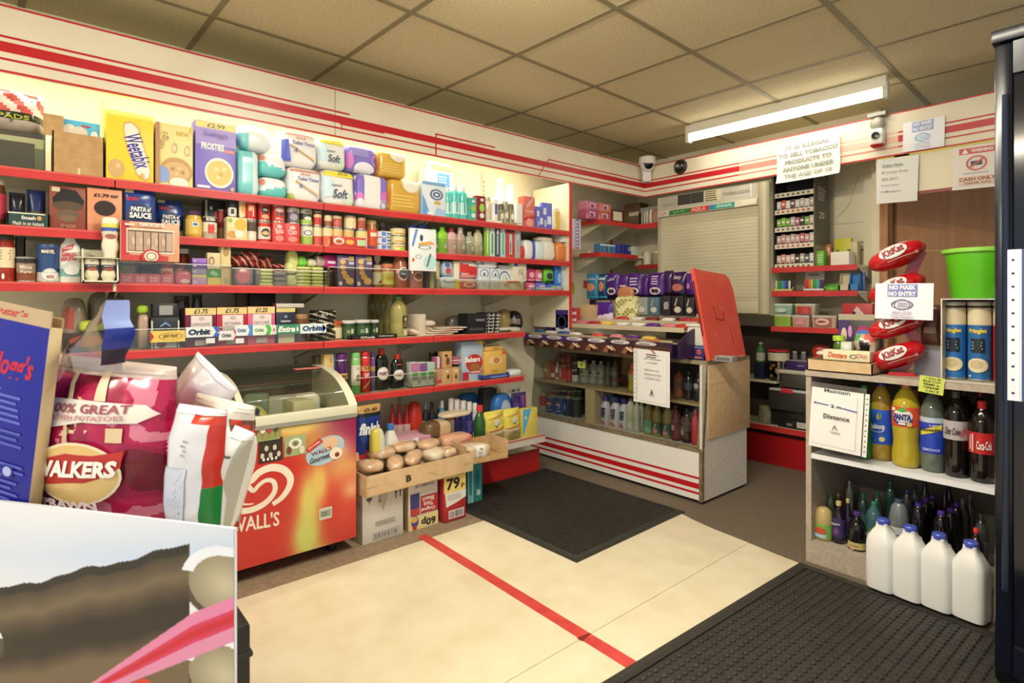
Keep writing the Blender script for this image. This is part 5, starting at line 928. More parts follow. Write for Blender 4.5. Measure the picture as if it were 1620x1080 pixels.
put(Z5, (559, 573), 558, spray, 'air_freshener', 'spray can', 'green and white floral air freshener', i=.02, bands=[(0, .24, '#6cb85c'), (.24, .82, '#e0ddcc'), (.82, 1, '#84c470')], cap='#74b868', capf=.12, prints=[('e', .55, .4, .24, .08, '#8a7c60'), ('e', .5, .62, .2, .04, '#c8a890')])
put(Z5, (574, 588), 556, spray, 'air_freshener', 'spray can', 'red air freshener with a tan price band', i=.025, bands=[(0, .62, '#c22a24'), (.62, .76, '#d8a45c'), (.76, 1, '#c8302a')], cap='#b82420', capf=.12, prints=[('t', .5, .605, .6, .08, '2.0', '#3c2410', {'bold': .03}), ('t', .45, .45, .5, .1, 'Glade', '#f0e0d0', {'rot': .5, 'shear': .2}), ('p', [(.1, .08), (.9, .28), (.9, .34), (.1, .14)], '#d8a070')])
put(Z5, (588, 595), 557, spray, 'air_freshener', 'spray can', 'mauve air freshener partly behind the red one', i=.05, bands=[(0, .6, '#6c5a80'), (.6, .75, '#b8985c'), (.75, 1, '#7a4a90')], cap='#5a3470', capf=.12)
t = MB().box(0, 0, 0, .003, .50, .085, CLEAR).build('divider_bin', loc=(LX - .008, 1.235, Z5 + .0005)); tag(t, 'clear plastic bin along the fifth shelf in front of the washing up liquid', 'shelf divider')
MB().box(-.0005, 0, .082, .0036, .50, .085, '#cfcdc4').build('painted_glint', t)  # top edge glint, painted as a duller pale strip
for j, (a, b, tp) in enumerate(((597, 622, 552), (623, 646, 561))):
    put(Z5, (a, b), tp, bottle, 'washing_up_liquid', 'bottle', f'{["taller", "shorter"][j]} black bottle of washing up liquid with a red cap', group='washing up liquid', i=.04, prof='wash', col='#121a14', cap='#c0342c', capz=.05, sy=.6, rough=.08, prints=[('e', .5, .40, .36, .155, '#ece6e0'), ('g', .5, .40, .33, .14, '#c8b8b0', .94), ('t', .5, .40, .5, .085, 'FAIRY', '#8c3c4c', {'bold': .04}), ('r', .35, .68, .65, .72, '#b83838' if j else '#1e2820')])
FP = [('r', 0, .62, .34, .95, '#b46a94'), ('r', .36, .62, .66, .95, '#7c4c8c'), ('r', .68, .62, 1, .95, '#a8c8b8'), ('e', .17, .52, .14, .1, '#5a9c4c'), ('e', .5, .52, .14, .1, '#5a9c4c'), ('e', .83, .52, .14, .1, '#5a9c4c'), ('r', .02, .3, .32, .42, '#8c8a88'), ('r', .36, .3, .64, .42, '#8c8a88'), ('e', .3, .14, .1, .08, '#e8eeec'), ('e', .6, .14, .1, .08, '#e8eeec')]
for j, (a, b) in enumerate(((650, 663), (664, 676), (676, 688))):
    put(Z5, (a, b), 573, carton, 'cat_food_pouch_box', 'box', f'{ORD[j]} upright pet pouch carton, {["pink", "purple", "pale green"][j]} topped', i=.05, d=.05, col='#c4ccc8', prints=[('r', 0, .62, 1, .96, ['#b8789c', '#84548c', '#a4c8b4'][j]), ('e', .5, .52, .4, .1, '#5a9c4c'), ('r', .1, .28, .9, .4, '#8c8a88'), ('e', .5, .13, .28, .07, '#e8eeec')])
put(Z5, (651, 688), 601, tray, 'display_tray', 'tray', 'pale display tray under the pet pouch cartons', i=.02, d=.10, hh=.02, fh=.02, col='#c8d0cc')
for a, b, tp, bb, c, l, pr in ((689, 700, 583, 0, '#b8906c', 'small cream and red soup carton', [('e', .5, .2, .4, .12, '#c03840')]), (700, 715, 582, 0, '#c29a68', 'tan pet food box with a dark dog shape', [('e', .6, .45, .12, .16, '#4a3624'), ('e', .5, .8, .14, .06, '#e8dcc4')]), (716, 727, 580, 0, '#c6a06c', 'second tan pet food box', [('e', .5, .4, .2, .16, '#6a4a30'), ('e', .5, .8, .2, .06, '#e8dcc4')])):
    put(Z5, (a, b), tp, carton, 'pet_food_box', 'box', l + ' low on the fifth shelf', i=.03, d=.06, col=c, prints=pr, hh=.088)
put(Z5, (700, 715), 556, carton, 'pet_food_box', 'box', 'tan pet food box with a dog stacked above the first', b=.0895, i=.04, d=.05, col='#c49c68', prints=[('e', .55, .4, .2, .25, '#6a4830'), ('e', .4, .75, .16, .08, '#3a2c20')])
for j in range(3): put(Z5, (686 + 4 * j, 694 + 4 * j), 562, carton, 'treat_packet', 'packet', f'{ORD[j]} thin leaning pink and white treat packet', group='leaning treat packets', b=.09, i=.05, d=.04, hh=.065, ww=.014, col=['#a85878', '#e0d8d4', '#8c4868'][j], rx=R(0))
for j in range(3): put(Z5, (716, 736), 0, softpack, 'treat_packet', 'packet', f'{ORD[j]} flat pink packet from the bottom behind the dog food', group='flat pink packets', b=.10 + .016 * j, i=.06, d=.07, hh=.0155, col=['#c08090', '#d8b0b4', '#b06c7c'][j], n=4)
put(Z5, (706, 740), 590, carton, 'support_box', 'box', 'plain box under the flat pink packets', i=.16, d=.08, hh=.098, col='#5c4a44')
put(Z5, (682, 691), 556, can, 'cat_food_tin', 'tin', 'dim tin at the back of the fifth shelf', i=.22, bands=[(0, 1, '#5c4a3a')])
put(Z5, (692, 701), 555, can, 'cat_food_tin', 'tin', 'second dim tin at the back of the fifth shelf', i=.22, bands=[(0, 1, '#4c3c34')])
put(Z5, (731, 764), 540, carton, 'dog_food_box', 'box', 'tall pale blue dog food box with a red round panel', i=.05, d=.08, col='#a9bccb', prints=[('e', .58, .44, .40, .23, '#b8302c'), ('t', .5, .535, .72, .14, 'Bakers', '#f3efe8', {'bold': .05}), ('e', .6, .34, .26, .1, '#9c6a3c'), ('r', .35, .17, .95, .25, '#c03834'), ('l', .4, .18, .9, .24, 1, '#f0e8e0'), ('r', .75, .9, 1, 1, '#d8c060'), ('r', 0, 0, .3, .22, '#b02c3c')])
put(Z5, (766, 801), 555, carton, 'cat_food_box', 'box', 'yellow-tan cat food box in the blue tray', i=.03, d=.07, b=.006, col='#dcb25c', side='#c89c48', prints=[('e', .5, .64, .3, .16, '#e8c888'), ('e', .55, .64, .14, .12, '#c8824c'), ('r', .8, .86, .98, .98, '#d0562c'), ('t', .45, .24, .3, .08, 'LICK', '#a8743c'), ('l', .2, .05, .9, .14, 2, '#8a6a34')])
put(Z5, (768, 796), 548, carton, 'cat_food_box', 'box', 'small tan box lying on the yellow-tan cat food box', on=-1, i=.035, d=.06, col='#d4aa58', prints=[('e', .6, .5, .16, .2, '#a87c3c')])
put(Z5, (762, 806), 589, tray, 'display_tray', 'tray', 'blue display tray under the yellow-tan cat food box', i=.015, d=.10, hh=.03, fh=.026, col='#2c4a94', prints=[('r', .3, .2, .9, .6, '#6c8cc8')])
put(Z5, (806, 827), 585, softpack, 'tissue_pack', 'pack', 'white and pale blue wrapped pack at the end of the fifth shelf', i=.03, d=.07, col='#dcdfe0', n=3.5, amp=.004)
# ================================================================ BOTTOM DECK
DK = Plane('x', -2.60)
put(Z6, (566, 608), 650, pouch, 'dishwasher_tablet_bag', 'bag', 'blue dishwasher tablet bag with a tan price strip at the top', pl=DK, b=.0, i=.0, d=.07, hh=.33, col='#20387e', colf=lambda u, v: '#c8a05c' if v > .88 else '#1c2228' if v > .84 else '#b8262c' if v < .28 + .1 * u else '#1e3480', prints=[('t', .45, .66, .78, .18, 'finish', '#eef0f4', {'bold': .05, 'shear': .2}), ('e', .5, .42, .14, .06, '#dce4f0'), ('l', .3, .2, .9, .3, 2, '#f0d8d8'), ('t', .5, .94, .5, .05, '£5.40', '#3c2c18')], rz=R(6))
for j, (a, b) in enumerate(((618, 629), (629, 641), (641, 652))):
    put(Z6, (a, b), 641, bottle, 'drain_cleaner', 'bottle', f'{ORD[j]} red bottle with a pale label at the back of the bottom shelf', group='red bottles on the bottom shelf', pl=DK, i=.2, prof='squash', col='#a8262c', cap='#b83034', label=(.3, .6, '#d8b4b0'), capz=.1)
put(Z6, (652, 672), 636, softpack, 'powder_pack', 'pack', 'rounded bright red pack at the back of the bottom shelf', pl=DK, i=.18, d=.09, col='#cc3c30', n=3, fm=lambda x, y, z: '#e8d8c8' if z < .35 and x > 0 else '#cc3c30')
for j, (a, b) in enumerate(((671, 681), (681, 692), (693, 703))):
    put(Z6, (a, b), 636, bottle, 'bleach_bottle', 'bottle', f'{ORD[j]} dark bottle with a white label at the back of the bottom shelf', group='dark bottles on the bottom shelf', pl=DK, i=.18, prof='squash', col='#2a2c34', cap='#8c9094' if j != 1 else '#2c3038', label=(.35, .6, '#d8d8d4'), capz=.12)
put(Z6, (697, 709), 634, bottle, 'bleach_bottle', 'bottle', 'blue and white bottle among the dark bottles', pl=DK, i=.15, prof='squash', col='#4a8ab8', cap='#dcdcdc', label=(.2, .5, '#e8ecec'), capz=.12)
for j, (a, b, c, cp) in enumerate(((712, 721, '#d8502c', '#e8e4dc'), (721, 731, '#3c3a6c', '#ece8e0'), (731, 741, '#36347c', '#ece8e0'), (741, 750, '#34327c', '#f0ece4'), (750, 758, '#e4e0d8', '#f0ece4'))):
    put(Z6, (a, b), 630 + 2 * j, bottle, 'trigger_spray', 'bottle', f'{ORD[j]} spray bottle in the leaning row, {["orange", "navy", "dark blue", "violet blue", "white"][j]}', pl=DK, i=.14, prof='squash', col=c, cap=cp, capz=.2, cap_r=.8, label=(.25, .55, '#e4d8cc' if j == 0 else '#5854a0'))
put(Z6, (618, 682), 655, carton, 'soap_powder_box', 'box', 'white and pink box with a barcode end lying on the bottom shelf', pl=DK, i=-.02, d=.16, b=.06, hh=.075, col='#e4dcdc', topc='#d8a8b8', prints=[('r', .68, 0, 1, 1, '#c884b0'), ('r', .05, .1, .62, .9, '#f0ecea'), ('b', .28, .2, .6, .8, 22, '#3a3436'), ('l', .08, .2, .25, .8, 4, '#8a8088')])
put(Z6, (640, 682), 678, carton, 'purple_box', 'box', 'dark purple box under the white and pink box', pl=DK, i=.0, d=.14, hh=.058, col='#3c1c40')
put(Z6, (757, 772), 642, bottle, 'mouthwash_bottle', 'bottle', 'green bottle with a bright red cap on the bottom shelf', pl=DK, i=.0, prof='squash', col='#2c5c2c', cap='#d83838', capz=.1, cap_r=.5, rough=.06)
for j, (a, b, tp) in enumerate(((770, 802, 651), (801, 827, 647))):
    put(Z6, (a, b), tp, pouch, 'wash_powder_bag', 'bag', f'{["first", "second"][j]} yellow bag with a white arrow shape and clear foot', group='yellow bags on the bottom shelf', pl=DK, i=.0, d=.07, col='#e2d36a', colf=lambda u, v: '#b0a070' if v < .32 else '#d8c8a0' if v < .4 else '#e4d45c', prints=[('p', [(.35, .62), (.5, .54), (.7, .66), (.66, .76), (.4, .74)], '#f2eede'), ('p', [(.38, .6), (.5, .5), (.68, .66), (.5, .56)], '#5a5838'), ('p', [(.1, .8), (.9, .9), (.9, .86), (.1, .77)], '#c88a5c'), ('p', [(.05, .42), (.95, .52), (.95, .47), (.05, .37)], '#c8745c'), ('e', .5, .18, .34, .12, '#a08a54')], rz=R(4))
put(Z6, (827, 850), 646, carton, 'dishwasher_box', 'box', 'yellow and blue triangular-print box beside the yellow bags', pl=DK, i=.01, d=.05, col='#e0cd5c', prints=[('p', [(0, 0), (.6, 1), (0, 1)], '#5ab0d8'), ('e', .2, .7, .1, .06, '#c8d8a0')])
put(Z6, (785, 815), 622, softpack, 'washing_bag', 'bag', 'blue bag with a pale patch behind the yellow bags', pl=DK, i=.14, d=.1, col='#3c7cc8', n=3, amp=.006, prints=[('e', .5, .6, .26, .25, '#b8c8d8')])
put(Z6, (815, 838), 622, pouch, 'purple_bag', 'bag', 'purple triangular bag end behind the yellow bags', pl=DK, i=.1, d=.08, col='#4c3478', colf=lambda u, v: '#8a4c84' if u > .5 and v > .5 else '#443072')
put(Z6, (765, 786), 615, carton, 'grey_box', 'box', 'dark grey glossy box at the back of the bottom shelf', pl=DK, i=.2, d=.06, col='#33383a')
put(Z6, (730, 762), 622, softpack, 'blue_pack', 'pack', 'flat blue pack at the back above the spray bottles', pl=DK, i=.26, d=.08, col='#2c6cb0', n=4)
put(Z5, (802, 823), 606, carton, 'hanging_price_card', 'card', 'tilted grey price card below the end of the fifth shelf', b=-.10, i=-.004, d=.002, hh=.03, col='#8a8880', prints=[('r', .35, .3, .6, .7, '#2c2c2c'), ('r', .8, .3, .9, .7, '#2c2c2c')], bev=0).rotation_euler = (0, R(-35) * 0, PI / 2)
# ---------------------------------------------------------------- boxes on the floor and the bread trays on them
PB = Plane('x', -2.36)
put(.002, (571, 640), 0, carton, 'packing_box', 'box', 'white packing box with grey arrows and an umbrella mark on the floor', pl=PB, d=.3, hh=.238, ww=.21, col='#d9d2c6', side='#c8c0b0', bev=.003, prints=[('t', .16, .80, .1, .08, 'T', '#55504a'), ('e', .16, .86, .07, .05, '#55504a'), ('t', .48, .86, .2, .06, 'ST  IN A', '#6a645c'), ('t', .48, .78, .2, .06, 'DRY PLACE', '#6a645c'), ('p', [(.77, .86), (.81, .95), (.85, .86), (.825, .86), (.825, .76), (.795, .76), (.795, .86)], '#4a4640'), ('p', [(.88, .88), (.92, .97), (.96, .88), (.935, .88), (.935, .78), (.905, .78), (.905, .88)], '#4a4640'), ('r', .25, .06, .9, .18, '#6a645c'), ('r', .26, .065, .89, .175, '#d9d2c6'), ('b', .28, .075, .87, .165, 40, '#4a4640'), ('l', .3, .3, .85, .4, 3, '#9a948a'), ('p', [(.4, .98), (.62, .98), (.5, .58)], '#bcb09c')])
put(.002, (641, 697), 0, carton, 'bleach_box', 'box', 'white box of bleach with upside-down red panel and yellow price', pl=PB, d=.3, hh=.238, ww=.168, col='#ddd6ca', side='#b89a70', bev=.003, prints=[('r', .22, .84, .92, .97, '#3a3634'), ('r', .23, .845, .91, .965, '#e6e0d6'), ('b', .25, .855, .89, .955, 44, '#2c2a28'), ('r', .40, .30, .98, .66, '#b02c30'), ('t', .66, .58, .40, .09, 'Bleach', '#f0e4dc', {'rot': PI}), ('t', .66, .48, .34, .09, 'Thick', '#f0e4dc', {'rot': PI}), ('t', .66, .38, .48, .09, 'Original', '#f0e4dc', {'rot': PI}), ('r', .06, .44, .36, .74, '#3c3c78'), ('r', .06, .3, .36, .44, '#b83c38'), ('r', 0, 0, 1, .28, '#e0cf8c'), ('t', .66, .13, .5, .2, '60p', '#2c2820', {'rot': PI, 'bold': .04}), ('e', .2, .17, .12, .12, '#48489c'), ('r', .12, .02, .26, .1, '#b03c30'), ('e', .18, .22, .1, .06, '#d8b04c')])
PB2 = Plane('x', -2.33)
put(.004, (700, 739), 0, carton, 'crisp_box', 'box', 'red and yellow box with a large 79p price', pl=PB2, d=.25, hh=.236, ww=.135, col='#b02a30', side='#a82830', bev=.003, prints=[('r', 0, .62, 1, 1, '#e4cb74'), ('t', .42, .80, .6, .26, '79', '#2a241a', {'bold': .04}), ('t', .86, .72, .16, .1, 'p', '#2a241a'), ('p', [(.05, .62), (1, .62), (1, .46), (.55, .38), (.1, .32)], '#e2dcd4'), ('l', .15, .45, .8, .58, 4, '#a09a94'), ('r', .2, .06, .9, .24, '#e4dcd6'), ('b', .24, .08, .86, .22, 26, '#3a2c2c')])
put(.004, (741, 762), 0, carton, 'teal_box', 'box', 'teal and white box beside the red 79p box', pl=Plane('x', -2.46), d=.2, hh=.245, ww=.10, col='#3c9c98', side='#2f8884', bev=.003, prints=[('r', .0, 0, .06, 1, '#cfe0dc'), ('r', .3, 0, .36, 1, '#cfe0dc'), ('e', .65, .55, .14, .2, '#2a7c90'), ('r', .6, .16, .85, .28, '#dfe8e4'), ('e', .15, .1, .14, .12, '#8cc8c0')])
# bread tray B
t = MB(); W_, D_, H_ = .60, .30, .095
t.box(-W_ / 2, -D_ / 2, 0, W_ / 2, D_ / 2, .004, CARD2).box(-W_ / 2, -D_ / 2, 0, W_ / 2, -D_ / 2 + .004, H_, CARD2).box(-W_ / 2, D_ / 2 - .004, 0, W_ / 2, D_ / 2, H_ + .03, CARD2)
for s in (-1, 1): t.box(s * W_ / 2 - .002, -D_ / 2, 0, s * W_ / 2 + .002, D_ / 2, H_, CARD2).box(s * (W_ / 2 - .03) - .03, -D_ / 2 - .003, H_ - .05, s * (W_ / 2 - .03) + .03, -D_ / 2, H_, CARD2)
t = t.build('bread_tray', loc=(-2.475, 1.425, .2425), rz=PI / 2 + R(2)); tag(t, 'kraft card tray marked b filled with bread rolls on the floor boxes', 'tray')
printed('printed_front', t, flat_surf(-D_ / 2), W_, H_, [('t', .36, .45, .05, .34, 'B', '#3a2c1c', {'bold': .05})])
ROLLM = noisy('bread_crust', '#e0b68c', '#efd2b0', 14, 3, .7); FILMB = clear('bread_film', '#ffffff', .10, .16)
SMALL = []
def roll_at(x, y, z, sx, sy, sz, rz, l, name='bread_roll', m=None, film=True, group='bread rolls in the tray', tilt=0):
    sx *= 1.15; sy *= 1.15; t = MB().soft(sx, sz, sy, m or ROLLM, 2.6, 8, .003, 22, seed=x * 40).build(name, loc=(x, y, z), rot=(tilt, 0, rz), angle=1.4)
    if film: MB().soft(sx * 1.12, sz * 1.1, sy * 1.12, FILMB, 3, 8, .011, 34, seed=y * 50).build('wrapper', t, loc=(0, 0, -.001), angle=1.4)
    tag(t, l, 'bread', group); return t
k = 0
for (x, y, z, sx, sy, sz, a) in ((-2.40, 1.25, .247, .17, .09, .05, .3), (-2.38, 1.41, .247, .17, .07, .05, -.2), (-2.40, 1.58, .247, .12, .1, .06, .1), (-2.50, 1.24, .30, .1, .1, .05, 0), (-2.48, 1.36, .295, .16, .07, .055, 1.1), (-2.49, 1.47, .30, .17, .07, .055, .9), (-2.50, 1.60, .29, .12, .11, .06, .3), (-2.56, 1.33, .335, .11, .1, .05, .2), (-2.57, 1.45, .345, .12, .1, .05, -.2), (-2.56, 1.60, .335, .12, .09, .05, .5), (-2.56, 1.20, .247, .12, .1, .055, 0), (-2.52, 1.42, .247, .13, .1, .05, 0), (-2.56, 1.53, .247, .13, .1, .05, 0), (-2.47, 1.66, .30, .08, .08, .05, 0)):
    roll_at(x, y, z, sx, sy, sz, a + PI / 2, f'{ORD[k]} wrapped bread roll of the kraft tray marked b', m=noisy('bread_pale', '#e6d6bc', '#f0e6d2', 10, 3, .6) if k in (2, 6) else None); k += 1
put(.25, (572, 620), 722, carton, 'pastry_pack', 'packet', 'flat pastry pack lying at the near end of the bread tray', pl=Plane('x', -2.52), hh=.02, d=.09, b=.06, col='#c89c84', prints=[('e', .5, .5, .3, .3, '#d8b8a0')])
# leaning second tray
t = MB(); W_, D_, H_ = .26, .22, .08
t.box(-W_ / 2, -D_ / 2, 0, W_ / 2, D_ / 2, .004, CARD).box(-W_ / 2, -D_ / 2, 0, W_ / 2, -D_ / 2 + .004, .03, CARD).box(-W_ / 2, D_ / 2 - .004, 0, W_ / 2, D_ / 2, H_, CARD)
for s in (-1, 1): t.prism([(-D_ / 2, 0), (D_ / 2, 0), (D_ / 2, H_ + .02), (-D_ / 2, H_ + .02)], s * W_ / 2 - .002, s * W_ / 2 + .002, CARD2, 'x')
t = t.build('bread_tray', loc=(-2.47, 1.855, .262), rz=PI / 2 - R(6)); tag(t, 'second open kraft tray of loaves and buns beside the tray marked b', 'tray')
def loaf(px, tp, l, c, pl, z, b, hh, d, **kw): return put(z, px, tp, softpack, 'loaf', 'bread', l, pl=pl, b=b, hh=hh, d=d, col=c, **kw)
P2 = Plane('x', -2.38)
BUN = put(.266, (742, 775), 0, softpack, 'bun_pack', 'bread', 'pack of buns with a white printed sleeve in the second kraft tray', pl=P2, b=.001, hh=.075, d=.10, ww=.17, i=.02, col='#dcc8a8', n=4, amp=.006, fr=20, prints=[('r', .34, 0, .72, 1, '#ece8e0'), ('e', .55, .78, .06, .08, '#b89a50'), ('g', .5, .22, .06, .08, '#2c2a28', .6), ('l', .42, .4, .6, .6, 3, '#a8a49c')])
loaf((706, 748), 0, 'wrapped sliced loaf with pink print lying behind the buns', '#d8a488', Plane('x', -2.50), .266, .03, .085, .1, ww=.2, n=4, amp=.005, prints=[('r', .5, .05, .98, .4, '#e8dcd8'), ('l', .55, .1, .95, .36, 3, '#9c8080'), ('p', [(.5, .6), (.95, .9), (.95, .6)], '#d87868')])
loaf((680, 712), 0, 'dark seeded loaf in clear film behind the bread tray', '#7c6248', Plane('x', -2.56), .27, .10, .085, .1, ww=.17, n=4, amp=.006, fm=lambda x, y, z: '#6a5238' if x < 0 else '#c8ac84')
loaf((700, 752), 0, 'pale flat loaf bag lying on the dark loaf', '#d8c8a8', Plane('x', -2.58), .27, .187, .03, .1, ww=.2, n=3, amp=.005)
put(.262, (613, 632), 672, bottle, 'milk_bottle', 'bottle', 'small milk bottle with a blue cap behind the bread rolls', pl=DK, i=-.03, b=.03, prof='squash', col='#e6e4d8', cap='#3f7cc4', capz=.1, cap_r=.55, sq=4)
put(.262, (590, 612), 678, softpack, 'yellow_pack', 'packet', 'pale yellow and green wrapped pack below the blue tablet bag', pl=DK, i=-.07, b=.02, d=.06, col='#dcd890', n=3, amp=.004, fm=lambda x, y, z: '#e2d25c' if x < 0 and z > .3 else '#d8dcc0')
put(.262, (632, 668), 682, tub, 'salad_tub', 'tub', 'shallow clear tub of green salad behind the bread rolls', pl=DK, i=-.06, b=.06, hh=.05, d=.1, col='#3c6a2c', lid='#c8ccc0', taper=.9, sy=.7)
# ================================================================ ICE CREAM FREEZER
FX = -2.37; FB = -2.82; FY0, FY1 = .17, 1.105; FW = FY1 - FY0
fz = empty('chest_freezer', (FX, FY0, 0), PI / 2); tag(fz, 'red ice cream chest freezer with a curved glass lid and heart logo', 'freezer')
# local frame: x along the front, y into the wall, z up
CRM = M('#d6d2b8', .4); FD = FX - FB
MB().box(0, .003, .06, FW, FD, .30, M('#b9241d', .35), .006).box(0, .003, .29, FW, .03, .60, M('#b9241d', .35)).box(0, FD - .03, .29, FW, FD, .66, CRM).box(0, .0, .29, .03, FD, .60, CRM).box(FW - .03, .0, .29, FW, FD, .60, CRM).build('body', fz)
FBL = [((520, 672), (.08, .07), '#7c1458', 1.0), ((548, 690), (.05, .09), '#8a1c50', .9), ((470, 672), (.10, .05), '#e0c470', 1.0), ((500, 700), (.07, .05), '#dba850', .55), ((535, 715), (.05, .05), '#e2b08a', .8), ((548, 742), (.06, .045), '#dcb068', .9), ((505, 765), (.030, .07), '#e0b660', 1.0), ((488, 800), (.032, .10), '#d8c464', 1.0), ((485, 850), (.045, .08), '#c9cc68', 1.0), ((500, 880), (.05, .04), '#c8c460', .8), ((552, 760), (.05, .05), '#e0885c', .8), ((545, 800), (.05, .08), '#c8402a', .8), ((555, 775), (.03, .03), '#e0b080', .7)]
FBL = [(onx(p[0], p[1], FX)[1] - FY0, onx(p[0], p[1], FX)[2], (s[0] * 1.3, s[1] * 1.3), hx(c), w) for p, s, c, w in FBL]
def flame(u, v):
    x, z = u * FW, .06 + v * .535; c = hx('#c3261d'); tw = .0
    for bx, bz, (sx, sz), bc, w in FBL:
        k = w * math.exp(-(((x - bx) / sx) ** 2 + ((z - bz) / sz) ** 2)); c = mix(c, bc, min(1, k * 1.25))
    return c
art('front_panel', fz, lambda u, v: (u * FW, -.001, .062 + v * .535), 90, 56, flame, .3, .3)
def FP_(px, py): p = onx(px, py, FX + .002); return (p[1] - FY0, p[2])
def Z7(x, y): return FP_(320 + x / 3, 560 + y / 3)
mb = MB(); f_ = lambda u, z: (u, -.0022, z)
LG = M('#ece0cc', .4)
stroke(mb, smooth_pts([Z7(*p) for p in ((160, 640), (195, 610), (232, 600), (272, 560), (330, 538), (385, 548), (417, 585), (412, 630), (378, 680), (334, 712))]), [.018 + .012 * math.sin(k / 54 * PI) for k in range(55)], LG, f_)
stroke(mb, smooth_pts([Z7(*p) for p in ((110, 700), (135, 735), (200, 744), (262, 728), (315, 692), (345, 645), (338, 605), (305, 598), (270, 620), (243, 648), (215, 626), (185, 632), (150, 655))]), [.020 + .004 * math.sin(k / 10) for k in range(73)], LG, f_)
stroke(mb, smooth_pts([Z7(*p) for p in ((140, 670), (165, 698), (200, 712), (243, 710))]), [.012 - .0004 * k for k in range(19)], LG, f_)
mb.build('heart_logo', fz, flat=True)
x0, z0 = Z7(128, 800); x1, z1 = Z7(366, 762)
vs, fs = text_mesh("WALL'S", .02); mb = MB(); mb.add([(x0 + (x1 - x0) * (x + .5), -.0023, (z0 + (z1 - z0) * (x + .5)) - .014 + y * .06) for x, y in vs], fs, LG); mb.build('lettering', fz, flat=True)
def sticker(name, c0, c1, items, base, lab=None):
    (a, b), (c, d) = FP_(*c0), FP_(*c1); w, h = c - a, b - d
    mb = MB().box(0, -.0006, 0, w, 0, h, M(base)); o = mb.build(name, fz, loc=(a, -.0024, d)); o['label'] = lab
    e = printed('printed_front', o, flat_surf(-.0006), w, h, items, x0=w / 2); return o
IC = [('p', [(.1 + .22 * k, .55), (.24 + .22 * k, .55), (.17 + .22 * k, .1)], '#a8703c') for k in range(4)] + [('e', .17 + .22 * k, .62, .09, .2, ('#8a3c2c', '#ece0c8', '#c03c4c', '#5c3c28')[k]) for k in range(4)]
sticker('ice_cream_sticker', (396, 668), (444, 695), [('r', .02, .04, .98, .96, '#8c9a5c')] + IC, '#6c7c40', 'green sticker with a row of ice creams')
sticker('price_sticker', (409, 696), (447, 727), [('e', .15 + .17 * k, .3 + .3 * (k % 2), .08, .12, '#cfc4b0') for k in range(5)] + [('e', .2 + .17 * k, .15, .05, .07, '#e8e0d0') for k in range(4)], '#34241c', 'dark brown sticker of small ice creams')
sticker('ice_cream_sticker', (450, 691), (484, 717), [('g', .5, .6, .3, .26, '#e8e4d4', .6), ('e', .5, .6, .1, .1, '#7c6c50'), ('e', .2, .3, .12, .2, '#6c3c2c'), ('e', .8, .25, .12, .2, '#d8d4c0')], '#9caa78', 'pale green sticker with a badge')
a, b = FP_(515, 712); mb = MB()
mb.sheet(lambda u, v: (a + .085 * v * math.cos(u * 2 * PI), -.0024, b + .058 * v * math.sin(u * 2 * PI) * 1.0 + .2 * .085 * v * math.cos(u * 2 * PI)), 32, 2, M('#a9c4d0'))
o = mb.build('oval_sticker', fz); o['label'] = 'oval pale blue logo sticker'
printed('printed_front', o, flat_surf(-.0024), .18, .13, [('p', [(0, .6), (.35, .95), (.45, .8), (.1, .5)], '#c03c34'), ('t', .22, .74, .3, .07, 'Love Sundae', '#f0e4d8', {'rot': .5}), ('e', .62, .72, .2, .22, '#dfb890'), ('t', .4, .5, .5, .14, "WALL'S", '#7c3434', {'rot': .18}), ('t', .36, .28, .5, .18, 'Gourmet', '#3c3434', {'rot': .18, 'shear': .3}), ('e', .75, .35, .16, .2, '#ece0c8'), ('e', .78, .3, .06, .08, '#8c3024')], x0=a, z0=b - .065)
sticker('maker_plate', (505, 805), (525, 818), [('r', .08, .2, .92, .8, '#9aa08c'), ('l', .15, .3, .85, .7, 2, '#5c605c')], '#cfd0bc', 'small pale maker plate')
# rail, end caps and lid
MB().box(-.005, -.008, .598, FW + .005, .025, .655, CRM, .008).build('front_rail', fz)
MB().box(0, -.0095, .602, FW, -.008, .618, M('#8f8f80', .4)).build('rail_groove', fz)
PRO = smooth_pts([(.0, .655), (.055, .705), (.16, .762), (.30, .792), (.445, .798)], 5)
for y in (-.006, FW - .032):
    mb = MB(); mb.prism([(p[0], p[1]) for p in PRO] + [(.445, .62), (0, .60)], y, y + .038, CRM, 'x'); mb.build('end_cap', fz)
for y in (FW / 2 - .012,):
    mb = MB(); n = len(PRO)
    for (a, b), (c, d) in zip(PRO, PRO[1:]): mb.add([(y, a, b), (y + .024, a, b), (y + .024, c, d), (y, c, d), (y, a, b - .02), (y + .024, a, b - .02), (y + .024, c, d - .02), (y, c, d - .02)], [(0, 1, 2, 3), (4, 7, 6, 5), (0, 3, 7, 4), (1, 5, 6, 2)], CRM)
    mb.build('lid_divider', fz)
for y0, y1 in ((.032, FW / 2 - .012), (FW / 2 + .012, FW - .032)):
    mb = MB(); mb.sheet(lambda u, v: (y0 + (y1 - y0) * u, PRO[int(round(v * (len(PRO) - 1)))][0], PRO[int(round(v * (len(PRO) - 1)))][1] - .004), 2, len(PRO) - 1, GLASS)
    mb.build('glass_lid', fz)
MB().box(0, .435, .62, FW, .455, .80, M('#5a5848', .4)).build('back_rail', fz)
MB().box(FW - .16, .30, .7925, FW - .04, .345, .796, M('#d87c6c', .5)).build('warning_label', fz)
for x in (.08, FW - .08):
    for y in (.08, FD - .08): MB().lathe([(.02, 0), (.022, .02), (.02, .06)], M('#1c1c1c'), 12, cx=x, cy=y).build('foot', fz)
rr = random.Random(3)
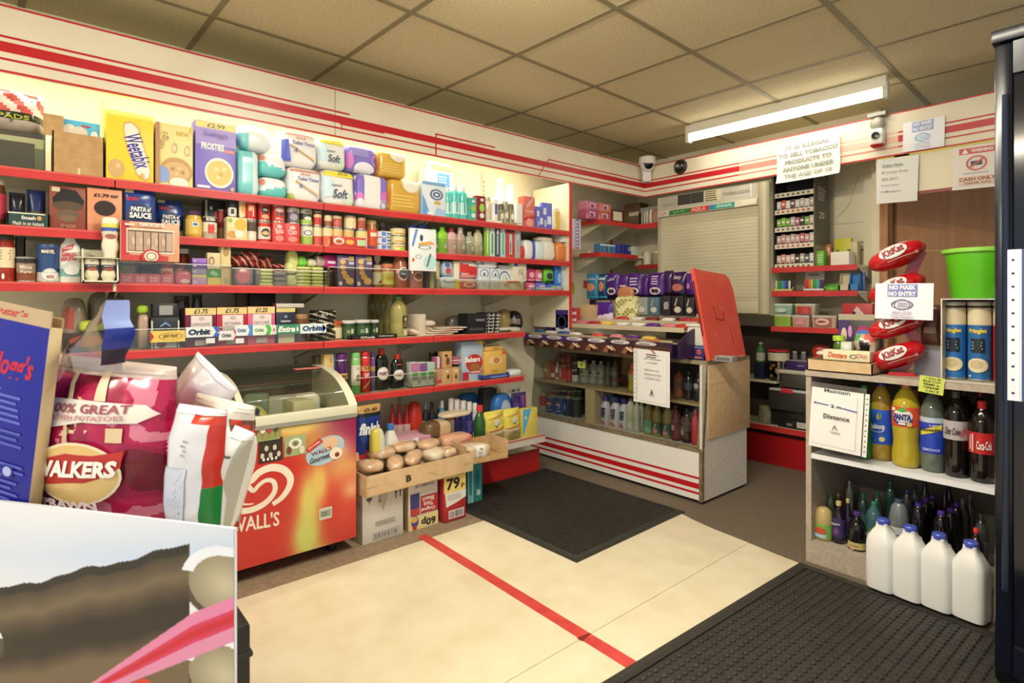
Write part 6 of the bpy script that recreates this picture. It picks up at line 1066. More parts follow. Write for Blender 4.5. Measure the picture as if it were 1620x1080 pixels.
NAMES = [('blue and yellow ice cream bag below the lid divider', '#c9b24c', lambda x, y, z: '#2c3058' if z > .5 and x < .3 else '#d8c468'), ('brown ice lolly bag beside the blue and yellow bag', '#6a4c3c', None), ('tan frozen food packet at the front of the freezer', '#c8a870', None), ('cream cornet box in the right half of the freezer', '#d8d0a4', None), ('white wrapped cornets in the right half of the freezer', '#e2dcc8', None), ('coiled pale lolly pack at the right end of the freezer', '#d0cc9c', None), ('pale green card box at the back of the freezer', '#8a9c84', None), ('clear bag of ice at the left end of the freezer', '#b8b09c', None), ('yellow ice cream tub lid in the middle of the freezer', '#d8c87c', None)]
for j, ((l, c, fm), (x, y, sx, sy, h)) in enumerate(zip(NAMES, ((.50, .16, .2, .14, .10), (.36, .17, .16, .12, .09), (.62, .10, .16, .08, .06), (.74, .17, .1, .12, .12), (.80, .24, .12, .1, .13), (.83, .10, .1, .09, .07), (.60, .30, .1, .06, .14), (.20, .18, .2, .16, .10), (.55, .22, .12, .1, .1)))):
    t = MB().soft(sx, h, sy, M(c, .3), 3.4 if j not in (3, 6) else 12, 8, .006 if j not in (3, 6) else 0, 22, seed=j, fm=(lambda a, b, d: M(fm(a, b, d))) if fm else None).build('ice_cream_pack', loc=(FX - y, FY0 + x, .5605), rz=PI / 2 + rr.uniform(-.4, .4)); tag(t, l, 'ice cream')
for j, y in enumerate((.24, .74)):
    t = MB().box(-.17, -.15, 0, .17, .15, .20, M('#a8a890')).build('freezer_basket', loc=(FX - .20, FY0 + y, .36), rz=PI / 2); tag(t, f'pale basket holding ice creams in the {["left", "right"][j]} half of the freezer', 'basket')
# ================================================================ FOREGROUND DISPLAY
d0 = 1.05; l0 = (372 - 810) / FPX * d0
P0 = Vector((l0 * CT - ST * d0, l0 * ST + CT * d0, 0)); FRZ = R(35.2)
FR = Matrix.Translation(P0) @ Matrix.Rotation(FRZ, 4, 'Z')
def infr(x, y, z): return FR @ Vector((x, y, z))
def px_fr(px, py, yy=0):
    r = Vector(ray(px, py)); n = (Matrix.Rotation(FRZ, 3, 'Z') @ Vector((0, 1, 0))); o = Vector((0, 0, EYE))
    q = infr(0, yy, 0); t = (q - o).dot(n) / r.dot(n); return FR.inverted() @ (o + r * t)
dsp = empty('display_stand', P0, FRZ); tag(dsp, 'card display stand printed with chocolate rolls, holding crisps and cereal', 'display stand')
HT_ = .694
MB().box(-.80, 0, .0, -.001, .006, HT_, M('#dfe3ea', .4)).build('card_body', dsp, flat=True)
xs_ = px_fr(366, 700, .31).x
MB().box(-.80, .03, .372, xs_ - .03, .31, .588, M('#b9b2a4')).build('inner_shelf', dsp)
def pic(u, v):
    x = (u * .80 - .18) / .62; z = (v * HT_ - .38) / .314   # x 0..1 across the visible part, z 1 at the top edge
    c = mix(hx('#dfe3ec'), hx('#bccdee'), max(0, 1 - abs(z - .62 - .2 * x) / .3) * (.4 + .6 * x)); e1 = .37 + .6 * x + .012 * math.sin(x * 19) + .006 * math.sin(x * 47)
    if x < .84 and z < e1:
        q = (e1 - z) / .40; c = hx('#221e1e') if q < .14 else mix(hx('#3c342c'), hx('#6a5a46'), (q - .14) / .3) if q < .5 else mix(hx('#6a5a46'), hx('#221a1a'), (q - .5) / .4)
        if q > 1.2: c = mix(hx('#221a1a'), hx('#6a5844'), (q - 1.2) / .3)
    for cx, cz, r in ((.97, .66, .135), (.97, .12, .135), (-.05, .02, .1)):
        dd = math.hypot(x - cx, (z - cz) * .72)
        if dd < r * 1.2 and x > cx - r * 1.0: c = mix(hx('#c0b8a2'), hx('#8d846c'), dd / r) if dd < r else hx('#4a4036')
        if r * .92 < dd < r * 1.22 and z > cz + .05: c = hx('#e4eaf8')
    tp, bt = -.1 + 1.4 * (x - .45) - .08 * max(0, x - .85) * 6, .33 - .95 * (1 - x)
    if x > .42 and bt < z < tp:
        k = (z - bt) / (tp - bt); c = mix(hx('#cc3a6c'), hx('#bf0f2a'), 1 - abs(k - .52) / .2) if abs(k - .52) < .2 else hx('#d67fac') if k > .5 else hx('#d487ae')
    if z < -.03 + .03 * math.sin(x * 40) and x > .6: c = hx('#d0321c')
    return c
art('printed_front', dsp, lambda u, v: (u * .798 - .80, -.001, .1 + v * (HT_ - .1)), 420, 240, lambda u, v: pic(u, (.1 + v * (HT_ - .1)) / HT_), .35)
# cereal box seen from behind
t = MB().box(-.15, 0, 0, .15, .028, .50, M('#10148c', .4), .002, faces={'right': M('#c9b48c'), 'top': M('#bfa680')}).build('cereal_box'); tag(t, 'large dark blue cereal box leaning in the display stand', 'box')
q = px_fr(-40, 790, .012); t.matrix_world = FR @ Matrix.Translation((q.x - .012, .012, .59)) @ Matrix.Rotation(R(9), 4, 'Y')
printed('printed_back', t, flat_surf(0), .30, .50, [('t', .62, .80, .56, .13, "Kellogg's", '#b81830', {'shear': .3, 'bold': .03}), ('r', .35, .70, .62, .706, '#8088d0'), ('l', .35, .56, .95, .69, 5, '#5a62c0'), ('l', .35, .46, .92, .54, 3, '#4a52b0'), ('l', .35, .06, .95, .40, 14, '#5058b8'), ('e', .55, .36, .05, .03, '#a8b0e0'), ('e', .78, .36, .06, .03, '#a8b0e0'), ('g', .78, .36, .06, .03, '#10148c', .7)])
mb = MB(); mb.box(-.15, 0, .5, .15, .003, .535, M('#b8a080')); mb.box(-.15, .024, .5, .15, .028, .52, M('#a8906c')); mb.build('open_flap', t, flat=True)
printed('flap_print', t, flat_surf(0), .30, .035, [('t', .5, .5, .6, .5, "Kellogg's", '#b83c30', {'shear': .3})], z0=.5)
# large crisp multipack
BW_, BH_, BD_ = .335, .385, .18
def crisp(u, v):
    n = noise.noise(Vector((u * 5, v * 6, 1.3))); m = noise.noise(Vector((u * 13, v * 11, 4.3)))
    if v > .93: return '#cbb8b0'
    if n + .4 * m > .28: return '#d88098'
    if n < -.32: return '#6e1226'
    if (u - .5) ** 2 * 3 + (v - .7) ** 2 * 8 < .1 and m > .12: return '#dcc49c'
    return '#b01c4c' if n > -.05 else '#981640'
t = pouch('crisp_multipack', BW_, BH_, BD_, '#a81a44', colf=crisp, amp=.006, rough=.16, n=110, seed=2, seal=.05, fr=13, prints=[
    ('p', [(.42, .98), (.46, .98), (.55, .66), (.52, .66)], '#d8c0a0'), ('p', [(.62, .98), (.66, .98), (.72, .8), (.66, .8)], '#d8c0a0'), ('p', [(.5, .66), (.52, .66), (.55, .5), (.51, .5)], '#d0b494'), ('r', .76, .58, .84, .66, '#dcc4a0'),
    ('p', [(.30, .70), (.36, .79), (.62, .80), (.92, .79), (.98, .74), (.90, .69), (.62, .68), (.36, .62)], '#e8e0d8'), ('t', .63, .755, .48, .05, '100% GREAT', '#9a4858', {'rot': .06}), ('t', .62, .705, .46, .028, 'BRITISH POTATOES', '#b07880', {'rot': .07}),
    ('e', .60, .39, .27, .18, '#e6d6b4', 0, .18), ('e', .60, .39, .255, .165, '#d9b878', 0, .18), ('p', [(0.35, 0.333), (0.362, 0.409), (0.428, 0.466), (0.551, 0.504), (0.715, 0.509), (0.871, 0.542), (0.866, 0.456), (0.797, 0.399), (0.674, 0.352), (0.551, 0.338), (0.428, 0.314)], '#b02820'),
    ('t', .61, .425, .50, .095, 'WALKERS', '#f1ede6', {'bold': .05, 'shear': .3, 'rot': .10}), ('t', .56, .215, .36, .05, 'PRAWN', '#f0dce0', {'bold': .04, 'rot': .05}), ('t', .60, .16, .44, .05, 'COCKTAIL', '#f0dce0', {'bold': .04, 'rot': .05}),
    ('r', .0, .36, .3, .365, '#d8a0ac'), ('r', .0, .22, .3, .225, '#d8a0ac'), ('l', .78, .1, .96, .2, 4, '#c87088')])
tag(t, 'large pink multipack of crisps standing in the display stand', 'bag'); q0 = px_fr(56, 800, .14); q1 = px_fr(262, 800, .14)
t.matrix_world = FR @ Matrix.Translation(((q0.x + q1.x) / 2, .14, .60)) @ Matrix.Rotation(R(3.5), 4, 'Y') @ Matrix.Diagonal(((q1.x - q0.x) / BW_ * 1.04, 1, 1, 1))
# loose clear film rising above it, with a blue back strip
mb = MB()
def flare(pts_l, pts_r, m, nn=12):
    L, Rr = smooth_pts(pts_l, 4), smooth_pts(pts_r, 4); n = min(len(L), len(Rr)) - 1
    def fn(u, v):
        i = int(round(v * n)); a, b = px_fr(*L[i], .10), px_fr(*Rr[i], .10); p = a.lerp(b, u)
        p.y += .05 * math.sin(u * PI) * -1 + .014 * noise.noise(Vector((p.x * 30, p.z * 24, 2))) ; return p
    return fn, n
fn, n = flare([(105, 585), (112, 560), (150, 530), (190, 490), (208, 478)], [(200, 590), (198, 560), (198, 530), (206, 500), (213, 478)], FILM)
mb.sheet(fn, 12, n, clear('loose_film', '#b9b0a6', .22, .22)); o = mb.build('loose_film', t); o.parent = None
fl_ = o; fl_.parent = t; fl_.matrix_parent_inverse = Matrix.Identity(4); fl_.matrix_basis = t.matrix_world.inverted() @ FR
mb = MB(); fn, n = flare([(193, 578), (197, 555), (198, 530), (200, 500), (209, 477)], [(204, 576), (214, 552), (222, 525), (216, 505), (215, 477)], None)
mb.sheet(fn, 4, n, lambda u, v: M('#8fa0d8', .25) if v > .55 else M('#22308c', .25) if v > .25 else M('#1b1c30', .3)); o = mb.build('blue_back_strip', t); o.matrix_basis = t.matrix_world.inverted() @ FR
# second bag: white back with small print, red and green sides
def bag2(u, v): return '#c8402c' if v > .9 and u > .5 else '#d9dae2' if u < .84 else ('#c03428' if v > .45 else '#1f7a38')
t = pouch('crisp_multipack', .125, .30, .11, '#d8dae4', colf=bag2, amp=.008, n=30, rough=.2, seed=8, seal=.04, prints=[('r', .12, .06, .62, .60, '#c9cede'), ('l', .15, .08, .58, .58, 22, '#7c84a4'), ('l', .1, .68, .6, .8, 4, '#9a9cac')])
tag(t, 'crisp bag seen from its white printed back with red and green edges', 'bag'); q0 = px_fr(246, 800, .09); q1 = px_fr(336, 800, .09)
t.matrix_world = FR @ Matrix.Translation(((q0.x + q1.x) / 2, .12, .592)) @ Matrix.Rotation(R(4), 4, 'Y')
t = pouch('crisp_multipack', .17, .30, .09, '#8a4a34', colf=lambda u, v: ('#dcd4ca' if v > .9 else '#c83c2c' if (u + v * 2) % .5 < .12 else '#6c4a38' if v > .75 else '#c9b4a4'), amp=.014, n=26, rough=.18, seed=13)
tag(t, 'crumpled brown-topped crisp bag behind the white printed one', 'bag'); q = px_fr(312, 800, .2)
t.matrix_world = FR @ Matrix.Translation((q.x, .235, .59)) @ Matrix.Rotation(R(9), 4, 'Y')
t = pouch('crisp_multipack', .055, .255, .12, '#dcdcd8', colf=lambda u, v: '#e2e2e0' if u < .8 else '#b8b4a8', amp=.004, n=16, rough=.25, seed=5, prints=[('r', .3, .5, .5, .58, '#4a4240'), ('r', .35, .62, .6, .66, '#4a4240'), ('r', .2, .8, .8, .82, '#5c5450')])
tag(t, 'narrow white crisp bag end at the edge of the display stand', 'bag'); q = px_fr(343, 800, .17)
t.matrix_world = FR @ Matrix.Translation((q.x, .17, .592)) @ Matrix.Rotation(R(17), 4, 'Y')
t = pouch('crisp_multipack', .15, .16, .07, '#d6d4dc', colf=lambda u, v: '#c9c2be' if u < .35 else '#d9d8e2', amp=.008, n=18, rough=.2, seed=21)
tag(t, 'pale lilac bag flap behind the pink crisp multipack', 'bag'); q = px_fr(280, 650, .26)
t.matrix_world = FR @ Matrix.Translation((q.x, .285, .82)) @ Matrix.Rotation(R(38), 4, 'Y')
MB().box(-.05, -.006, -.235, .03, .006, .03, M('#bdb6b0')).build('lower_fold', t)
# black crate behind the stand
RB = M('#1d1a16', .5); q = onz(401, 985, .30); t = MB().box(-.5, -.32, 0, -.004, -.004, .30, RB, .012).build('plastic_crate', loc=(q[0], q[1], 0)); tag(t, 'stack of black plastic crates on the floor behind the display stand', 'crate')
for k in range(2): MB().box(-.504, -.324, .09 + .125 * k, 0, 0, .104 + .125 * k, RB, .004).build('rim', t)
# ================================================================ SHOP COUNTER
CYF = 2.79; CXL, CXR = WX + .005, -1.668; CD = .50
ct = empty('shop_counter', (CXL, CYF, 0)); tag(ct, 'glass-fronted shop counter with a white striped base full of soft drinks', 'counter'); CW = CXR - CXL
WHT = M('#e9e5dc', .4); EDGE = noisy('worn_edge', '#6a5a44', '#8f7c60', 40, 4, .5)
MB().box(0, .0, .02, CW, .012, .285, WHT).build('base_panel', ct)
for k, (a, b) in enumerate(((.136, .148), (.082, .112), (.052, .064))): MB().box(0, -.001, a, CW - .002, 0, b, RED).build('red_stripe', ct)
MB().box(0, .02, 0, CW, CD - .03, .02, M('#17130f')).build('plinth', ct)
GRN = noisy('grey_laminate', '#d0c9bc', '#dcd5c8', 60, 4, .6)
MB().box(CW - .012, .0, .015, CW + .002, CD, .765, GRN).build('end_panel', ct)
MB().box(CW - .014, -.004, .015, CW + .004, .02, .29, EDGE).build('corner_trim', ct)
MB().box(0, -.006, .285, CW, .014, .305, EDGE).build('sill', ct)
MB().box(0, .012, .29, CW - .012, CD - .02, .302, M('#d8d0c0')).build('case_floor', ct)
MB().box(.0, .028, .530, CW - .012, CD - .1, .545, M('#b49c74')).build('shelf_board', ct)
MB().box(0, CD - .02, .02, CW, CD, .765, M('#2a2119')).build('back_panel', ct)
TOPM = noisy('counter_top', '#8a7a60', '#a08f74', 30, 4, .4)
MB().box(0, .04, .762, CW + .01, CD + .02, .785, TOPM).build('counter_top', ct)
mb = MB().prism([(.0, .29), (.022, .29), (.07, .765), (.046, .765)], CW - .03, CW + .004, EDGE, 'x'); mb.build('corner_post', ct)
mb = MB(); mb.add([(0, .004, .30), (CW - .03, .004, .30), (CW - .03, .048, .762), (0, .048, .762)], [(0, 1, 2, 3)], GLASS); mb.build('glass_front', ct)
xa = ony(921, 640, CYF)[0] - CXL; xb = ony(936, 640, CYF)[0] - CXL
MB().box(xa, .03, .302, xb, .20, .532, M('#cdb991')).build('divider_board', ct)
t = MB().box(0, 0, 0, .006, .47, .41, CARD2, .001).build('card_sheet'); t.location = (CXR + .006, 2.84, .352); tag(t, 'plain brown card sheet fixed over the grey counter end', 'card')
MB().box(.0062, .02, .30, .0066, .34, .302, '#a88658').build('crease', t)
MS = Plane('y', CYF); ZM, ZF = .5455, .3025
def drink(px, tp, l, z, i, col, cap='#222', name='drink_bottle', cat='bottle', prof='pop', lab=None, prints=(), group=None, **kw):
    return put(z, px, tp, bottle, name, cat, l, pl=MS, i=i, prof=prof, col=col, cap=cap, label=lab, prints=prints, group=group, rough=.08, **kw)
def tin(px, tp, l, z, i, bands, prints=(), group=None): return put(z, px, tp, can, 'drink_can', 'can', l, pl=MS, i=i, bands=bands, prints=prints, group=group)
# middle shelf of the counter
drink((857, 868), 569, 'orange-brown drink bottle at the wall end of the counter shelf', ZM, .10, '#b8784c', None, prof='round', prints=[('e', .5, .45, .3, .12, '#d8b890')])
drink((869, 876), 569, 'red bottle with a white label foot on the counter shelf', ZM, .10, '#b43028', '#c83c30', lab=(.1, .3, '#d8ccc0'))
drink((876, 882), 573, 'small white and brown bottle on the counter shelf', ZM, .10, '#d8d0c4', '#dcd4c8', prof='squash', lab=(.15, .4, '#7c5a44'))
tin((880, 893), 578, 'red can beside the white and brown bottle', ZM, .10, [(0, 1, '#c02c26')], [('r', .4, .2, .6, .8, '#d8a89c')])
drink((894, 901), 577, 'narrow bright red bottle on the counter shelf', ZM, .10, '#c42a26', '#c83c30')
tin((902, 911), 573, 'slim black and silver energy can on the counter shelf', ZM, .10, [(0, .35, '#c8c8c8'), (.35, 1, '#24262a')], [('t', .5, .6, .4, .5, 'rel', '#d8d8d8', {'rot': 1.57})])
for j, (a, b) in enumerate(((876, 884), (884, 892), (892, 900))): drink((a, b), 556, f'{ORD[j]} orange-red bottle in the back row of the counter shelf', ZM, .22, '#b84428', '#c8502c', group='back row of orange-red bottles')
CLB = '#9a988c'
for j, (a, b) in enumerate(((913, 926), (927, 940), (940, 952))): drink((a, b), 570 + j, f'{ORD[j]} clear water bottle behind the yellow-green ticket', ZM, .10 + .02 * j, CLB, '#b8b8b0', group='clear water bottles', lab=(.35, .6, '#b8b4a4'), prints=[('e', .5, .5, .2, .08, '#5c5a50')])
for j, (a, b) in enumerate(((953, 963), (964, 974))): drink((a, b), 572, f'{ORD[j]} dark grey-green bottle on the counter shelf', ZM, .12, '#55564a', '#4c4c44', group='grey-green bottles')
put(ZM, (914, 926), 572, carton, 'price_ticket', 'ticket', 'yellow-green price ticket on the glass above the water bottles', pl=MS, i=.018, d=.001, b=.12, hh=.045, col='#b8c464', prints=[('t', .5, .5, .3, .5, '6', '#3c4020')], bev=0)
drink((989, 1006), 577, 'yellow-green drink bottle with an orange cap on the counter shelf', ZM, .06, '#a89a40', '#d8583c', capz=.12, cap_r=.6, fill=('#a89a40', .62, '#c8604c'))
for j, (a, b, c) in enumerate(((1062, 1076, '#9c5a3c'), (1079, 1092, '#20262c'), (1094, 1108, '#26262c'))): drink((a, b), 585 + 3 * j, f'{["amber", "dark blue-black", "black with a pale face"][j]} bottle beyond the hanging notice', ZM, .08, c, '#333', lab=(.35, .6, '#6c5040' if j == 0 else '#4c5058'), prints=[('e', .5, .55, .25, .1, '#b8b4ac')] if j == 2 else ())
# lower shelf: cans and bottles
tin((851, 860), 625, 'red and silver can at the wall end of the case floor', ZF, .06, [(0, .35, '#a8a09c'), (.35, 1, '#b4362c')])
tin((866, 874), 625, 'second red can behind the first dark blue can', ZF, .13, [(0, 1, '#a83c30')])
for j, (a, b) in enumerate(((861, 875), (875, 889))): tin((a, b), 627 + j, f'{ORD[j]} blue cola can with a round red, white and blue ball', ZF, .06, [(0, 1, '#1f4686')], [('e', .42, .55, .3, .2, '#dcdce4'), ('p', [(.15, .6), (.3, .72), (.5, .75), (.68, .66), (.5, .6), (.35, .58)], '#c8322c'), ('p', [(.16, .5), (.4, .5), (.66, .58), (.6, .42), (.42, .36), (.25, .4)], '#2a4c94'), ('t', .5, .22, .5, .12, 'pepsi', '#c8d4ec')])
tin((889, 899), 629, 'dark blue can with white upright lettering', ZF, .06, [(0, 1, '#20325c')], [('t', .45, .5, .3, .75, '', '#fff')] and [('t', .45, .5, .8, .16, 'pepsi', '#dce0ec', {'rot': 1.57})])
for j, (a, b) in enumerate(((899, 912), (905, 917))): tin((a, b), 630, f'{ORD[j]} dark grey can beside the divider board', ZF, .07 + .08 * j, [(0, 1, '#33383c')], group='dark grey cans')
for j in range(6): tin((870 + 8 * j, 877 + 8 * j), 618, f'{ORD[j]} can in the back row on the case floor', ZF, .17, [(0, .5, ('#7c4030', '#38463c', '#2c3a5c')[j % 3]), (.5, 1, ('#8c4838', '#42503c', '#34425c')[j % 3])], group='back row of cans')
OAS = [('p', [(.3, .1), (.5, .2), (.75, .1), (.7, .02)], '#c85c60'), ('t', .5, .45, .9, .2, 'oasis', '#2c2c60', {'rot': 1.5, 'bold': .04})]
for j, (a, b) in enumerate(((946, 960), (961, 976), (976, 989))): drink((a, b), 627 + 2 * j, f'{ORD[j]} white bottle with purple lettering and a navy cap', ZF, .05, '#cfc9d4', '#2c3278', prof='squash', capz=.12, cap_r=.62, prints=OAS, group='white bottles with navy caps')
drink((987, 999), 631, 'clear water bottle with a red cap on the case floor', ZF, .05, '#b8b8b0', '#c83430', lab=(.3, .55, '#a8b090'))
for j, (a, b) in enumerate(((999, 1009), (1006, 1016))): drink((a, b), 634, f'{ORD[j]} clear bottle with a pale grey cap on the case floor', ZF, .06 + .03 * j, '#b4b4a8', '#c8b0a8', group='clear bottles on the case floor')
CC = [('e', .5, .3, .3, .06, '#c89090'), ('t', .5, .4, .5, .06, 'Fanta', '#dcd4c0', {'rot': 1.4})]
for j, (a, b, c, lc, cp) in enumerate(((1015, 1028, '#8c8a4c', '#7ab090', '#3c6a3c'), (1029, 1042, '#908a4c', '#4c6458', '#444'), (1045, 1058, '#8a8448', '#4a6a64', '#3c3c3c'))): drink((a, b), 636 + 3 * j, f'{ORD[j]} olive drink bottle with a {["mint", "dark green", "blue-green"][j]} label', ZF, .05, c, cp, lab=(.1, .45, lc), prints=[('e', .5, .18, .26, .07, '#c87c80'), ('t', .5, .33, .6, .07, 'Vimto', '#d8d8c8', {'rot': 1.3})] if j else [])
drink((1058, 1072), 642, 'maroon drink bottle with a small white label', ZF, .05, '#5a1c2c', '#6c2430', lab=(.2, .48, '#6c2038'), prints=[('r', .3, .3, .6, .45, '#c8b0b4')])
drink((1074, 1090), 647, 'dark brown cola bottle with a pale label', ZF, .05, '#2a1c18', '#3c2c24', lab=(.35, .6, '#4c3c38'), prints=[('e', .25, .3, .2, .08, '#b8a8a0')])
drink((1091, 1103), 648, 'bright pink-red drink bottle beside the corner post', ZF, .05, '#c4304c', '#cc3c50', prof='squash', capz=.1)
# ---------------------------------------------------------------- confectionery stand on the counter
cs = empty('confectionery_stand', (-3.02, 2.70, .785)); tag(cs, 'tiered confectionery stand with a chocolate picture fringe on the counter', 'display stand'); SW = 1.21
MB().box(0, .0, .012, SW, .46, .085, M('#2a1a3c', .4)).build('base', cs)
TIERM = M('#b3a488', .4)
ZT = [.092, .165, .197, .24]; YT = [.0, .12, .24, .36]
for k in range(4):
    MB().box(.02 if k else 0, YT[k], ZT[k] - .012, SW + .015 * k, YT[k] + .122, ZT[k], TIERM).box(.02 if k else 0, YT[k] - .004, ZT[k] - .014, SW + .015 * k, YT[k], ZT[k] + .014, M('#c4b89a', .3)).build('tier', cs)
MB().prism([(0, .01), (.40, .01), (.40, .26), (.36, .24), (.24, .197), (.12, .165), (0, .105)], SW + .05, SW + .062, M('#2a1c44', .35), 'x').build('side_panel', cs)
MB().box(0, -.008, .014, SW + .02, 0, .098, M('#34204c', .35)).build('fringe', cs)
o = printed('printed_front', cs, flat_surf(-.008), SW, .084, [('r', 0, .62, .45, .98, '#4c2c78'), ('r', .45, .62, 1, .98, '#3a2230'), ('r', 0, 0, 1, .62, '#4a2c22')] + [('e', .1 + .155 * k, .84, .06, .15, '#d8d0d0') for k in range(6)] + [('e', .075 + .012 * j + .155 * k, .84, .0045, .07, '#8c7c84') for k in range(6) for j in range(5)] +
    [('p', [(.03 + .118 * k, .1), (.055 + .118 * k, .55), (.08 + .118 * k, .48), (.06 + .118 * k, .02)], '#8c5a3c') for k in range(8)] + [('p', [(.06 + .118 * k, .5), (.07 + .118 * k, .58), (.105 + .118 * k, .3), (.095 + .118 * k, .22)], '#e0d0c0') for k in range(8)] + [('p', [(.085 + .118 * k, .56), (.095 + .118 * k, .6), (.122 + .118 * k, .28), (.112 + .118 * k, .2)], '#b88460') for k in range(8)], x0=SW / 2, z0=.014)
MB().box(.0, -.006, .098, SW + .02, .0, .112, M('#a89878', .3)).build('ticket_rail', cs)
BARC = ['#c83c34', '#e6e0d8', '#5c2c80', '#e0b84c', '#2c5c9c', '#d87c8c', '#8c3024', '#e8e4dc', '#b02838', '#3c8a4c']
cn = {'#c83c34': 'red', '#e6e0d8': 'white', '#5c2c80': 'purple', '#e0b84c': 'yellow', '#2c5c9c': 'blue', '#d87c8c': 'pink', '#8c3024': 'brown', '#e8e4dc': 'cream', '#b02838': 'crimson', '#3c8a4c': 'green'}
rr = random.Random(11); protos = {}
def bars(k, xs, y, cols, w=.10, dd=.045, h=.02, nm=''):
    h += .012; dd += .012
    for j, (x, c) in enumerate(zip(xs, cols)):
        key = (c, w, dd); loc = (-3.02 + x, 2.70 + y, .785 + ZT[k] + .0005)
        l = f'{cn[c]} chocolate bar, {ORD[j]} from the wall on the {["lowest", "second", "third", "top"][k]} tier{nm}'; g = f'chocolate bars on the {["lowest", "second", "third", "top"][k]} tier'
        if key in protos: again(protos[key], loc, l, g, rz=rr.uniform(-.12, .12))
        else: protos[key] = tag(bar('chocolate_bar', w, h, dd, c, prints=[('r', .15, .25, .85, .75, '#efe6da' if c not in ('#e6e0d8', '#e8e4dc') else '#b83c3c')]), l, 'chocolate bar', g); protos[key].location = loc
bars(0, [.10, .21, .33, .44, .64, .79, .91, 1.03], .06, ['#2c5c9c', '#e6e0d8', '#2c5c9c', '#e6e0d8', '#c83c34', '#d87c8c', '#5c2c80', '#e0b84c'])
bars(1, [.06, .17, .28, .39, .50, .61, .74, .86, .97, 1.09, 1.18], .185, ['#c83c34', '#b02838', '#e8e4dc', '#d87c8c', '#b02838', '#e0b84c', '#e6e0d8', '#e8e4dc', '#5c2c80', '#d87c8c', '#c83c34'])
bars(2, [.30, .42, .54, .65, .77, .88, 1.0, 1.12, 1.2], .305, ['#e0b84c', '#e0b84c', '#d87c8c', '#c83c34', '#e6e0d8', '#8c3024', '#e8e4dc', '#b02838', '#c83c34'])
bars(3, [.60, .72, .84, .96, 1.08], .40, ['#c83c34', '#e8e4dc', '#e6e0d8', '#8c3024', '#d87c8c'], .09, .05)
for j, (x, c) in enumerate(((.62, '#4c4440'), (.76, '#7c5a44'), (.9, '#a8704c'))):
    t = MB().box(-.05, -.001, 0, .05, 0, .013, M(c)).build('price_ticket', loc=(-3.02 + x + .2, 2.6935, .785 + .099)); tag(t, f'{["grey", "brown", "tan"][j]} price ticket on the front rail of the confectionery stand', 'ticket')
TP = Plane('y', 2.70)
def sweets(px, tp, name, cat, l, yy, zz, col, kind=pouch, **kw): return put(.785 + zz, px, tp, kind, name, cat, l, pl=TP, i=yy, col=col, **kw)
PURP = lambda u, v: '#1f1226' if v < .14 else '#4a1c74'
CAD = [('t', .45, .74, .6, .14, 'Cadbury', '#d8c8dc', {'shear': .3, 'rot': .2}), ('e', .5, .3, .34, .14, '#dcd0d8'), ('e', .42, .3, .12, .08, '#4a2c34'), ('e', .62, .3, .12, .08, '#4a2c34')]
rows = [((925, 943), 432, '#3a86b0', 'pale blue biscuit bag with an orange picture', [('t', .5, .78, .7, .1, 'Crunchie', '#dce4e8'), ('e', .5, .45, .34, .16, '#e0946c')]), ((944, 957), 433, '#1c4a74', 'dark blue biscuit bag', [('e', .5, .5, .3, .2, '#d08c60'), ('r', .1, .75, .9, .85, '#b8c8d8')])]
for px, tp, c, l, pr in rows: sweets(px, tp, 'sweet_bag', 'bag', l + ' at the wall end of the hanging bags', .42, .345, c, d=.05, colf=(lambda q: lambda u, v: '#48b4d0' if v < .1 else q)(c), prints=pr)
PB_ = [((957, 977), 432, CAD, 'purple chocolate bag with white swirl lettering'), ((976, 992), 434, CAD[1:] + [('r', .3, .5, .8, .56, '#e0c8d0')], 'purple chocolate bag above the orange-brown packet'), ((990, 1014), 432, CAD[1:] + [('l', .25, .5, .8, .85, 3, '#d8c8e0')], 'purple chocolate bag with a pale double oval'), ((1014, 1024), 436, [], 'narrow plain purple bag between the printed ones'), ((1023, 1048), 431, CAD[1:] + [('l', .3, .52, .7, .9, 4, '#d8c8e0')], 'purple chocolate bag with two brown rounds'), ((1048, 1062), 428, [], 'dark plain purple bag next to the double round bag'), ((1060, 1083), 430, [('t', .5, .78, .5, .16, 'Dairy', '#d8c8dc', {'shear': .3}), ('e', .5, .42, .36, .14, '#b8685c')], 'dark purple bag with a reddish picture'), ((1083, 1097), 432, [('e', .4, .5, .2, .12, '#c870a8')], 'purple bag with pink spots beside the red flap')]
for j, (px, tp, pr, l) in enumerate(PB_): sweets(px, tp, 'sweet_bag', 'bag', l, .42 + .004 * (j % 2), .345 - .0 * j, '#4a1c74', d=.05, colf=PURP if j not in (5, 6) else lambda u, v: '#160e1a' if v < .2 else '#35154c', prints=pr, seed=j)
t = MB().box(0, 0, 0, 1.0, .05, .008, M('#3a2c3c')).box(0, .046, 0, 1.0, .05, .14, M('#2a2030')).box(.0, .0, -.094, .02, .05, 0, M('#2a2030')).box(.98, 0, -.094, 1.0, .05, 0, M('#2a2030')).build('sweet_rack', loc=(-2.77, 3.115, 1.12)); tag(t, 'dark rack at the top of the stand carrying the purple bags', 'rack')
sweets((975, 1000), 453, 'caramel_packet', 'packet', 'orange-brown packet in front of the purple bags', .37, .31, '#b87c50', d=.04, kind=softpack, n=3)
sweets((970, 1006), 468, 'egg_pack', 'pack', 'pale yellow pack printed with small eggs behind the top tier', .30, .20, '#d6cf90', d=.08, kind=softpack, n=5, fm=lambda x, y, z: ('#dcd69a', '#c8bf78', '#e6e0b4', '#8c9458')[int(x * 23 + z * 17) % 4])
sweets((938, 966), 478, 'chocolate_packet', 'packet', 'purple and white leaning chocolate packet behind the second tier', .25, .18, '#4c2078', d=.05, colf=lambda u, v: '#d8c8d8' if v < .3 + .2 * u and v > .15 else '#4c2080')
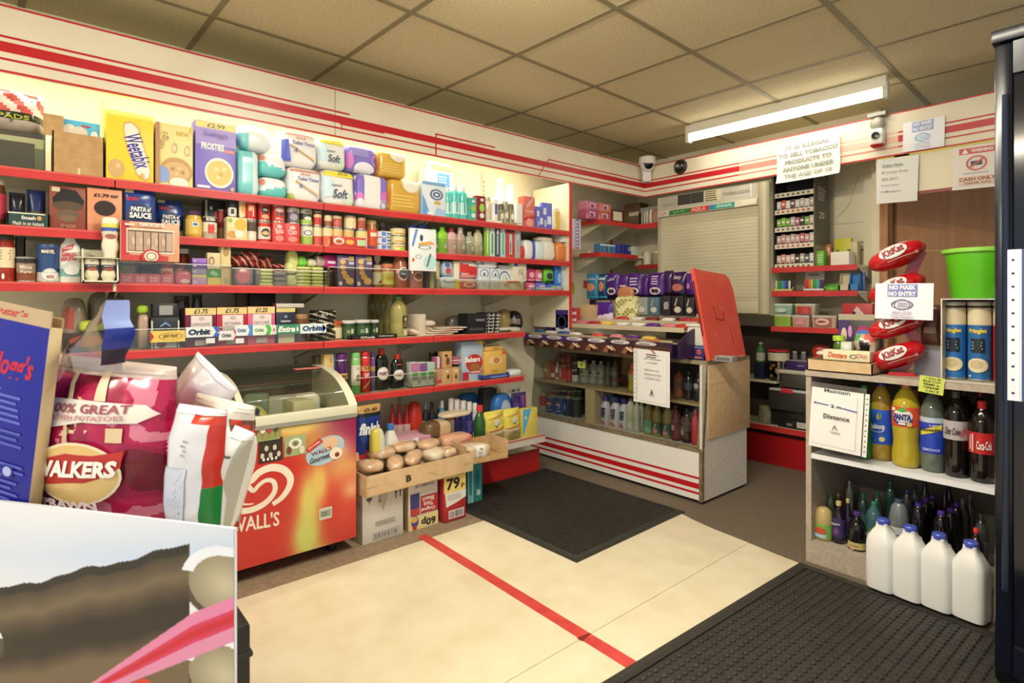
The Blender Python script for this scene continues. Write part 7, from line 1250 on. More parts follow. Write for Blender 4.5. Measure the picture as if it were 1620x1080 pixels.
t = sweets((914, 940), 482, 'card_tray', 'tray', 'small tilted cream card tray at the wall end of the tiers', .22, .17, CARD2, kind=tray, d=.06, fh=.02); 
sweets((879, 899), 490, 'chocolate_packet', 'packet', 'white and purple ringed chocolate pack at the wall end', .10, .10, '#d8d4dc', kind=carton, d=.04, prints=[('g', .5, .5, .4, .3, '#2c2c50', .6), ('r', 0, .8, 1, 1, '#4c2c7c')])
sweets((897, 912), 487, 'chocolate_packet', 'packet', 'red and white striped pack behind the ringed one', .16, .15, '#b83c40', kind=carton, d=.04, prints=[('r', 0, .3, 1, .45, '#e4dcd8'), ('r', 0, .65, 1, .8, '#e4dcd8')])
for j, (px, tp, c, s, l) in enumerate((((1007, 1024), 470, '#8c948c', '', 'grey-green sweet packet behind the top tier'), ((1026, 1042), 470, '#50707c', '', 'blue-grey sweet packet with a cream foot'), ((1045, 1060), 468, '#26202a', 'WISPA', 'black bar box with white upright lettering'), ((1063, 1081), 468, '#141214', '', 'black bar box with silver flecks'), ((1083, 1098), 470, '#2a2426', '', 'black bar box with brown lettering beside the flap'))):
    sweets(px, tp, 'bar_box', 'box', l, .33, .241, c, kind=carton, d=.05, prints=[('t', .6, .5, .7, .3, s, '#d8d4dc', {'rot': 1.57})] if s else [('e', .5, .3, .3, .16, '#c8c4b4'), ('p', [(.2, .5), (.4, .9), (.5, .9), (.35, .5)], '#a8a4a0')])
sweets((857, 880), 470, 'film_pouch', 'bag', 'large crinkled violet bag in the corner behind the tiers', .12, .10, '#2c2468', d=.10, kind=softpack, n=3, amp=.012, fm=lambda x, y, z: '#38307c' if (x * 9 + z * 5) % 1 < .6 else '#6a5c98')
put(Z4, (868, 880), 478, carton, 'cracker_box', 'box', 'maroon box with cream lettering in the far corner', pl=TP, i=.25, d=.04, b=.16, hh=.09, col='#4c1c28', prints=[('r', .15, .6, .5, .8, '#d8a88c'), ('r', .2, .3, .5, .45, '#d8a88c'), ('e', .75, .4, .2, .3, '#e0c8a0'), ('r', 0, 0, 1, .08, '#c84c4c')])
# tubs, counter flap and the hanging notice
x = ony(1085, 590, 2.88)[0]
t = carton('sweet_box', .13, .075, .10, '#1c2468', prints=[('e', .3, .55, .16, .26, '#b8a04c'), ('e', .75, .6, .12, .22, '#b84848'), ('r', .1, .12, .9, .24, '#c86c4c'), ('r', 0, .88, 1, 1, '#6c7cb0')]); t.location = (x + .07, 2.90, .7855); tag(t, 'dark blue sweet box with yellow and red rounds on the counter corner', 'box')
t = MB().box(-.055, -.05, 0, .055, .05, .11, M('#d9d2c8', .3), .012).build('sweet_tub', loc=(x + .075, 2.905, .8615)); tag(t, 'clear tub of pale sweets on the dark blue box', 'tub'); MB().box(-.058, -.053, .11, .058, .053, .125, M('#e6e2da'), .004).build('lid', t)
t = put(.785, (1128, 1160), 545, carton, 'cassette_box', 'box', 'clear grey plastic box lying at the foot of the red flap', pl=Plane('y', 2.92), d=.06, i=-.05, hh=.03, ww=.10, col='#a09c94', prints=[('r', .1, .2, .9, .8, '#6c6864')])
RF = noisy('red_flap_paint', '#dc5040', '#e45c4c', 6, 4, .45)
fp = MB(); pts = [(0, 0), (.40, .0), (.395, .40), (.37, .47), (.33, .495), (.0, .52)]
fp.prism(pts, -.012, .012, RF, 'x'); t = fp.build('counter_flap', loc=(-1.655, 2.835, .787), rot=(0, R(-11), 0)); tag(t, 'red hinged counter flap raised at the end of the counter', 'counter flap')
CH = M('#cdb8a0', .8); mb = MB(); rr = random.Random(5)
for k in range(16):
    y = .02 + .35 * k / 16; s = rr.uniform(.006, .02); mb.prism([(y, .0), (y + s * 1.6, 0), (y + s, s * .8)], .0122, .0127, CH, 'x')
for k in range(14):
    y = .02 + .02 * k; zz = .518 - .065 * y; s = rr.uniform(.003, .009); mb.prism([(y, zz), (y + .02, zz - .001), (y + .01, zz - s)], .0122, .0127, CH, 'x')
for yy, zz in ((.21, .28), (.3, .22), (.1, .13)): mb.prism([(yy, zz), (yy + .004, zz + .02), (yy + .008, zz + .004)], .0122, .0127, CH, 'x')
o = mb.build('chipped_paint', t, flat=True)
for (a, b) in ((.10, .17), (.17, .24)): pass
MB().tube([(.0135, .13, .30), (.0135, .14, .23), (.0135, .22, .22), (.0135, .23, .27)], .0025, M('#8c2c24'), 6).tube([(.0135, .27, .18), (.0135, .285, .08)], .002, M('#9c342c'), 6).build('scratch', t)
MB().tube([(-.004, -.002, .45), (-.004, -.004, .3), (-.004, -.002, .14)], .004, M('#5c1c18'), 6).build('hinge_slot', t)
for s in (.05, .33): MB().tube([(0, s, -.004), (0, s + .03, -.004)], .012, STEEL, 10).build('hinge', t)
NT = [('l', .3, .84, .72, .93, 2, '#5a5a60'), ('t', .5, .9, .4, .02, 'To protect', '#3c3c40'), ('t', .5, .83, .5, .022, 'our customers', '#3c3c40'), ('t', .5, .765, .3, .02, 'and staff', '#3c3c40'), ('t', .5, .63, .44, .02, 'Maintain the', '#3c3c40'), ('t', .52, .555, .5, .022, 'distance at the', '#3c3c40'), ('t', .52, .48, .46, .02, 'counter area', '#3c3c40'), ('p', [(.46, .2), (.5, .3), (.54, .2)], '#5a5a60'), ('r', .42, .17, .58, .18, '#5a5a60'), ('r', .07, .05, .075, .95, '#8a8a8c'), ('r', .95, .05, .955, .95, '#8a8a8c'), ('r', .07, .05, .955, .054, '#8a8a8c')]
a = ony(1007, 590, 2.675); b = ony(1060, 590, 2.675); zt = ony(1033, 553, 2.675)[2]; zb = ony(1033, 640, 2.675)[2]
def pocket(name, w, h, items, l, loc, rz=0, rot=None, holes=True, hs=-1):
    t = paper(name, w, h, items, '#eceae6'); tag(t, l, 'notice'); t.location = loc; t.rotation_euler = rot or (0, 0, rz)
    MB().box(-w * .55, -.0035, h, w * .55, -.003, h * 1.08, FILM).build('plastic_pocket', t)
    mb = MB().box(hs * w * .55 - .004, -.0046, 0, hs * w * .55 + .012, -.004, h, M('#e9e7e2'))
    for k in range(11): mb.lathe([(.0028, -.0002), (.0028, .0004)], M('#2c2c30'), 8, cx=0, cy=0, xf=Matrix.Translation((hs * w * .55 + .004, -.0047, h * (.08 + .084 * k))) @ Matrix.Rotation(R(90), 4, 'X'))
    mb.build('punched_edge', t, flat=True); return t
pocket('distance_notice', b[0] - a[0], zt - zb, NT, 'white notice in a punched plastic pocket hanging on the counter glass', ((a[0] + b[0]) / 2, 2.672, zb), rot=(R(2), R(1.5), 0))
# ================================================================ CORNER SHELVES AND TOBACCO GANTRY
CRX = -2.766; GY = 3.68
def corner(z, zb, l1, l2, lipb):
    t = MB().box(WX + .001, 3.217, z - .02, CRX, WY - .025, z, SHELFM).build('corner_shelf'); tag(t, l1, 'shelf')
    MB().box(CRX, 3.217, z - .03, CRX + .005, GY, z + .002, REDLIP).box(WX + .1, 3.212, z - .03, CRX, 3.217, z + .002, REDLIP).build('price_strip', t)
    for y in (3.26, 3.60): MB().prism([(WX, z - .02), (WX, z - .13), (WX + .03, z - .13), (CRX - .02, z - .03), (CRX - .02, z - .02)], 0, .004, '#d9d0b4', xf=Matrix.Translation((0, y, 0))).build('bracket', t)
    t = MB().box(CRX + .005, GY, zb - .02, -2.575, WY - .025, zb, SHELFM).build('corner_shelf'); tag(t, l2, 'shelf')
    MB().box(CRX + .004, GY - .005, zb - .035, -2.575, GY, zb + .002, lipb).build('price_strip', t)
corner(1.722, 1.722, 'short red-edged shelf in the corner carrying pink boxes', 'upper shelf between the corner and the tobacco shutter', REDLIP)
corner(1.478, 1.40, 'lower short shelf in the corner with pale bottles', 'lower red-fronted shelf beside the tobacco shutter', M('#9c2a20', .5))
t = MB().box(WX + .3, WY - .02, .8, -2.575, WY - .005, 2.1, M('#3a342a')).build('dark_back_panel'); tag(t, 'dark back panel between the corner and the tobacco shutter', 'panel')
t = MB().box(WX + .02, GY - .003, .95, WX + .035, GY + .003, 1.70, REDLIP).build('edge_trim_strip'); tag(t, 'thin red upright strip in the corner beside the corner shelves', 'trim')
PX = Plane('x', CRX); PG = Plane('y', GY)
for j, (px, tp, bt, c) in enumerate((((927, 946), 330, 0, '#b8547c'), ((946, 967), 331, 0, '#c05a5c'), ((927, 947), 316, 1, '#c87894'), ((948, 967), 317, 1, '#d0806c'))):
    put(1.722, px, tp, carton, 'chocolate_box', 'box', f'{["lower", "lower", "upper", "upper"][j]} pink tinted box, {["nearer the window end", "nearer the corner"][j % 2]}, on the corner shelf', pl=PX, i=.02, d=.08, hh=.068 if not bt else .062, b=.069 * bt, col=c, prints=[('r', .3, .3, .75, .8, '#e6d0d4'), ('e', .5, .5, .16, .2, '#9c3c6c'), ('r', 0, 0, .2, .5, '#d89088')])
put(1.722, (968, 988), 332, carton, 'cigar_box', 'box', 'dark red box with a cream label on the corner shelf', pl=PX, i=.02, d=.06, col='#5c2c28', prints=[('r', .1, .15, .8, .85, '#e0dab4')])
put(1.722, (988, 1012), 322, carton, 'brown_carton', 'box', 'brown carton with a pale strip on the corner shelf', pl=PG, i=.15, d=.12, col='#7c6248', prints=[('r', .3, .5, .95, .65, '#d0c8a8')])
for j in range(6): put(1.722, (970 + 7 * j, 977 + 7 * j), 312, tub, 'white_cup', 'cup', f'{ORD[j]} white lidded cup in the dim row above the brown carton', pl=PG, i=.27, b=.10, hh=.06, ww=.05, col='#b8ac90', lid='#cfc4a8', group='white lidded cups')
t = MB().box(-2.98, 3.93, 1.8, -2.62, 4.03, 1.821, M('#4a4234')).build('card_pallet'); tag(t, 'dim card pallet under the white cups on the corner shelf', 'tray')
for j, (px, c) in enumerate((((1012, 1029), '#cfc8b4'), ((1030, 1042), '#b88c80'))): put(1.722, px, 330, pouch, 'clear_pouch', 'pouch', f'{["clear pouch of white sticks", "pinkish printed pouch"][j]} beside the tobacco shutter', pl=PG, i=.03, d=.04, col=c, colf=(lambda u, v: '#e0dac8' if int(u * 8) % 2 else '#8c8474') if j == 0 else None)
put(1.722, (1013, 1040), 318, carton, 'silver_box', 'box', 'silver grey box above the clear pouch beside the shutter', pl=PG, i=.10, d=.06, b=.11, hh=.04, col='#a8a294')
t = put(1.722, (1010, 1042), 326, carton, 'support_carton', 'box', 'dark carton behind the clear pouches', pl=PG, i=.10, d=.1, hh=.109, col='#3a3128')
for j in range(7): put(1.478, (949 + 4 * j, 954 + 4 * j), 382, carton, 'medicine_packet', 'packet', f'{ORD[j]} thin blue medicine packet from the wall on the lower corner shelf', pl=PX, i=.05, d=.06, col='#5c94b4' if j % 2 else '#4878a4', group='thin blue medicine packets', hh=.075, prints=[('r', .1, .8, .9, .95, '#d8e4ea')])
for j in range(4): put(1.478, (978 + 5 * j, 984 + 5 * j), 381, carton, 'medicine_packet', 'packet', f'{ORD[j]} deep blue boxed medicine standing in a row', pl=PX, i=.02, d=.06, col='#3a3c94', group='deep blue medicine boxes', hh=.08, prints=[('g', .5, .6, .4, .2, '#c8ccec', .5)] if j == 3 else ())
for j in range(4): put(1.478, (930 + 11 * j, 940 + 11 * j), 391, tub, 'pill_tub', 'tub', f'{ORD[j]} low white tub along the lower corner shelf', pl=PX, i=.2, hh=.03, ww=.035, col='#ece8dc', lid='#f2efe6', group='low white tubs')
put(1.478, (1000, 1011), 383, carton, 'medicine_packet', 'packet', 'white and mint medicine box at the end of the lower corner shelf', pl=PX, i=.01, d=.05, col='#c8d0c0', hh=.07)
for j, (px, c) in enumerate((((1000, 1012), '#c8bc98'), ((1014, 1026), '#e0dcc8'), ((1027, 1042), '#a89c80'))): put(1.40, px, 400, tub, 'sweet_jar', 'jar', f'{["cream", "white", "beige"][j]} pot beside the lower end of the tobacco shutter', pl=PG, i=.06, hh=.11, col=c, lid='#d8d0b8', sy=1)
t = put(1.478, (904, 919), 362, carton, 'lilac_card', 'card', 'upright lilac and white card fixed at the end panel', pl=Plane('x', -2.70), i=.0, b=.0, d=.004, hh=.21, col='#cfc4dc', prints=[('r', .4, 0, .8, 1, '#8c84a4'), ('l', .45, .05, .75, .95, 8, '#dcd4e4')])
t = MB().prism([(-.025, .03), (0, .075), (.025, .03), (.018, -.03), (-.018, -.03)], 0, .002, M('#a8c83c')).build('star_ticket', loc=(-3.05, 3.23, 1.20), rz=PI / 2); tag(t, 'lime green pointed ticket hanging on the cream wall by the corner', 'ticket')
t = MB().box(-.06, 0, 0, .06, .001, .06, M('#d0483c')).build('red_ticket', loc=(-3.05, 3.42, 1.22), rz=PI / 2); tag(t, 'small red card on the cream wall behind the blue biscuit bags', 'ticket')
printed('printed_front', t, flat_surf(0), .12, .06, [('e', .55, .4, .2, .3, '#f0e4dc')])
# gantry
GX0, GX1 = -2.555, -1.705
g = empty('tobacco_gantry', (GX0, GY, 0)); tag(g, 'cream tobacco gantry with a closed ribbed shutter and a grey header', 'cabinet'); GW = GX1 - GX0 - .075
SHC = noisy('shutter_cream', '#d6ccab', '#ddd4b6', 3, 2, .45)
MB().box(0, .03, 1.02, GW + .07, WY - GY, 1.95, M('#c9bf9f')).build('cabinet_body', g)
mb = MB(); n = 27; z0, z1 = 1.115, 1.755; pf = []
for k in range(n):
    a = z0 + (z1 - z0) * k / n; s = (z1 - z0) / n; pf += [(.0035, a), (.0008, a + s * .12), (.0, a + s * .6), (.0006, a + s * .94)]
pf += [(.008, z1)]; mb.add([(x, y, z) for y, z in pf for x in (.012, GW)], [(2 * k, 2 * k + 1, 2 * k + 3, 2 * k + 2) for k in range(len(pf) - 1)], SHC); mb.build('roller_shutter', g, flat=True)
MB().box(0, -.004, 1.032, GW, .03, 1.115, SHC, .003).build('bottom_rail', g)
MB().box(-.014, -.006, 1.03, .012, .03, 1.78, M('#c2b895', .4)).build('side_channel', g)
MB().lathe([(.038, 1.03), (.038, 1.90)], M('#bfb695', .35), 20, 1, .8, GW + .036, .0).build('side_pillar', g)
hm = noisy('header_grey', '#b9b4a4', '#cfcab8', 4, 2, .35); mb = MB(); mb.box(-.01, -.015, 1.80, GW + .002, .03, 1.905, hm); mb.build('header', g)
HP = [('r', .22, .25, .49, .98, '#3c3a32'), ('r', .355, .25, .36, .98, '#6c685c'), ('r', .495, .2, .66, .98, '#d8cda8'), ('l', .505, .22, .65, .96, 5, '#4a4030'), ('t', .8, .55, .24, .2, 'TOBACCO', '#8c877a'), ('t', .12, .4, .16, .16, 'TOBACCO', '#9c978a'), ('r', .93, .1, .945, .98, '#e6e2d4')]
printed('header_print', g, flat_surf(-.015), GW + .01, .105, HP, x0=GW / 2, z0=1.80)
MB().prism([(-.03, 1.755), (-.02, 1.80), (.03, 1.80), (.03, 1.755)], 0, GW, M('#d6cfb4', .4), 'x').build('advert_rail', g)
printed('advert_strip', g, lambda x, z, k: (x, -.0305 + (z - 1.755) * .22 - k, z), GW, .045, [('r', 0, .05, .11, .95, '#d8d2c0'), ('t', .06, .5, .07, .5, '2.29', '#c83c4c'), ('r', .13, .1, .36, .9, '#2c7c44'), ('t', .24, .5, .12, .4, 'gold leaf', '#b8c47c'), ('r', .36, .1, .55, .9, '#c8342c'), ('t', .45, .5, .14, .5, 'RIZLA', '#ecc8b8'), ('r', .55, .1, .60, .9, '#3c78b0'), ('r', .60, .1, .80, .9, '#2c9484'), ('t', .70, .5, .14, .5, 'SWAN', '#cfe4dc'), ('r', .86, .1, 1, .95, '#e0d8c0')], x0=GW / 2, z0=1.755)
# cigarette shelving unit
cu = empty('cigarette_unit', (-1.70, GY + .06, 0)); tag(cu, 'narrow black cigarette shelf unit with white price strips and a grey side board', 'shelf unit')
CUW = .245; BK = M('#1a1815', .5); ZC = [1.345, 1.475, 1.585, 1.70, 1.81]
MB().box(0, .18, 1.33, CUW, .2, 1.97, BK).box(-.01, 0, 1.33, 0, .2, 1.97, BK).build('cabinet_body', cu)
for k, z in enumerate(ZC):
    MB().box(0, .0, z - .008, CUW, .18, z, BK).build('shelf_board', cu)
    o = MB().box(0, -.003, z - .018, CUW, 0, z + .012, M('#dcd4bc')).build('price_strip', cu)
    printed('price_marks', cu, flat_surf(-.003), CUW, .03, [('r', .06 + .13 * j, .3, .12 + .13 * j, .7, '#b8504c' if k in (1, 3) else '#5c5648') for j in range(7)], x0=CUW / 2, z0=z - .018)
MB().box(CUW, -.01, 1.33, CUW + .008, .2, 1.97, M('#5c5444', .5)).build('side_board', cu)
o = printed('side_print', cu, flat_surf(0), .21, .64, [('r', 0, 0, 1, .22, '#8c8068'), ('p', [(.2, .02), (.4, .2), (.5, .05), (.7, .22), (.8, .03)], '#b8ac8c'), ('t', .5, .52, .4, .07, '20', '#e0d8c4'), ('l', .2, .66, .8, .8, 6, '#c8c0a8'), ('p', [(.2, .9), (.5, .93), (.8, .89), (.5, .91)], '#d8d0bc')]); o.rotation_euler = (0, 0, PI / 2); o.location = (CUW + .008, .095, 1.33)
PC = Plane('y', GY + .06); rr = random.Random(9); k = 0
for z, its in ((ZC[0], ['#d8b0ac', '#d89890', '#e0c4b8', '#d0a8a0', '#2c2a24', '#b8b0a0', '#4a5a70', '#e0dcd4']), (ZC[1], ['#cfa8a4', '#c89c94', '#d8b8b0', '#d0b0a8', '#d8a8a8', '#c87880', '#d090a0', '#e0d4cc']), (ZC[2], ['#7cb83c', '#8cc84c', '#74b038', '#d0b8c4', '#b06c7c', '#3c3830', '#7cb848', '#cfc4b4']), (ZC[3], ['#dcd4cc', '#c8584c', '#e4dcd4', '#5c5048', '#d8d0c8', '#c8c0b4', '#e0d8d0', '#b8a8a0'])):
    for j, c in enumerate(its):
        t = carton('cigarette_packet', .026, .07 + .006 * (j % 2), .05, c, prints=[('r', .15, .55, .85, .75, '#eae4dc'), ('r', .15, .15, .85, .3, '#3c3630')]); t.location = (-1.70 + .018 + j * .0295, GY + .10, z + .0005)
        tag(t, f'{ORD[j]} packet from the shutter side on the {["lowest", "second lowest", "second highest", "highest filled"][ZC.index(z)]} cigarette shelf', 'packet', 'cigarette packets')
# cream slotted panel and red shelves beside it
t = MB().box(-1.45, WY - .03, .9, -1.235, WY - .012, 2.1, CREAM).build('slat_panel'); tag(t, 'cream back panel with cable and paper notes behind the red shelves', 'panel')
MB().box(-1.45, WY - .031, 1.62, -1.235, WY - .03, 1.624, '#b3a986').box(-1.45, WY - .031, 1.36, -1.235, WY - .03, 1.364, '#b3a986').build('panel_joint', t)
MB().tube([(-1.44, WY - .035, 1.66), (-1.36, WY - .035, 1.74), (-1.30, WY - .035, 1.93)], .003, '#e2dac0', 6).build('cable', t)
for z in (1.49, 1.44): MB().box(-1.31, WY - .032, z, -1.25, WY - .031, z + .006, '#4a4436').build('wall_label', t)
MB().box(-1.40, WY - .034, 1.30, -1.27, WY - .031, 1.39, '#ece8d6').build('paper_note', t)
mb = MB().box(-1.238, WY - .05, .2, -1.215, WY - .03, 2.1, '#d9cfae')
for k in range(50): mb.box(-1.23, WY - .0505, .3 + k * .036, -1.225, WY - .0495, .318 + k * .036, '#3a3428')
tag(mb.build('slotted_upright'), 'slotted cream upright beside the worn wooden door frame', 'upright')
RX0, RX1, RYF = -1.715, -1.205, 3.72
for z, l in ((1.333, 'top'), (1.178, 'middle'), (.948, 'bottom')):
    t = MB().box(RX0, RYF, z - .018, RX1, WY - .03, z, SHELFM).build('wall_shelf'); tag(t, f'{l} red-fronted shelf beside the tobacco gantry', 'shelf', 'red shelves beside the gantry')
    MB().box(RX0, RYF - .006, z - .032, RX1, RYF, z + .002, REDLIP).build('price_strip', t)
    MB().prism([(RYF + .02, z - .02), (WY - .05, z - .12), (WY - .05, z - .02)], RX1 - .004, RX1, M('#d4caa8'), 'x').build('bracket', t)
PR = Plane('y', RYF)
def R_(z, px, tp, kind, name, cat, l, col, **kw): kw.setdefault('i', .04); return put(z, px, tp, kind, name, cat, l + kw.pop('s', ' on the red shelves'), pl=PR, col=col, **kw)
R_(1.333, (1287, 1303), 397, carton, 'leaflet_box', 'box', 'bright green printed box', '#6cb43c', d=.06, prints=[('l', .1, .2, .9, .8, 4, '#c8e0a0')])
R_(1.333, (1314, 1343), 398, carton, 'white_tub', 'box', 'plain white box', '#e2dccc', d=.1, i=.05)
R_(1.333, (1320, 1346), 377, carton, 'yellow_box', 'box', 'yellow and green leaning box', '#d8cf3c', d=.03, i=.2, prints=[('r', .1, .2, .3, .6, '#4c8c2c'), ('e', .45, .3, .2, .2, '#ece8d0'), ('r', .8, .1, 1, .6, '#3c7c2c')])
R_(1.333, (1296, 1314), 386, softpack, 'egg_carton', 'pack', 'orange-brown pack behind the green box', '#c88858', d=.06, i=.18, b=.0)
R_(1.333, (1344, 1356), 382, carton, 'cream_box', 'box', 'tall cream box at the bracket end', '#dcd0a4', d=.06, i=.2)
R_(1.333, (1277, 1286), 388, bottle, 'dark_bottle', 'bottle', 'small dark bottle beside the grey side board', '#1c1a18', prof='squash', cap='#2a2622', i=.05)
LT = ['#d0503c', '#d8d4c8', '#4c9c3c', '#3c8c4c', '#4ca4b8', '#3c6cb0', '#283c8c', '#e0dcd0', '#1c1a1a', '#2a2624']
for j, c in enumerate(LT): R_(1.178, (1222 + 3.6 * j, 1225.4 + 3.6 * j), 444, carton, 'lighter', 'lighter', f'{ORD[j]} lighter from the gantry in the first lighter tray', c, d=.012, i=.05, group='lighters in the first tray', s='')
LT2 = ['#c83838', '#c83838', '#d8803c', '#d8c43c', '#3c9c4c', '#3cac9c', '#4cb4a4', '#5c3c6c', '#3c2c4c']
for j, c in enumerate(LT2): R_(1.178, (1272 + 3.5 * j, 1275.3 + 3.5 * j), 442, carton, 'lighter', 'lighter', f'{ORD[j]} lighter from the gantry in the second lighter tray', c, d=.012, i=.05, group='lighters in the second tray', s='')
R_(1.178, (1221, 1254), 455, tray, 'lighter_tray', 'tray', 'yellow tray of the first lighters', '#dcc46c', d=.05, hh=.03, fh=.016, i=.03)
R_(1.178, (1270, 1304), 455, tray, 'lighter_tray', 'tray', 'white tray of the second lighters', '#d8d4cc', d=.05, hh=.03, fh=.016, i=.03)
R_(1.178, (1274, 1304), 429, carton, 'display_card', 'card', 'white backing card with black lettering behind the second lighter tray', '#d8d2c4', d=.004, i=.12, prints=[('t', .45, .82, .5, .1, 'Poppell', '#2a2622', {'bold': .04}), ('r', 0, .7, 1, .72, '#8c8678')])
R_(1.178, (1305, 1327), 449, tray, 'green_tray', 'tray', 'bright green small display tray', '#5cb02c', d=.05, fh=.03, prints=[('t', .5, .5, .4, .3, 'Clipper', '#cce8b0')])
R_(1.178, (1328, 1343), 432, tray, 'dispenser', 'dispenser', 'cream notched card dispenser', '#d8ccac', d=.04, fh=.04)
R_(1.178, (1344, 1359), 432, tray, 'dispenser', 'dispenser', 'bright blue notched card dispenser', '#3c84c4', d=.04, fh=.04)
R_(1.178, (1359, 1368), 430, pouch, 'blue_pouch', 'pouch', 'blue pouch hanging at the bracket end', '#4c74b0', d=.03, i=.1)
for px, b, l, c, ld, pr in (((1220, 1249), 0, 'lower tub with lime sides', '#94b84c', '#cfd4a0', ()), ((1219, 1251), 1, 'upper clear tub of pale green sweets', '#9cbcac', '#dcdcd0', [('e', .5, .4, .3, .2, '#c4d8c8')]), ((1249, 1278), 0, 'lower clear tub with a pink label', '#d0b0a8', '#d8d4c8', [('r', .12, .2, .88, .7, '#d89494')]), ((1254, 1288), 1, 'upper tub with a red and yellow label', '#c8b4a0', '#dcd8cc', [('r', .15, .1, .85, .75, '#c84848'), ('r', .05, .1, .15, .75, '#d8c84c')]), ((1281, 1322), 0, 'wide tub with a red ornate label', '#cfb8a4', '#d4cfc4', [('r', .15, .15, .85, .8, '#c86860'), ('e', .5, .5, .28, .26, '#e8d4c4'), ('e', .5, .5, .18, .1, '#b84848')])):
    R_(.948, px, 0, tub, 'sweet_tub', 'tub', l, c, lid=ld, hh=.078 if b == 0 else .072, b=.0785 * b, d=.12, taper=.9, sq=6, sy=.7, prints=pr, i=.02)
t = R_(.948, (1325, 1385), 497, tray, 'card_carton', 'box', 'open pale card carton with a red lining', M('#d8ccae'), d=.16, fh=None, i=.0); 
R_(.948, (1332, 1380), 480, carton, 'sweet_bag', 'packet', 'red and white packet inside the pale card carton', '#c83c3c', d=.05, i=.06, prints=[('p', [(.1, .2), (.5, .9), (.8, .5)], '#ecd8d0'), ('e', .4, .5, .08, .2, '#2c2c48')])
# lower back unit behind the counter
t = MB().box(-2.2, 3.85, 0, -1.25, 3.87, .20, M('#b01418', .4)).box(-2.2, 3.87, .2, -1.25, WY - .02, .25, M('#3a2a20')).build('back_unit'); tag(t, 'low red-plinthed back unit behind the counter', 'shelf unit')
MB().box(-2.2, 3.80, .252, -1.25, WY - .02, .27, SHELFM).box(-2.2, 3.794, .236, -1.25, 3.80, .272, REDLIP).build('lower_shelf', t)
MB().box(-2.2, 3.80, .56, -1.72, WY - .02, .575, SHELFM).build('middle_shelf', t)
MB().box(-1.52, 3.86, .682, -1.25, WY - .02, .70, SHELFM).build('upper_shelf', t)
MB().box(-2.2, WY - .02, .27, -1.25, WY - .01, .93, M('#4a4032')).build('back_panel', t)
PK = Plane('y', 3.80)
def K_(z, px, tp, kind, name, cat, l, col, **kw): kw.setdefault('i', .03); return put(z, px, tp, kind, name, cat, l + ' behind the counter', pl=PK, col=col, **kw)
K_(.27, (1231, 1277), 675, carton, 'ledger_box', 'box', 'flat black box with a white card', '#1a1816', d=.2, hh=.055, prints=[('r', .65, .2, .98, .9, '#cfc8b4'), ('r', .3, .3, .5, .6, '#7c7870')])
cb = K_(.27, (1216, 1276), 606, carton, 'storage_box', 'box', 'dark see-through storage box with white lettering', '#3a3632', d=.2, b=.115, hh=.125, prints=[('t', .3, .45, .3, .12, 'Quality', '#d8c8a0', {'shear': .2})])
K_(.27, (1216, 1278), 640, carton, 'support_crate', 'box', 'dark crate under the see-through storage box', '#242019', d=.16, i=.07, hh=.1145)
x = cb.location; t2 = MB().box(-.12, -.105, 0, .12, .105, .014, M('#d8d4cc', .3), .004).build('lid', cb, loc=(0, 0, .126)); MB().box(-.04, -.11, -.012, .04, -.10, .02, M('#d83c54', .3), .004).build('clip', cb, loc=(0, 0, .128))
K_(.27, (1233, 1276), 580, carton, 'storage_box', 'box', 'upper dark box of papers on the storage box', '#4a4640', d=.18, b=.27, hh=.09, i=.04)
for j in range(3): K_(.27, (1226, 1280), 575, carton, 'newspaper', 'newspaper', f'{ORD[j]} folded paper from the bottom on the upper dark box', ['#c8bca8', '#d8cfae', '#e0dccc'][j], d=.17, b=.362 + .008 * j, hh=.0075, i=.03, bev=0)
K_(.27, (1243, 1280), 547, carton, 'purple_tin', 'box', 'dark purple tray of sweets', '#3c1f5c', d=.12, b=.388, hh=.06, i=.05, topc='#cfc8d4', prints=[('l', .5, .4, .8, .6, 1, '#c8b4d8')])
for j in range(2): K_(.27, (1252 + 14 * j, 1260 + 14 * j), 541, jar, 'small_jar', 'jar', f'{ORD[j]} small jar behind the purple tray of sweets', '#8c8c84', lid='#b8b4a8', label=None, b=.42, hh=.08, i=.19)
K_(.27, (1250, 1282), 570, carton, 'jar_step', 'box', 'dim step under the small jars', '#3a3128', d=.06, b=.34, hh=.079, i=.19)
sj = K_(.575, (1209, 1241), 560, tub, 'lollipop_jar', 'jar', 'large clear jar of lollipops with a red lid', clear('jar_clear', '#e2dccc', .08), lid='#c8282c', hh=.21, lh=.06, taper=.96, i=.02, label=None)
rr = random.Random(2)
for k in range(22): t_ = MB().soft(.022, .022, .022, M(('#c83c3c', '#e0d8c0', '#d89c5c', '#8c3c2c')[k % 4], .3), 2, 3).build('lollipop', sj, loc=(rr.uniform(-.04, .04), rr.uniform(-.04, .04), .012 + .0055 * k))
MB().lathe([(.068, 0), (.068, .055)], M('#d8cfa8', .4), 20, caps=False, cz=.135).build('label_band', sj)
K_(.575, (1193, 1208), 560, carton, 'blue_box', 'box', 'dark blue box partly hidden by the counter', '#1f2440', d=.1, i=.05, hh=.11)
K_(.575, (1194, 1207), 540, bottle, 'green_bottle', 'bottle', 'green and white bottle above the dark blue box', '#4c8c44', prof='squash', cap='#d8d4c8', label=(.1, .5, '#d0d4c8'), b=.1105, hh=.14, i=.06)
K_(.27, (1196, 1216), 640, jar, 'glass_jar', 'jar', 'empty glass jar on the lower shelf', '#8c8468', lid='#a89c74', label=None, hh=.12)
t = MB().soft(.11, .13, .06, M('#c83428', .3), 3, 8, .01, 20).build('red_bag', loc=ony(1300, 548, 3.95), rz=0); tag(t, 'crumpled red bag on the shelf behind the right shelf unit', 'bag')
t.location.z = .7005
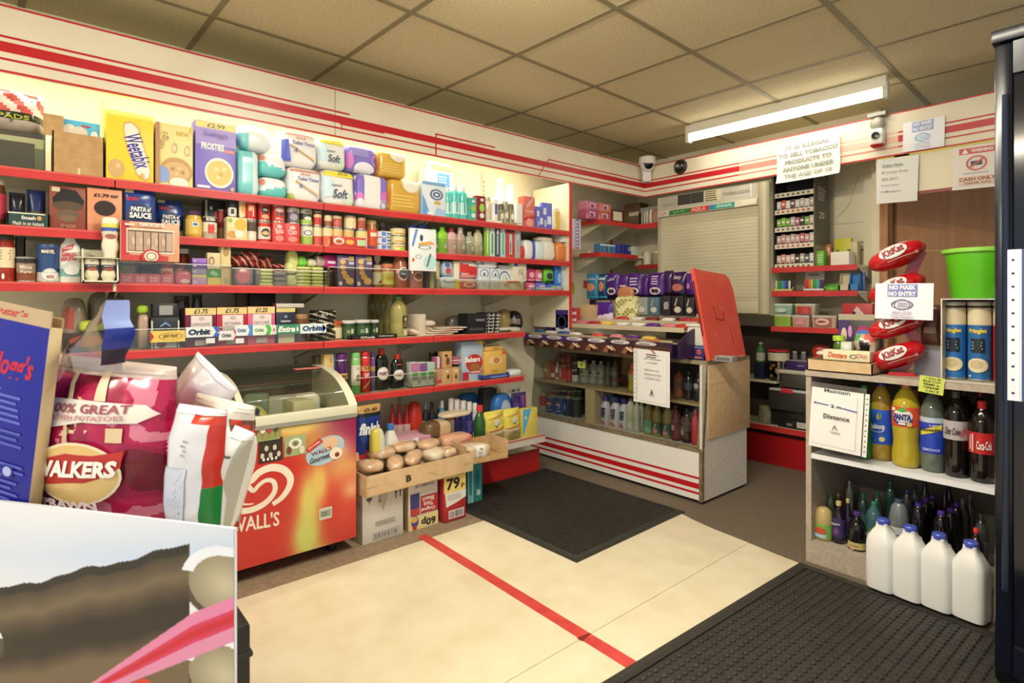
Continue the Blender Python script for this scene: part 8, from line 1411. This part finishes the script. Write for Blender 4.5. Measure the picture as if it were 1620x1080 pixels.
# ================================================================ DRINKS SHELF UNIT
UX0, UX1, UYF, UD = -1.02, -.34, 2.535, .44
un = empty('drinks_shelf_unit', (UX0, UYF, 0)); tag(un, 'grey-beige shelf unit of soft drinks beside the dark fridge', 'shelf unit'); UW = UX1 - UX0
UG = noisy('unit_laminate', '#a89a88', '#b8aa98', 50, 4, .6); UWH = M('#e6e6e6', .4)
MB().box(0, 0, 0, .022, UD, .822, UG).build('side_panel', un); MB().box(UW - .022, 0, 0, UW, UD, .822, UG).build('side_panel', un)
MB().box(.022, UD - .012, 0, UW - .022, UD, .80, M('#6c6254', .7)).build('back_panel', un)
MB().box(.022, 0, 0, UW - .022, .018, .092, UG).build('kick_panel', un); MB().box(.022, .018, .075, UW - .022, UD - .012, .092, UG).build('shelf_board', un)
MB().box(.022, .0, .446, UW - .022, UD - .012, .468, UWH).build('shelf_board', un)
MB().box(0, -.008, .798, UW, UD + .05, .822, UG).build('top_board', un)
PU_ = Plane('y', UYF); ZB, ZS, ZT_ = .0925, .4685, .8225
def U_(z, px, tp, l, prof, col, cap, i=.06, name='drink_bottle', **kw): return put(z, px, tp, bottle, name, 'bottle', l, pl=PU_, i=i, prof=prof, col=col, cap=cap, rough=.06, **kw)
U_(ZS, (1350, 1376), 610, 'green lemonade bottle behind the distance notice', 'soda', '#1c7c2c', '#2c8c3c', i=.06)
U_(ZS, (1372, 1407), 599, 'mango juice bottle with a blue label and blue cap', 'soda', '#a08430', '#2438c0', i=.08, label=(.20, .62, '#2c58c8'), capz=.04, prints=[('p', [(.42, .52), (.5, .6), (.52, .5)], '#e0d04c'), ('p', [(.52, .5), (.6, .6), (.62, .52)], '#7cb83c'), ('t', .46, .42, .62, .065, 'Rubicon', '#eef0f4', {'bold': .04, 'rot': .08}), ('g', .45, .38, .3, .03, '#dce4f4', .8), ('e', .66, .27, .12, .03, '#d8cc94')])
U_(ZS, (1405, 1451), 603, 'orange squeezy-waisted bottle with an orange and green label', 'pop', '#b5a02c', '#d8884c', i=.04, label=(.47, .70, '#d8502c'), capz=.045, prints=[('e', .5, .58, .34, .09, '#2c3c94'), ('e', .5, .60, .34, .075, '#e8e0d8'), ('p', [(.3, .66), (.5, .70), (.7, .66), (.5, .64)], '#4c9c3c'), ('t', .5, .585, .58, .075, 'FANTA', '#26307c', {'bold': .07}), ('r', .38, .50, .6, .52, '#eceae6'), ('e', .72, .51, .09, .025, '#dcb47c'), ('e', .2, .67, .08, .02, '#e8dcd0')])
U_(ZS, (1451, 1492), 612, 'clear lemonade bottle with a blue and yellow label', 'soda', '#5c665c', '#c8c4a0', i=.05, label=(.22, .64, '#2440b0'), bands=[(.85, 1, '#b8c4cc')], prints=[('p', [(.1, .42), (.95, .50), (.95, .57), (.1, .48)], '#d8c83c'), ('t', .5, .495, .8, .045, 'Schweppes', '#2a2c20', {'bold': .03, 'rot': .1}), ('t', .62, .55, .24, .025, '1.49', '#e6e4c8'), ('t', .55, .27, .6, .03, 'LEMONADE', '#b8c4e8')])
U_(ZS, (1488, 1529), 620, 'diet cola bottle with a silver label and dark cap', 'soda', '#15100e', '#55524e', i=.04, label=(.44, .66, '#b4acac'), prints=[('t', .46, .54, .6, .085, 'Diet Coke', '#2c2428', {'shear': .4}), ('p', [(.7, .5), (.95, .62), (.95, .55), (.75, .48)], '#b85c64')])
U_(ZS, (1528, 1572), 636, 'cola bottle with a red label and red cap beside the fridge', 'soda', '#140e0c', '#c0282c', i=.03, label=(.36, .62, '#b8201f'), capz=.05, prints=[('t', .66, .47, .52, .11, 'Coca-Cola', '#efe9e4', {'shear': .3, 'rot': .06}), ('r', .12, .4, .18, .58, '#d8a8a4'), ('r', .22, .38, .3, .6, '#d8a8a4')])
for j, (px, c, cp) in enumerate((((1425, 1462), '#8c8030', '#c8884c'), ((1505, 1540), '#14100e', '#3c3c3c'), ((1535, 1562), '#14100e', '#b02828'))): U_(ZS, px, 618, f'{["olive", "black silver-labelled", "black red-capped"][j]} bottle in the second row of the upper drinks shelf', 'soda', c, cp, i=.2)
LOW = [((1283, 1312), 802, 'round-shouldered apple drink with a green label', 'round', '#b8a068', None, .03, (.02, .48, '#7cb04c'), [('e', .5, .3, .3, .1, '#c8503c'), ('r', .2, .1, .8, .2, '#a4c8dc')]),
 ((1312, 1334), 795, 'dark blackcurrant squash with a purple label', 'squash', '#1c1420', '#c8b06c', .05, (.15, .6, '#3c2c5c'), [('t', .45, .48, .6, .06, 'Ribena', '#d8d0dc', {'rot': .2}), ('e', .5, .3, .2, .07, '#6c3c7c')]),
 ((1332, 1346), 790, 'second dark squash bottle with a gold cap', 'squash', '#241a2c', '#c4ac68', .10, (.15, .6, '#44345c'), []),
 ((1337, 1366), 812, 'black cordial with a purple cap and gold label', 'squash', '#100c12', '#4c2c7c', .03, (.05, .22, '#c8b474'), [('t', .5, .14, .5, .04, 'ORIGINAL', '#4a3c20'), ('e', .4, .05, .1, .03, '#d88090')]),
 ((1366, 1392), 796, 'teal mineral water bottle behind the first milk bottle', 'soda', '#3c5c64', '#2c7c5c', .07, (.1, .5, '#3c6c4c'), [('t', .5, .35, .7, .1, 'Volvic', '#e4e8e4', {'rot': -.2})]),
 ((1402, 1434), 792, 'clear water bottle with a white and blue label', 'round', '#6c7478', '#3c4c5c', .06, (.12, .55, '#2c5cb0'), [('r', .0, .44, 1, .56, '#d4d8dc'), ('t', .3, .3, .3, .1, '£1', '#dce4f0')])]
for px, tp, l, pr, c, cp, i, lb, prn in LOW: U_(ZB, px, tp, l + ' on the bottom shelf', pr, c, cp, i=i, label=lb, prints=prn, capz=.05)
BK_ = [((1336, 1348), 762, '#8c948c', '#a8a8a0', .31, 'tall clear bottle with a grey cap'), ((1306, 1318), 782, '#3c4c34', '#2c5c3c', .14, 'dim green bottle at the side panel'), ((1318, 1330), 782, '#4c4438', '#b8a060', .22, 'brown bottle with a gold cap'), ((1354, 1372), 782, '#44605c', '#2c7c54', .20, 'first teal water bottle'), ((1376, 1394), 779, '#44605c', '#2c7c54', .26, 'second teal water bottle'), ((1396, 1416), 762, '#3c5c58', '#1c6c4c', .31, 'third, tallest teal water bottle'), ((1424, 1442), 775, '#4c5458', '#2c3c8c', .24, 'first clear bottle with a navy cap'), ((1436, 1454), 768, '#4c5458', '#2c3474', .30, 'second clear bottle with a navy cap'), ((1453, 1470), 762, '#3c3c3c', '#1c1c1c', .31, 'dim bottle with a black cap'), ((1484, 1502), 776, '#241c2c', '#3c2478', .30, 'tall dark bottle with a violet cap'), ((1492, 1508), 768, '#2c2830', '#18181c', .32, 'dark bottle with a near-black cap'), ((1512, 1530), 790, '#4c5054', '#7c8490', .26, 'grey clear bottle with a pale cap'), ((1524, 1542), 784, '#3c3c40', '#6c6c70', .31, 'second grey bottle with a dull cap')]
for px, tp, c, cp, i, l in BK_: U_(ZB, px, tp, l + ' at the back of the bottom shelf', 'soda', c, cp, i=i)
for j, (px, tp, i) in enumerate((((1436, 1464), 797, .08), ((1450, 1474), 790, .16), ((1462, 1484), 785, .24), ((1472, 1500), 811, .05), ((1488, 1514), 806, .12), ((1500, 1522), 797, .2))): U_(ZB, px, tp, f'{ORD[j]} black cordial bottle with a purple cap behind the milk', 'round', '#0f0b10', '#4c2890', i=i, group='purple-capped cordial bottles', capz=.05)
U_(ZB, (1528, 1556), 838, 'cola bottle with a red cap behind the last milk bottle', 'soda', '#1c1410', '#c8342c', i=.0)
U_(ZB, (1538, 1562), 815, 'clear bottle with a blue label beside the fridge', 'soda', '#34383c', '#444', i=.1, label=(.2, .6, '#3c4c64'))
U_(ZB, (1440, 1462), 852, 'small red-labelled bottle behind the second milk bottle', 'soda', '#241410', '#c02c3c', i=.02, label=(.3, .6, '#a82c2c'))
# milk
MP = [(.035, 0), (.044, .004), (.046, .02), (.046, .155), (.043, .18), (.030, .205), (.021, .218), (.019, .228), (.019, .236)]
MK = [((1374, 1417), 836), ((1417, 1460), 847), ((1462, 1507), 857), ((1508, 1562), 870)]
for j, (px, tp) in enumerate(MK):
    p = onz((px[0] + px[1]) / 2, (938, 953, 969, 986)[j], 0); t = empty('milk_bottle', (p[0], p[1] + .012, .0165), R(-8)); tag(t, ['first milk bottle from the bare kick panel', 'second milk bottle from the bare kick panel', 'third milk bottle from the bare kick panel', 'milk bottle nearest the dark fridge, last of four'][j], 'milk bottle', 'milk bottles on the mat')
    s = 1.07; MB().lathe([(r * s, z * s) for r, z in MP], M('#ecebe6', .3), 28, 1, .95, sq=4.5).build('body', t, angle=1.0)
    MB().lathe([(.0215, .247), (.022, .248), (.022, .262), (.019, .266)], M('#4a5cc0', .35), 20).build('cap', t)
    MB().tube([(.018, .035, .14), (.018, .050, .155), (.018, .052, .19), (.014, .038, .215), (.008, .022, .225)], .010, M('#e6e5e0', .3), 8).build('handle', t)
# distance notice on the unit
a, b = ony(1280, 660, 2.51), ony(1362, 660, 2.51); zt, zb = ony(1320, 616, 2.51)[2], ony(1320, 712, 2.51)[2]
pocket('distance_notice', b[0] - a[0], zt - zb, [('t', .5, .965, .5, .06, 'Maintain', '#5c5c60'), ('t', .5, .72, .2, .055, '2 m', '#3c3c44'), ('p', [(.05, .74), (.1, .765), (.1, .75), (.36, .735), (.36, .72), (.1, .73), (.1, .715)], '#6c70a8'), ('p', [(.62, .72), (.9, .695), (.9, .675), (.62, .70)], '#6c70a8'), ('t', .52, .545, .5, .075, 'Distance', '#3c3c44'), ('p', [(.45, .34), (.5, .42), (.55, .34), (.53, .34), (.5, .39), (.47, .34)], '#5c5c60'), ('l', .42, .28, .62, .31, 1, '#8c8c90'), ('r', .03, .06, .9, .064, '#6c6c90'), ('r', .9, .06, .905, .9, '#6c6c90')], 'white two metre distance notice in a clear pocket on the unit', ((a[0] + b[0]) / 2, 2.505, zb), rot=(R(-3), R(2), 0), hs=1)
t = MB().box(-.038, -.0008, 0, .038, 0, .062, M('#c9d25c')).build('sticky_note', loc=(*ony(1472, 622, 2.522)[:2], ony(1472, 622, 2.522)[2]), rot=(0, R(6), 0)); tag(t, 'yellow-green handwritten note stuck on the top board', 'note')
printed('lettering', t, flat_surf(-.0008), .076, .062, [('t', .55, .88, .6, .12, '1 Pint Bl', '#2a3010'), ('t', .5, .7, .7, .12, 'BLUE COW', '#2a3010'), ('t', .5, .52, .66, .12, 'SEMI x', '#2a3010'), ('t', .5, .34, .6, .12, 'CREAM', '#2a3010'), ('t', .55, .15, .5, .12, '2 for 3', '#2a3010')])
# on top of the unit
PT = Plane('y', UYF)
t = put(ZT_, (1277, 1380), 575, tray, 'card_tray', 'tray', 'worn pale card tray of sweets on the near end of the unit', pl=PT, i=-.012, b=0, hh=.048, fh=.046, d=.26, col=CARD2)
put(ZT_, (1302, 1376), 569, carton, 'chew_bar_box', 'box', 'long cream chew sweet box with orange lettering', pl=PT, i=.0, b=.0495, hh=.042, d=.05, col='#dcd4ac', prints=[('t', .32, .5, .42, .55, 'Dexters', '#c8603c', {'bold': .05, 'shear': .2, 'rot': -.06}), ('g', .66, .45, .08, .22, '#5c6458', .6), ('g', .78, .55, .08, .2, '#c87c70', .5), ('e', .9, .5, .06, .2, '#c8a088')])
U_(ZT_, (1316, 1333), 531, 'small green bottle with a lime lid on the card tray', 'squash', '#3c6c1c', '#a8cc3c', i=.08, b=.0495, cap_r=1.15, capz=.18)
put(ZT_, (1330, 1347), 541, carton, 'gel_pack', 'packet', 'small clear and white pack beside the green bottle', pl=PT, i=.07, b=.0495, d=.03, col='#c8cbb8', prints=[('r', .3, .05, .75, .85, '#e4e6e4'), ('e', .45, .4, .1, .2, '#b8c4ac')])
put(ZT_, (1348, 1385), 528, softpack, 'sweet_bag', 'bag', 'crinkled clear bag with dark sweets and red-green ends', pl=PT, i=.10, b=.0495, d=.08, col='#b8a890', n=2.6, amp=.01, fr=24, fm=lambda x, y, z: '#1c1816' if abs(x) < .22 and .25 < z < .7 else '#d8685c' if z > .72 and x > 0 else '#5c9c4c' if z > .72 and x < -.2 else '#b8ac94')
put(ZT_, (1326, 1392), 507, carton, 'sherbet_box', 'box', 'dark printed sweet box with a bright pink and blue badge', pl=PT, i=.19, b=.0495, d=.05, col='#3a3834', prints=[('r', 0, 0, .3, 1, '#3c2c5c'), ('e', .62, .45, .22, .42, '#a82c6c'), ('e', .62, .55, .2, .2, '#3c7cc8'), ('t', .62, .55, .32, .2, 'Sherbet', '#c8dcec', {'rot': .05}), ('e', .15, .6, .07, .2, '#d8b4a4'), ('e', .3, .7, .05, .16, '#c88cc4'), ('e', .15, .2, .1, .2, '#c8ccb8')])
put(ZT_, (1288, 1316), 556, softpack, 'sweet_bag', 'bag', 'pale folded paper bag slumped on the end of the card tray', pl=PT, i=.12, b=.0495, d=.1, col='#d8c8bc', n=2.6, amp=.012, fm=lambda x, y, z: '#c84c50' if z > .6 and x > .1 else '#dccfc2')
# oval red tray stand
ks = empty('oval_sweet_stand', (-.70, 2.66, ZT_), R(18)); tag(ks, 'red zigzag display stand with four tilted oval trays', 'display stand')
KR = M('#b8141c', .2, coat=.5)
MB().prism([(-.055, 0), (.045, 0), (.035, .012), (-.045, .012)], -.05, .07, KR).build('base', ks)
zz = [(-.01, .0), (.055, .115), (.015, .20), (.06, .305), (.02, .385), (.06, .49)]
mb = MB(); L_ = [(x - .022, z) for x, z in zz]; R2 = [(x + .022, z) for x, z in zz]
for k in range(len(zz) - 1): mb.prism([L_[k], R2[k], R2[k + 1], L_[k + 1]], .02, .05, KR)
mb.build('zigzag_post', ks)
for k, zc in enumerate((.075, .20, .345, .475)):
    o = MB().soft(.205, .088, .12, KR, 2.2, 10, z0=-.044).build('oval_tray', ks, loc=(-.02, -.02, zc), rot=(R(-16), R(-24), 0))
    sf = lambda x, z, q: (x, -.06 * max(0, 1 - abs(x / .1025) ** 2.2 - abs(z / .044) ** 2.2) ** (1 / 2.2) - .0035 - q, z)
    printed('oval_badge', o, sf, .205, .088, [('e', .46, .56, .24, .30, '#e8e2de'), ('t', .46, .56, .38, .32, 'KitKat', '#8c1420', {'bold': .05, 'rot': .06, 'shear': .15}), ('r', .3, .17, .78, .2, '#e0b8b0'), ('e', .8, .2, .03, .05, '#e0b8b0')], z0=-.044, seg=26)
t = put(ZT_, (1455, 1487), 424, pouch, 'wafer_packet', 'packet', 'brown wafer packet with a blue oval leaning behind the notice', pl=PT, i=.15, b=.12, hh=.16, d=.03, col='#5c3428', prints=[('e', .4, .75, .28, .14, '#8cc4cc'), ('r', .2, .3, .8, .45, '#8c7464')])
t = MB().box(-.10, 0, 0, .10, .07, .12, M('#8c8a94')).build('display_carton', loc=(-.57, 2.70, ZT_), rz=0); tag(t, 'lilac-grey carton standing behind the oval tray stand', 'box')
MB().box(-.1, -.0005, .115, .1, .07, .24, M('#9c7c54')).build('card_back', t)
a, b = ony(1384, 470, 2.55), ony(1476, 470, 2.55); zt, zb = ony(1430, 448, 2.55)[2], ony(1430, 505, 2.55)[2]
NM = lambda c1, c2, c3: [('r', .22, .62, .74, .97, c1), ('t', .48, .885, .46, .13, 'NO MASK', '#ecebf4', {'bold': .05}), ('t', .48, .71, .48, .13, 'NO ENTRY', '#ecebf4', {'bold': .05}), ('g', .48, .41, .19, .13, c2, .88), ('g', .48, .41, .14, .15, c2, .9), ('r', .40, .45, .58, .465, c2), ('r', .40, .40, .58, .415, c2), ('r', .40, .35, .58, .365, c2), ('t', .48, .19, .34, .08, 'HELP STOP', c3), ('t', .48, .08, .38, .08, 'THE SPREAD', c3)]
t = paper('mask_notice', b[0] - a[0], zt - zb, NM('#8484c0', '#5c5480', '#b4b0c8'), '#eceaf2'); t.location = ((a[0] + b[0]) / 2, 2.55, zb); t.rotation_euler = (0, R(1), 0); tag(t, 'white no mask no entry notice fixed to the red oval tray stand', 'notice')
# crisp tube box and bucket
x0, x1 = ony(1491, 540, 2.56)[0], -.345
t = MB().box(x0 - .004, -.0, 0, x0, .18, .30, M('#d8d2c2')).box(x0, .176, 0, x1, .18, .30, M('#c8c2b0')).box(x0 - .004, 0, .30, x1, .18, .304, M('#d8d2c2')).box(x0, .0, .0, x1, .18, .004, M('#c8c2b0')).build('tube_carton', loc=(0, 2.555, ZT_)); tag(t, 'open card carton of crisp tubes under the green bucket', 'box')
for j, (px, c, lc) in enumerate((((1497, 1533), '#2a6cae', 'blue'), ((1535, 1571), '#27649f', 'darker blue'), ((1540, 1570), '#a8202c', 'red'))):
    u = put(ZT_ + .005, px, 494, can, 'crisp_tube', 'tube', f'{lc} crisp tube in the open carton under the bucket', pl=PT, i=.03 + .04 * j, ww=.07, hh=.285, bands=[(0, .72, c), (.72, .95, '#d8c8a8'), (.95, 1, '#3a3024')], lid='#c8c4b8', prints=[('l', .22, .86, .8, .9, 1, '#8c6c48'), ('t', .5, .63, .74, .075, 'Pringles', '#dcc04c', {'bold': .05, 'rot': .03}), ('r', .24, .36, .78, .54, '#14202c'), ('l', .3, .39, .72, .51, 3, '#c8d0d4'), ('e', .5, .2, .42, .09, '#ddd0a8'), ('e', .45, .21, .25, .06, '#c8b488'), ('e', .2, .06, .05, .015, '#d8dce4')] if j < 2 else [('t', .5, .63, .74, .075, 'Pringles', '#dcc04c', {'bold': .05}), ('e', .6, .25, .4, .14, '#d88c6c'), ('l', .22, .86, .8, .9, 1, '#8c6c48')]); u.location = (-.526 + .0725 * j, 2.635, ZT_ + .0055)
x, y, z = -.456, 2.67, ZT_ + .3045
gm = M('#58b31c', .3); t = MB().lathe([(.085, 0), (.088, .004), (.107, .165), (.113, .168), (.114, .178), (.106, .180), (.101, .172), (.083, .01)], gm, 32, caps=False).lathe([(.084, .006), (.083, .008)], gm, 32).build('plastic_bucket', loc=(x, y, z)); tag(t, 'bright green plastic bucket standing on the crisp tube carton', 'bucket')
MB().lathe([(.112, .166), (.117, .170), (.117, .182), (.111, .184), (.104, .180)], M('#8ed04a', .3), 32, caps=False).build('rim', t)
# ================================================================ DARK FRIDGE
FRX = -.333; fg = empty('drinks_fridge', (FRX, 2.10, 0)); tag(fg, 'tall navy black fridge standing at the edge of the view', 'fridge')
NV = M('#060a14', .3, 0, .4)
MB().box(0, .03, .02, .70, .68, 1.88, NV, .006).build('cabinet_body', fg)
MB().box(-.003, -.004, 1.855, .703, .68, 1.892, M('#080e1a', .3), .004).build('top_cap', fg)
MB().box(.004, .0, .06, .045, .028, 1.85, M('#080f1e', .25), .008).box(.655, .0, .06, .70, .028, 1.85, M('#080f1e', .25), .008).box(.045, .0, .06, .655, .028, .14, M('#080f1e', .25)).box(.045, 0, 1.76, .655, .028, 1.85, M('#080f1e', .25)).build('door_frame', fg)
MB().box(.045, .012, .14, .655, .02, 1.76, M('#050b18', .1, 0, .5)).build('door_glass', fg)
MB().tube([(.030, -.010, .3), (.030, -.010, 1.7)], .008, M('#0e1c34', .25), 10).build('door_handle', fg)
a = ony(1597, 395, 2.085); zt = a[2]; zb = ony(1600, 633, 2.085)[2]
t = MB().box(0, 0, 0, .30, .001, zt - zb, M('#e6e8f0')).build('pocket_notice', loc=(a[0] + .008, 2.083, zb)); tag(t, 'white sheet in a punched plastic pocket on the fridge door', 'notice')
mb = MB().box(-.012, -.0012, 0, .014, -.0004, zt - zb, M('#dfe2ea'))
for k in range(11): mb.lathe([(.0036, -.0003), (.0036, .0003)], M('#16203c'), 10, xf=Matrix.Translation((0, -.0014, (zt - zb) * (.05 + .088 * k))) @ Matrix.Rotation(R(90), 4, 'X'))
mb.build('punched_edge', t, flat=True); MB().box(.018, -.0012, .0, .024, -.0004, zt - zb, M('#3c5078')).build('blue_line', t)
# ================================================================ NOTICES ON THE FASCIA
def notice(px0, px1, py0, py1, items, l, y=FY - .012, rot=0, col='#efece4', curl=.0, name='notice'):
    a, b = ony(px0, 250, y), ony(px1, 250, y); m = (px0 + px1) / 2; zt, zb = ony(m, py0, y)[2], ony(m, py1, y)[2]
    t = paper(name, b[0] - a[0], zt - zb, items, col, curl=curl); t.location = ((a[0] + b[0]) / 2, y, zb); t.rotation_euler = (0, rot, 0); tag(t, l, 'notice'); return t
GR = '#9a9a92'; TL = {'bold': .05}
notice(1231, 1331, 220, 283, [('t', .5, .87, .7, .11, 'IT IS ILLEGAL', GR, TL), ('t', .5, .69, .94, .11, 'TO SELL TOBACCO', GR, TL), ('t', .5, .51, .74, .11, 'PRODUCTS TO', GR, TL), ('t', .5, .33, .82, .11, 'ANYONE UNDER', GR, TL), ('t', .5, .15, .76, .11, 'THE AGE OF 18', GR, TL)], 'curled tobacco age warning notice hanging over the striped fascia', rot=R(-1), curl=.02, col='#efeddc', name='tobacco_notice')
notice(1428, 1494, 189, 236, NM('#94acd0', '#7cb4d8', '#c4ccdc'), 'small blue no mask no entry notice on the striped fascia', rot=R(1.2), name='mask_notice', col='#eeeff2')
notice(1386, 1451, 249, 320, [('t', .38, .84, .5, .065, 'Dukes News', '#7c7c78'), ('r', .13, .79, .63, .795, '#7c7c78'), ('t', .44, .69, .66, .06, '87 Dukes Brow', '#a8a8a4'), ('t', .32, .54, .4, .06, 'BB2 6DH', '#a8a8a4'), ('t', .35, .39, .46, .06, 'Proprietor', '#a8a8a4'), ('t', .36, .25, .48, .06, 'H.Mangera', '#a8a8a4')], 'grey-white shop address sheet hanging below the striped fascia', y=FY - .01, rot=R(2), name='address_notice', col='#e4e4de')
notice(1506, 1576, 229, 298, [('r', .14, .80, 1, .94, '#c8443c'), ('p', [(.2, .82), (.28, .93), (.36, .82)], '#f0e8e0'), ('t', .66, .87, .5, .08, 'WARNING', '#f0e4e0', TL), ('g', .55, .58, .24, .17, '#c23c34', .82), ('r', .42, .53, .68, .63, '#2c2826'), ('p', [(.36, .48), (.4, .46), (.74, .68), (.70, .70)], '#c23c34'), ('l', .25, .33, .85, .38, 1, '#a8a49c'), ('r', .15, .10, 1, .28, '#e6c8ac'), ('t', .58, .22, .82, .08, 'CASH ONLY', '#7c2c28', {'bold': .03}), ('t', .58, .13, .6, .05, 'THANK YOU', '#7c2c28')], 'cash only warning notice with a red prohibition ring beside the fridge', y=FY - .012, rot=R(1.5), name='cash_notice', col='#eae4da')
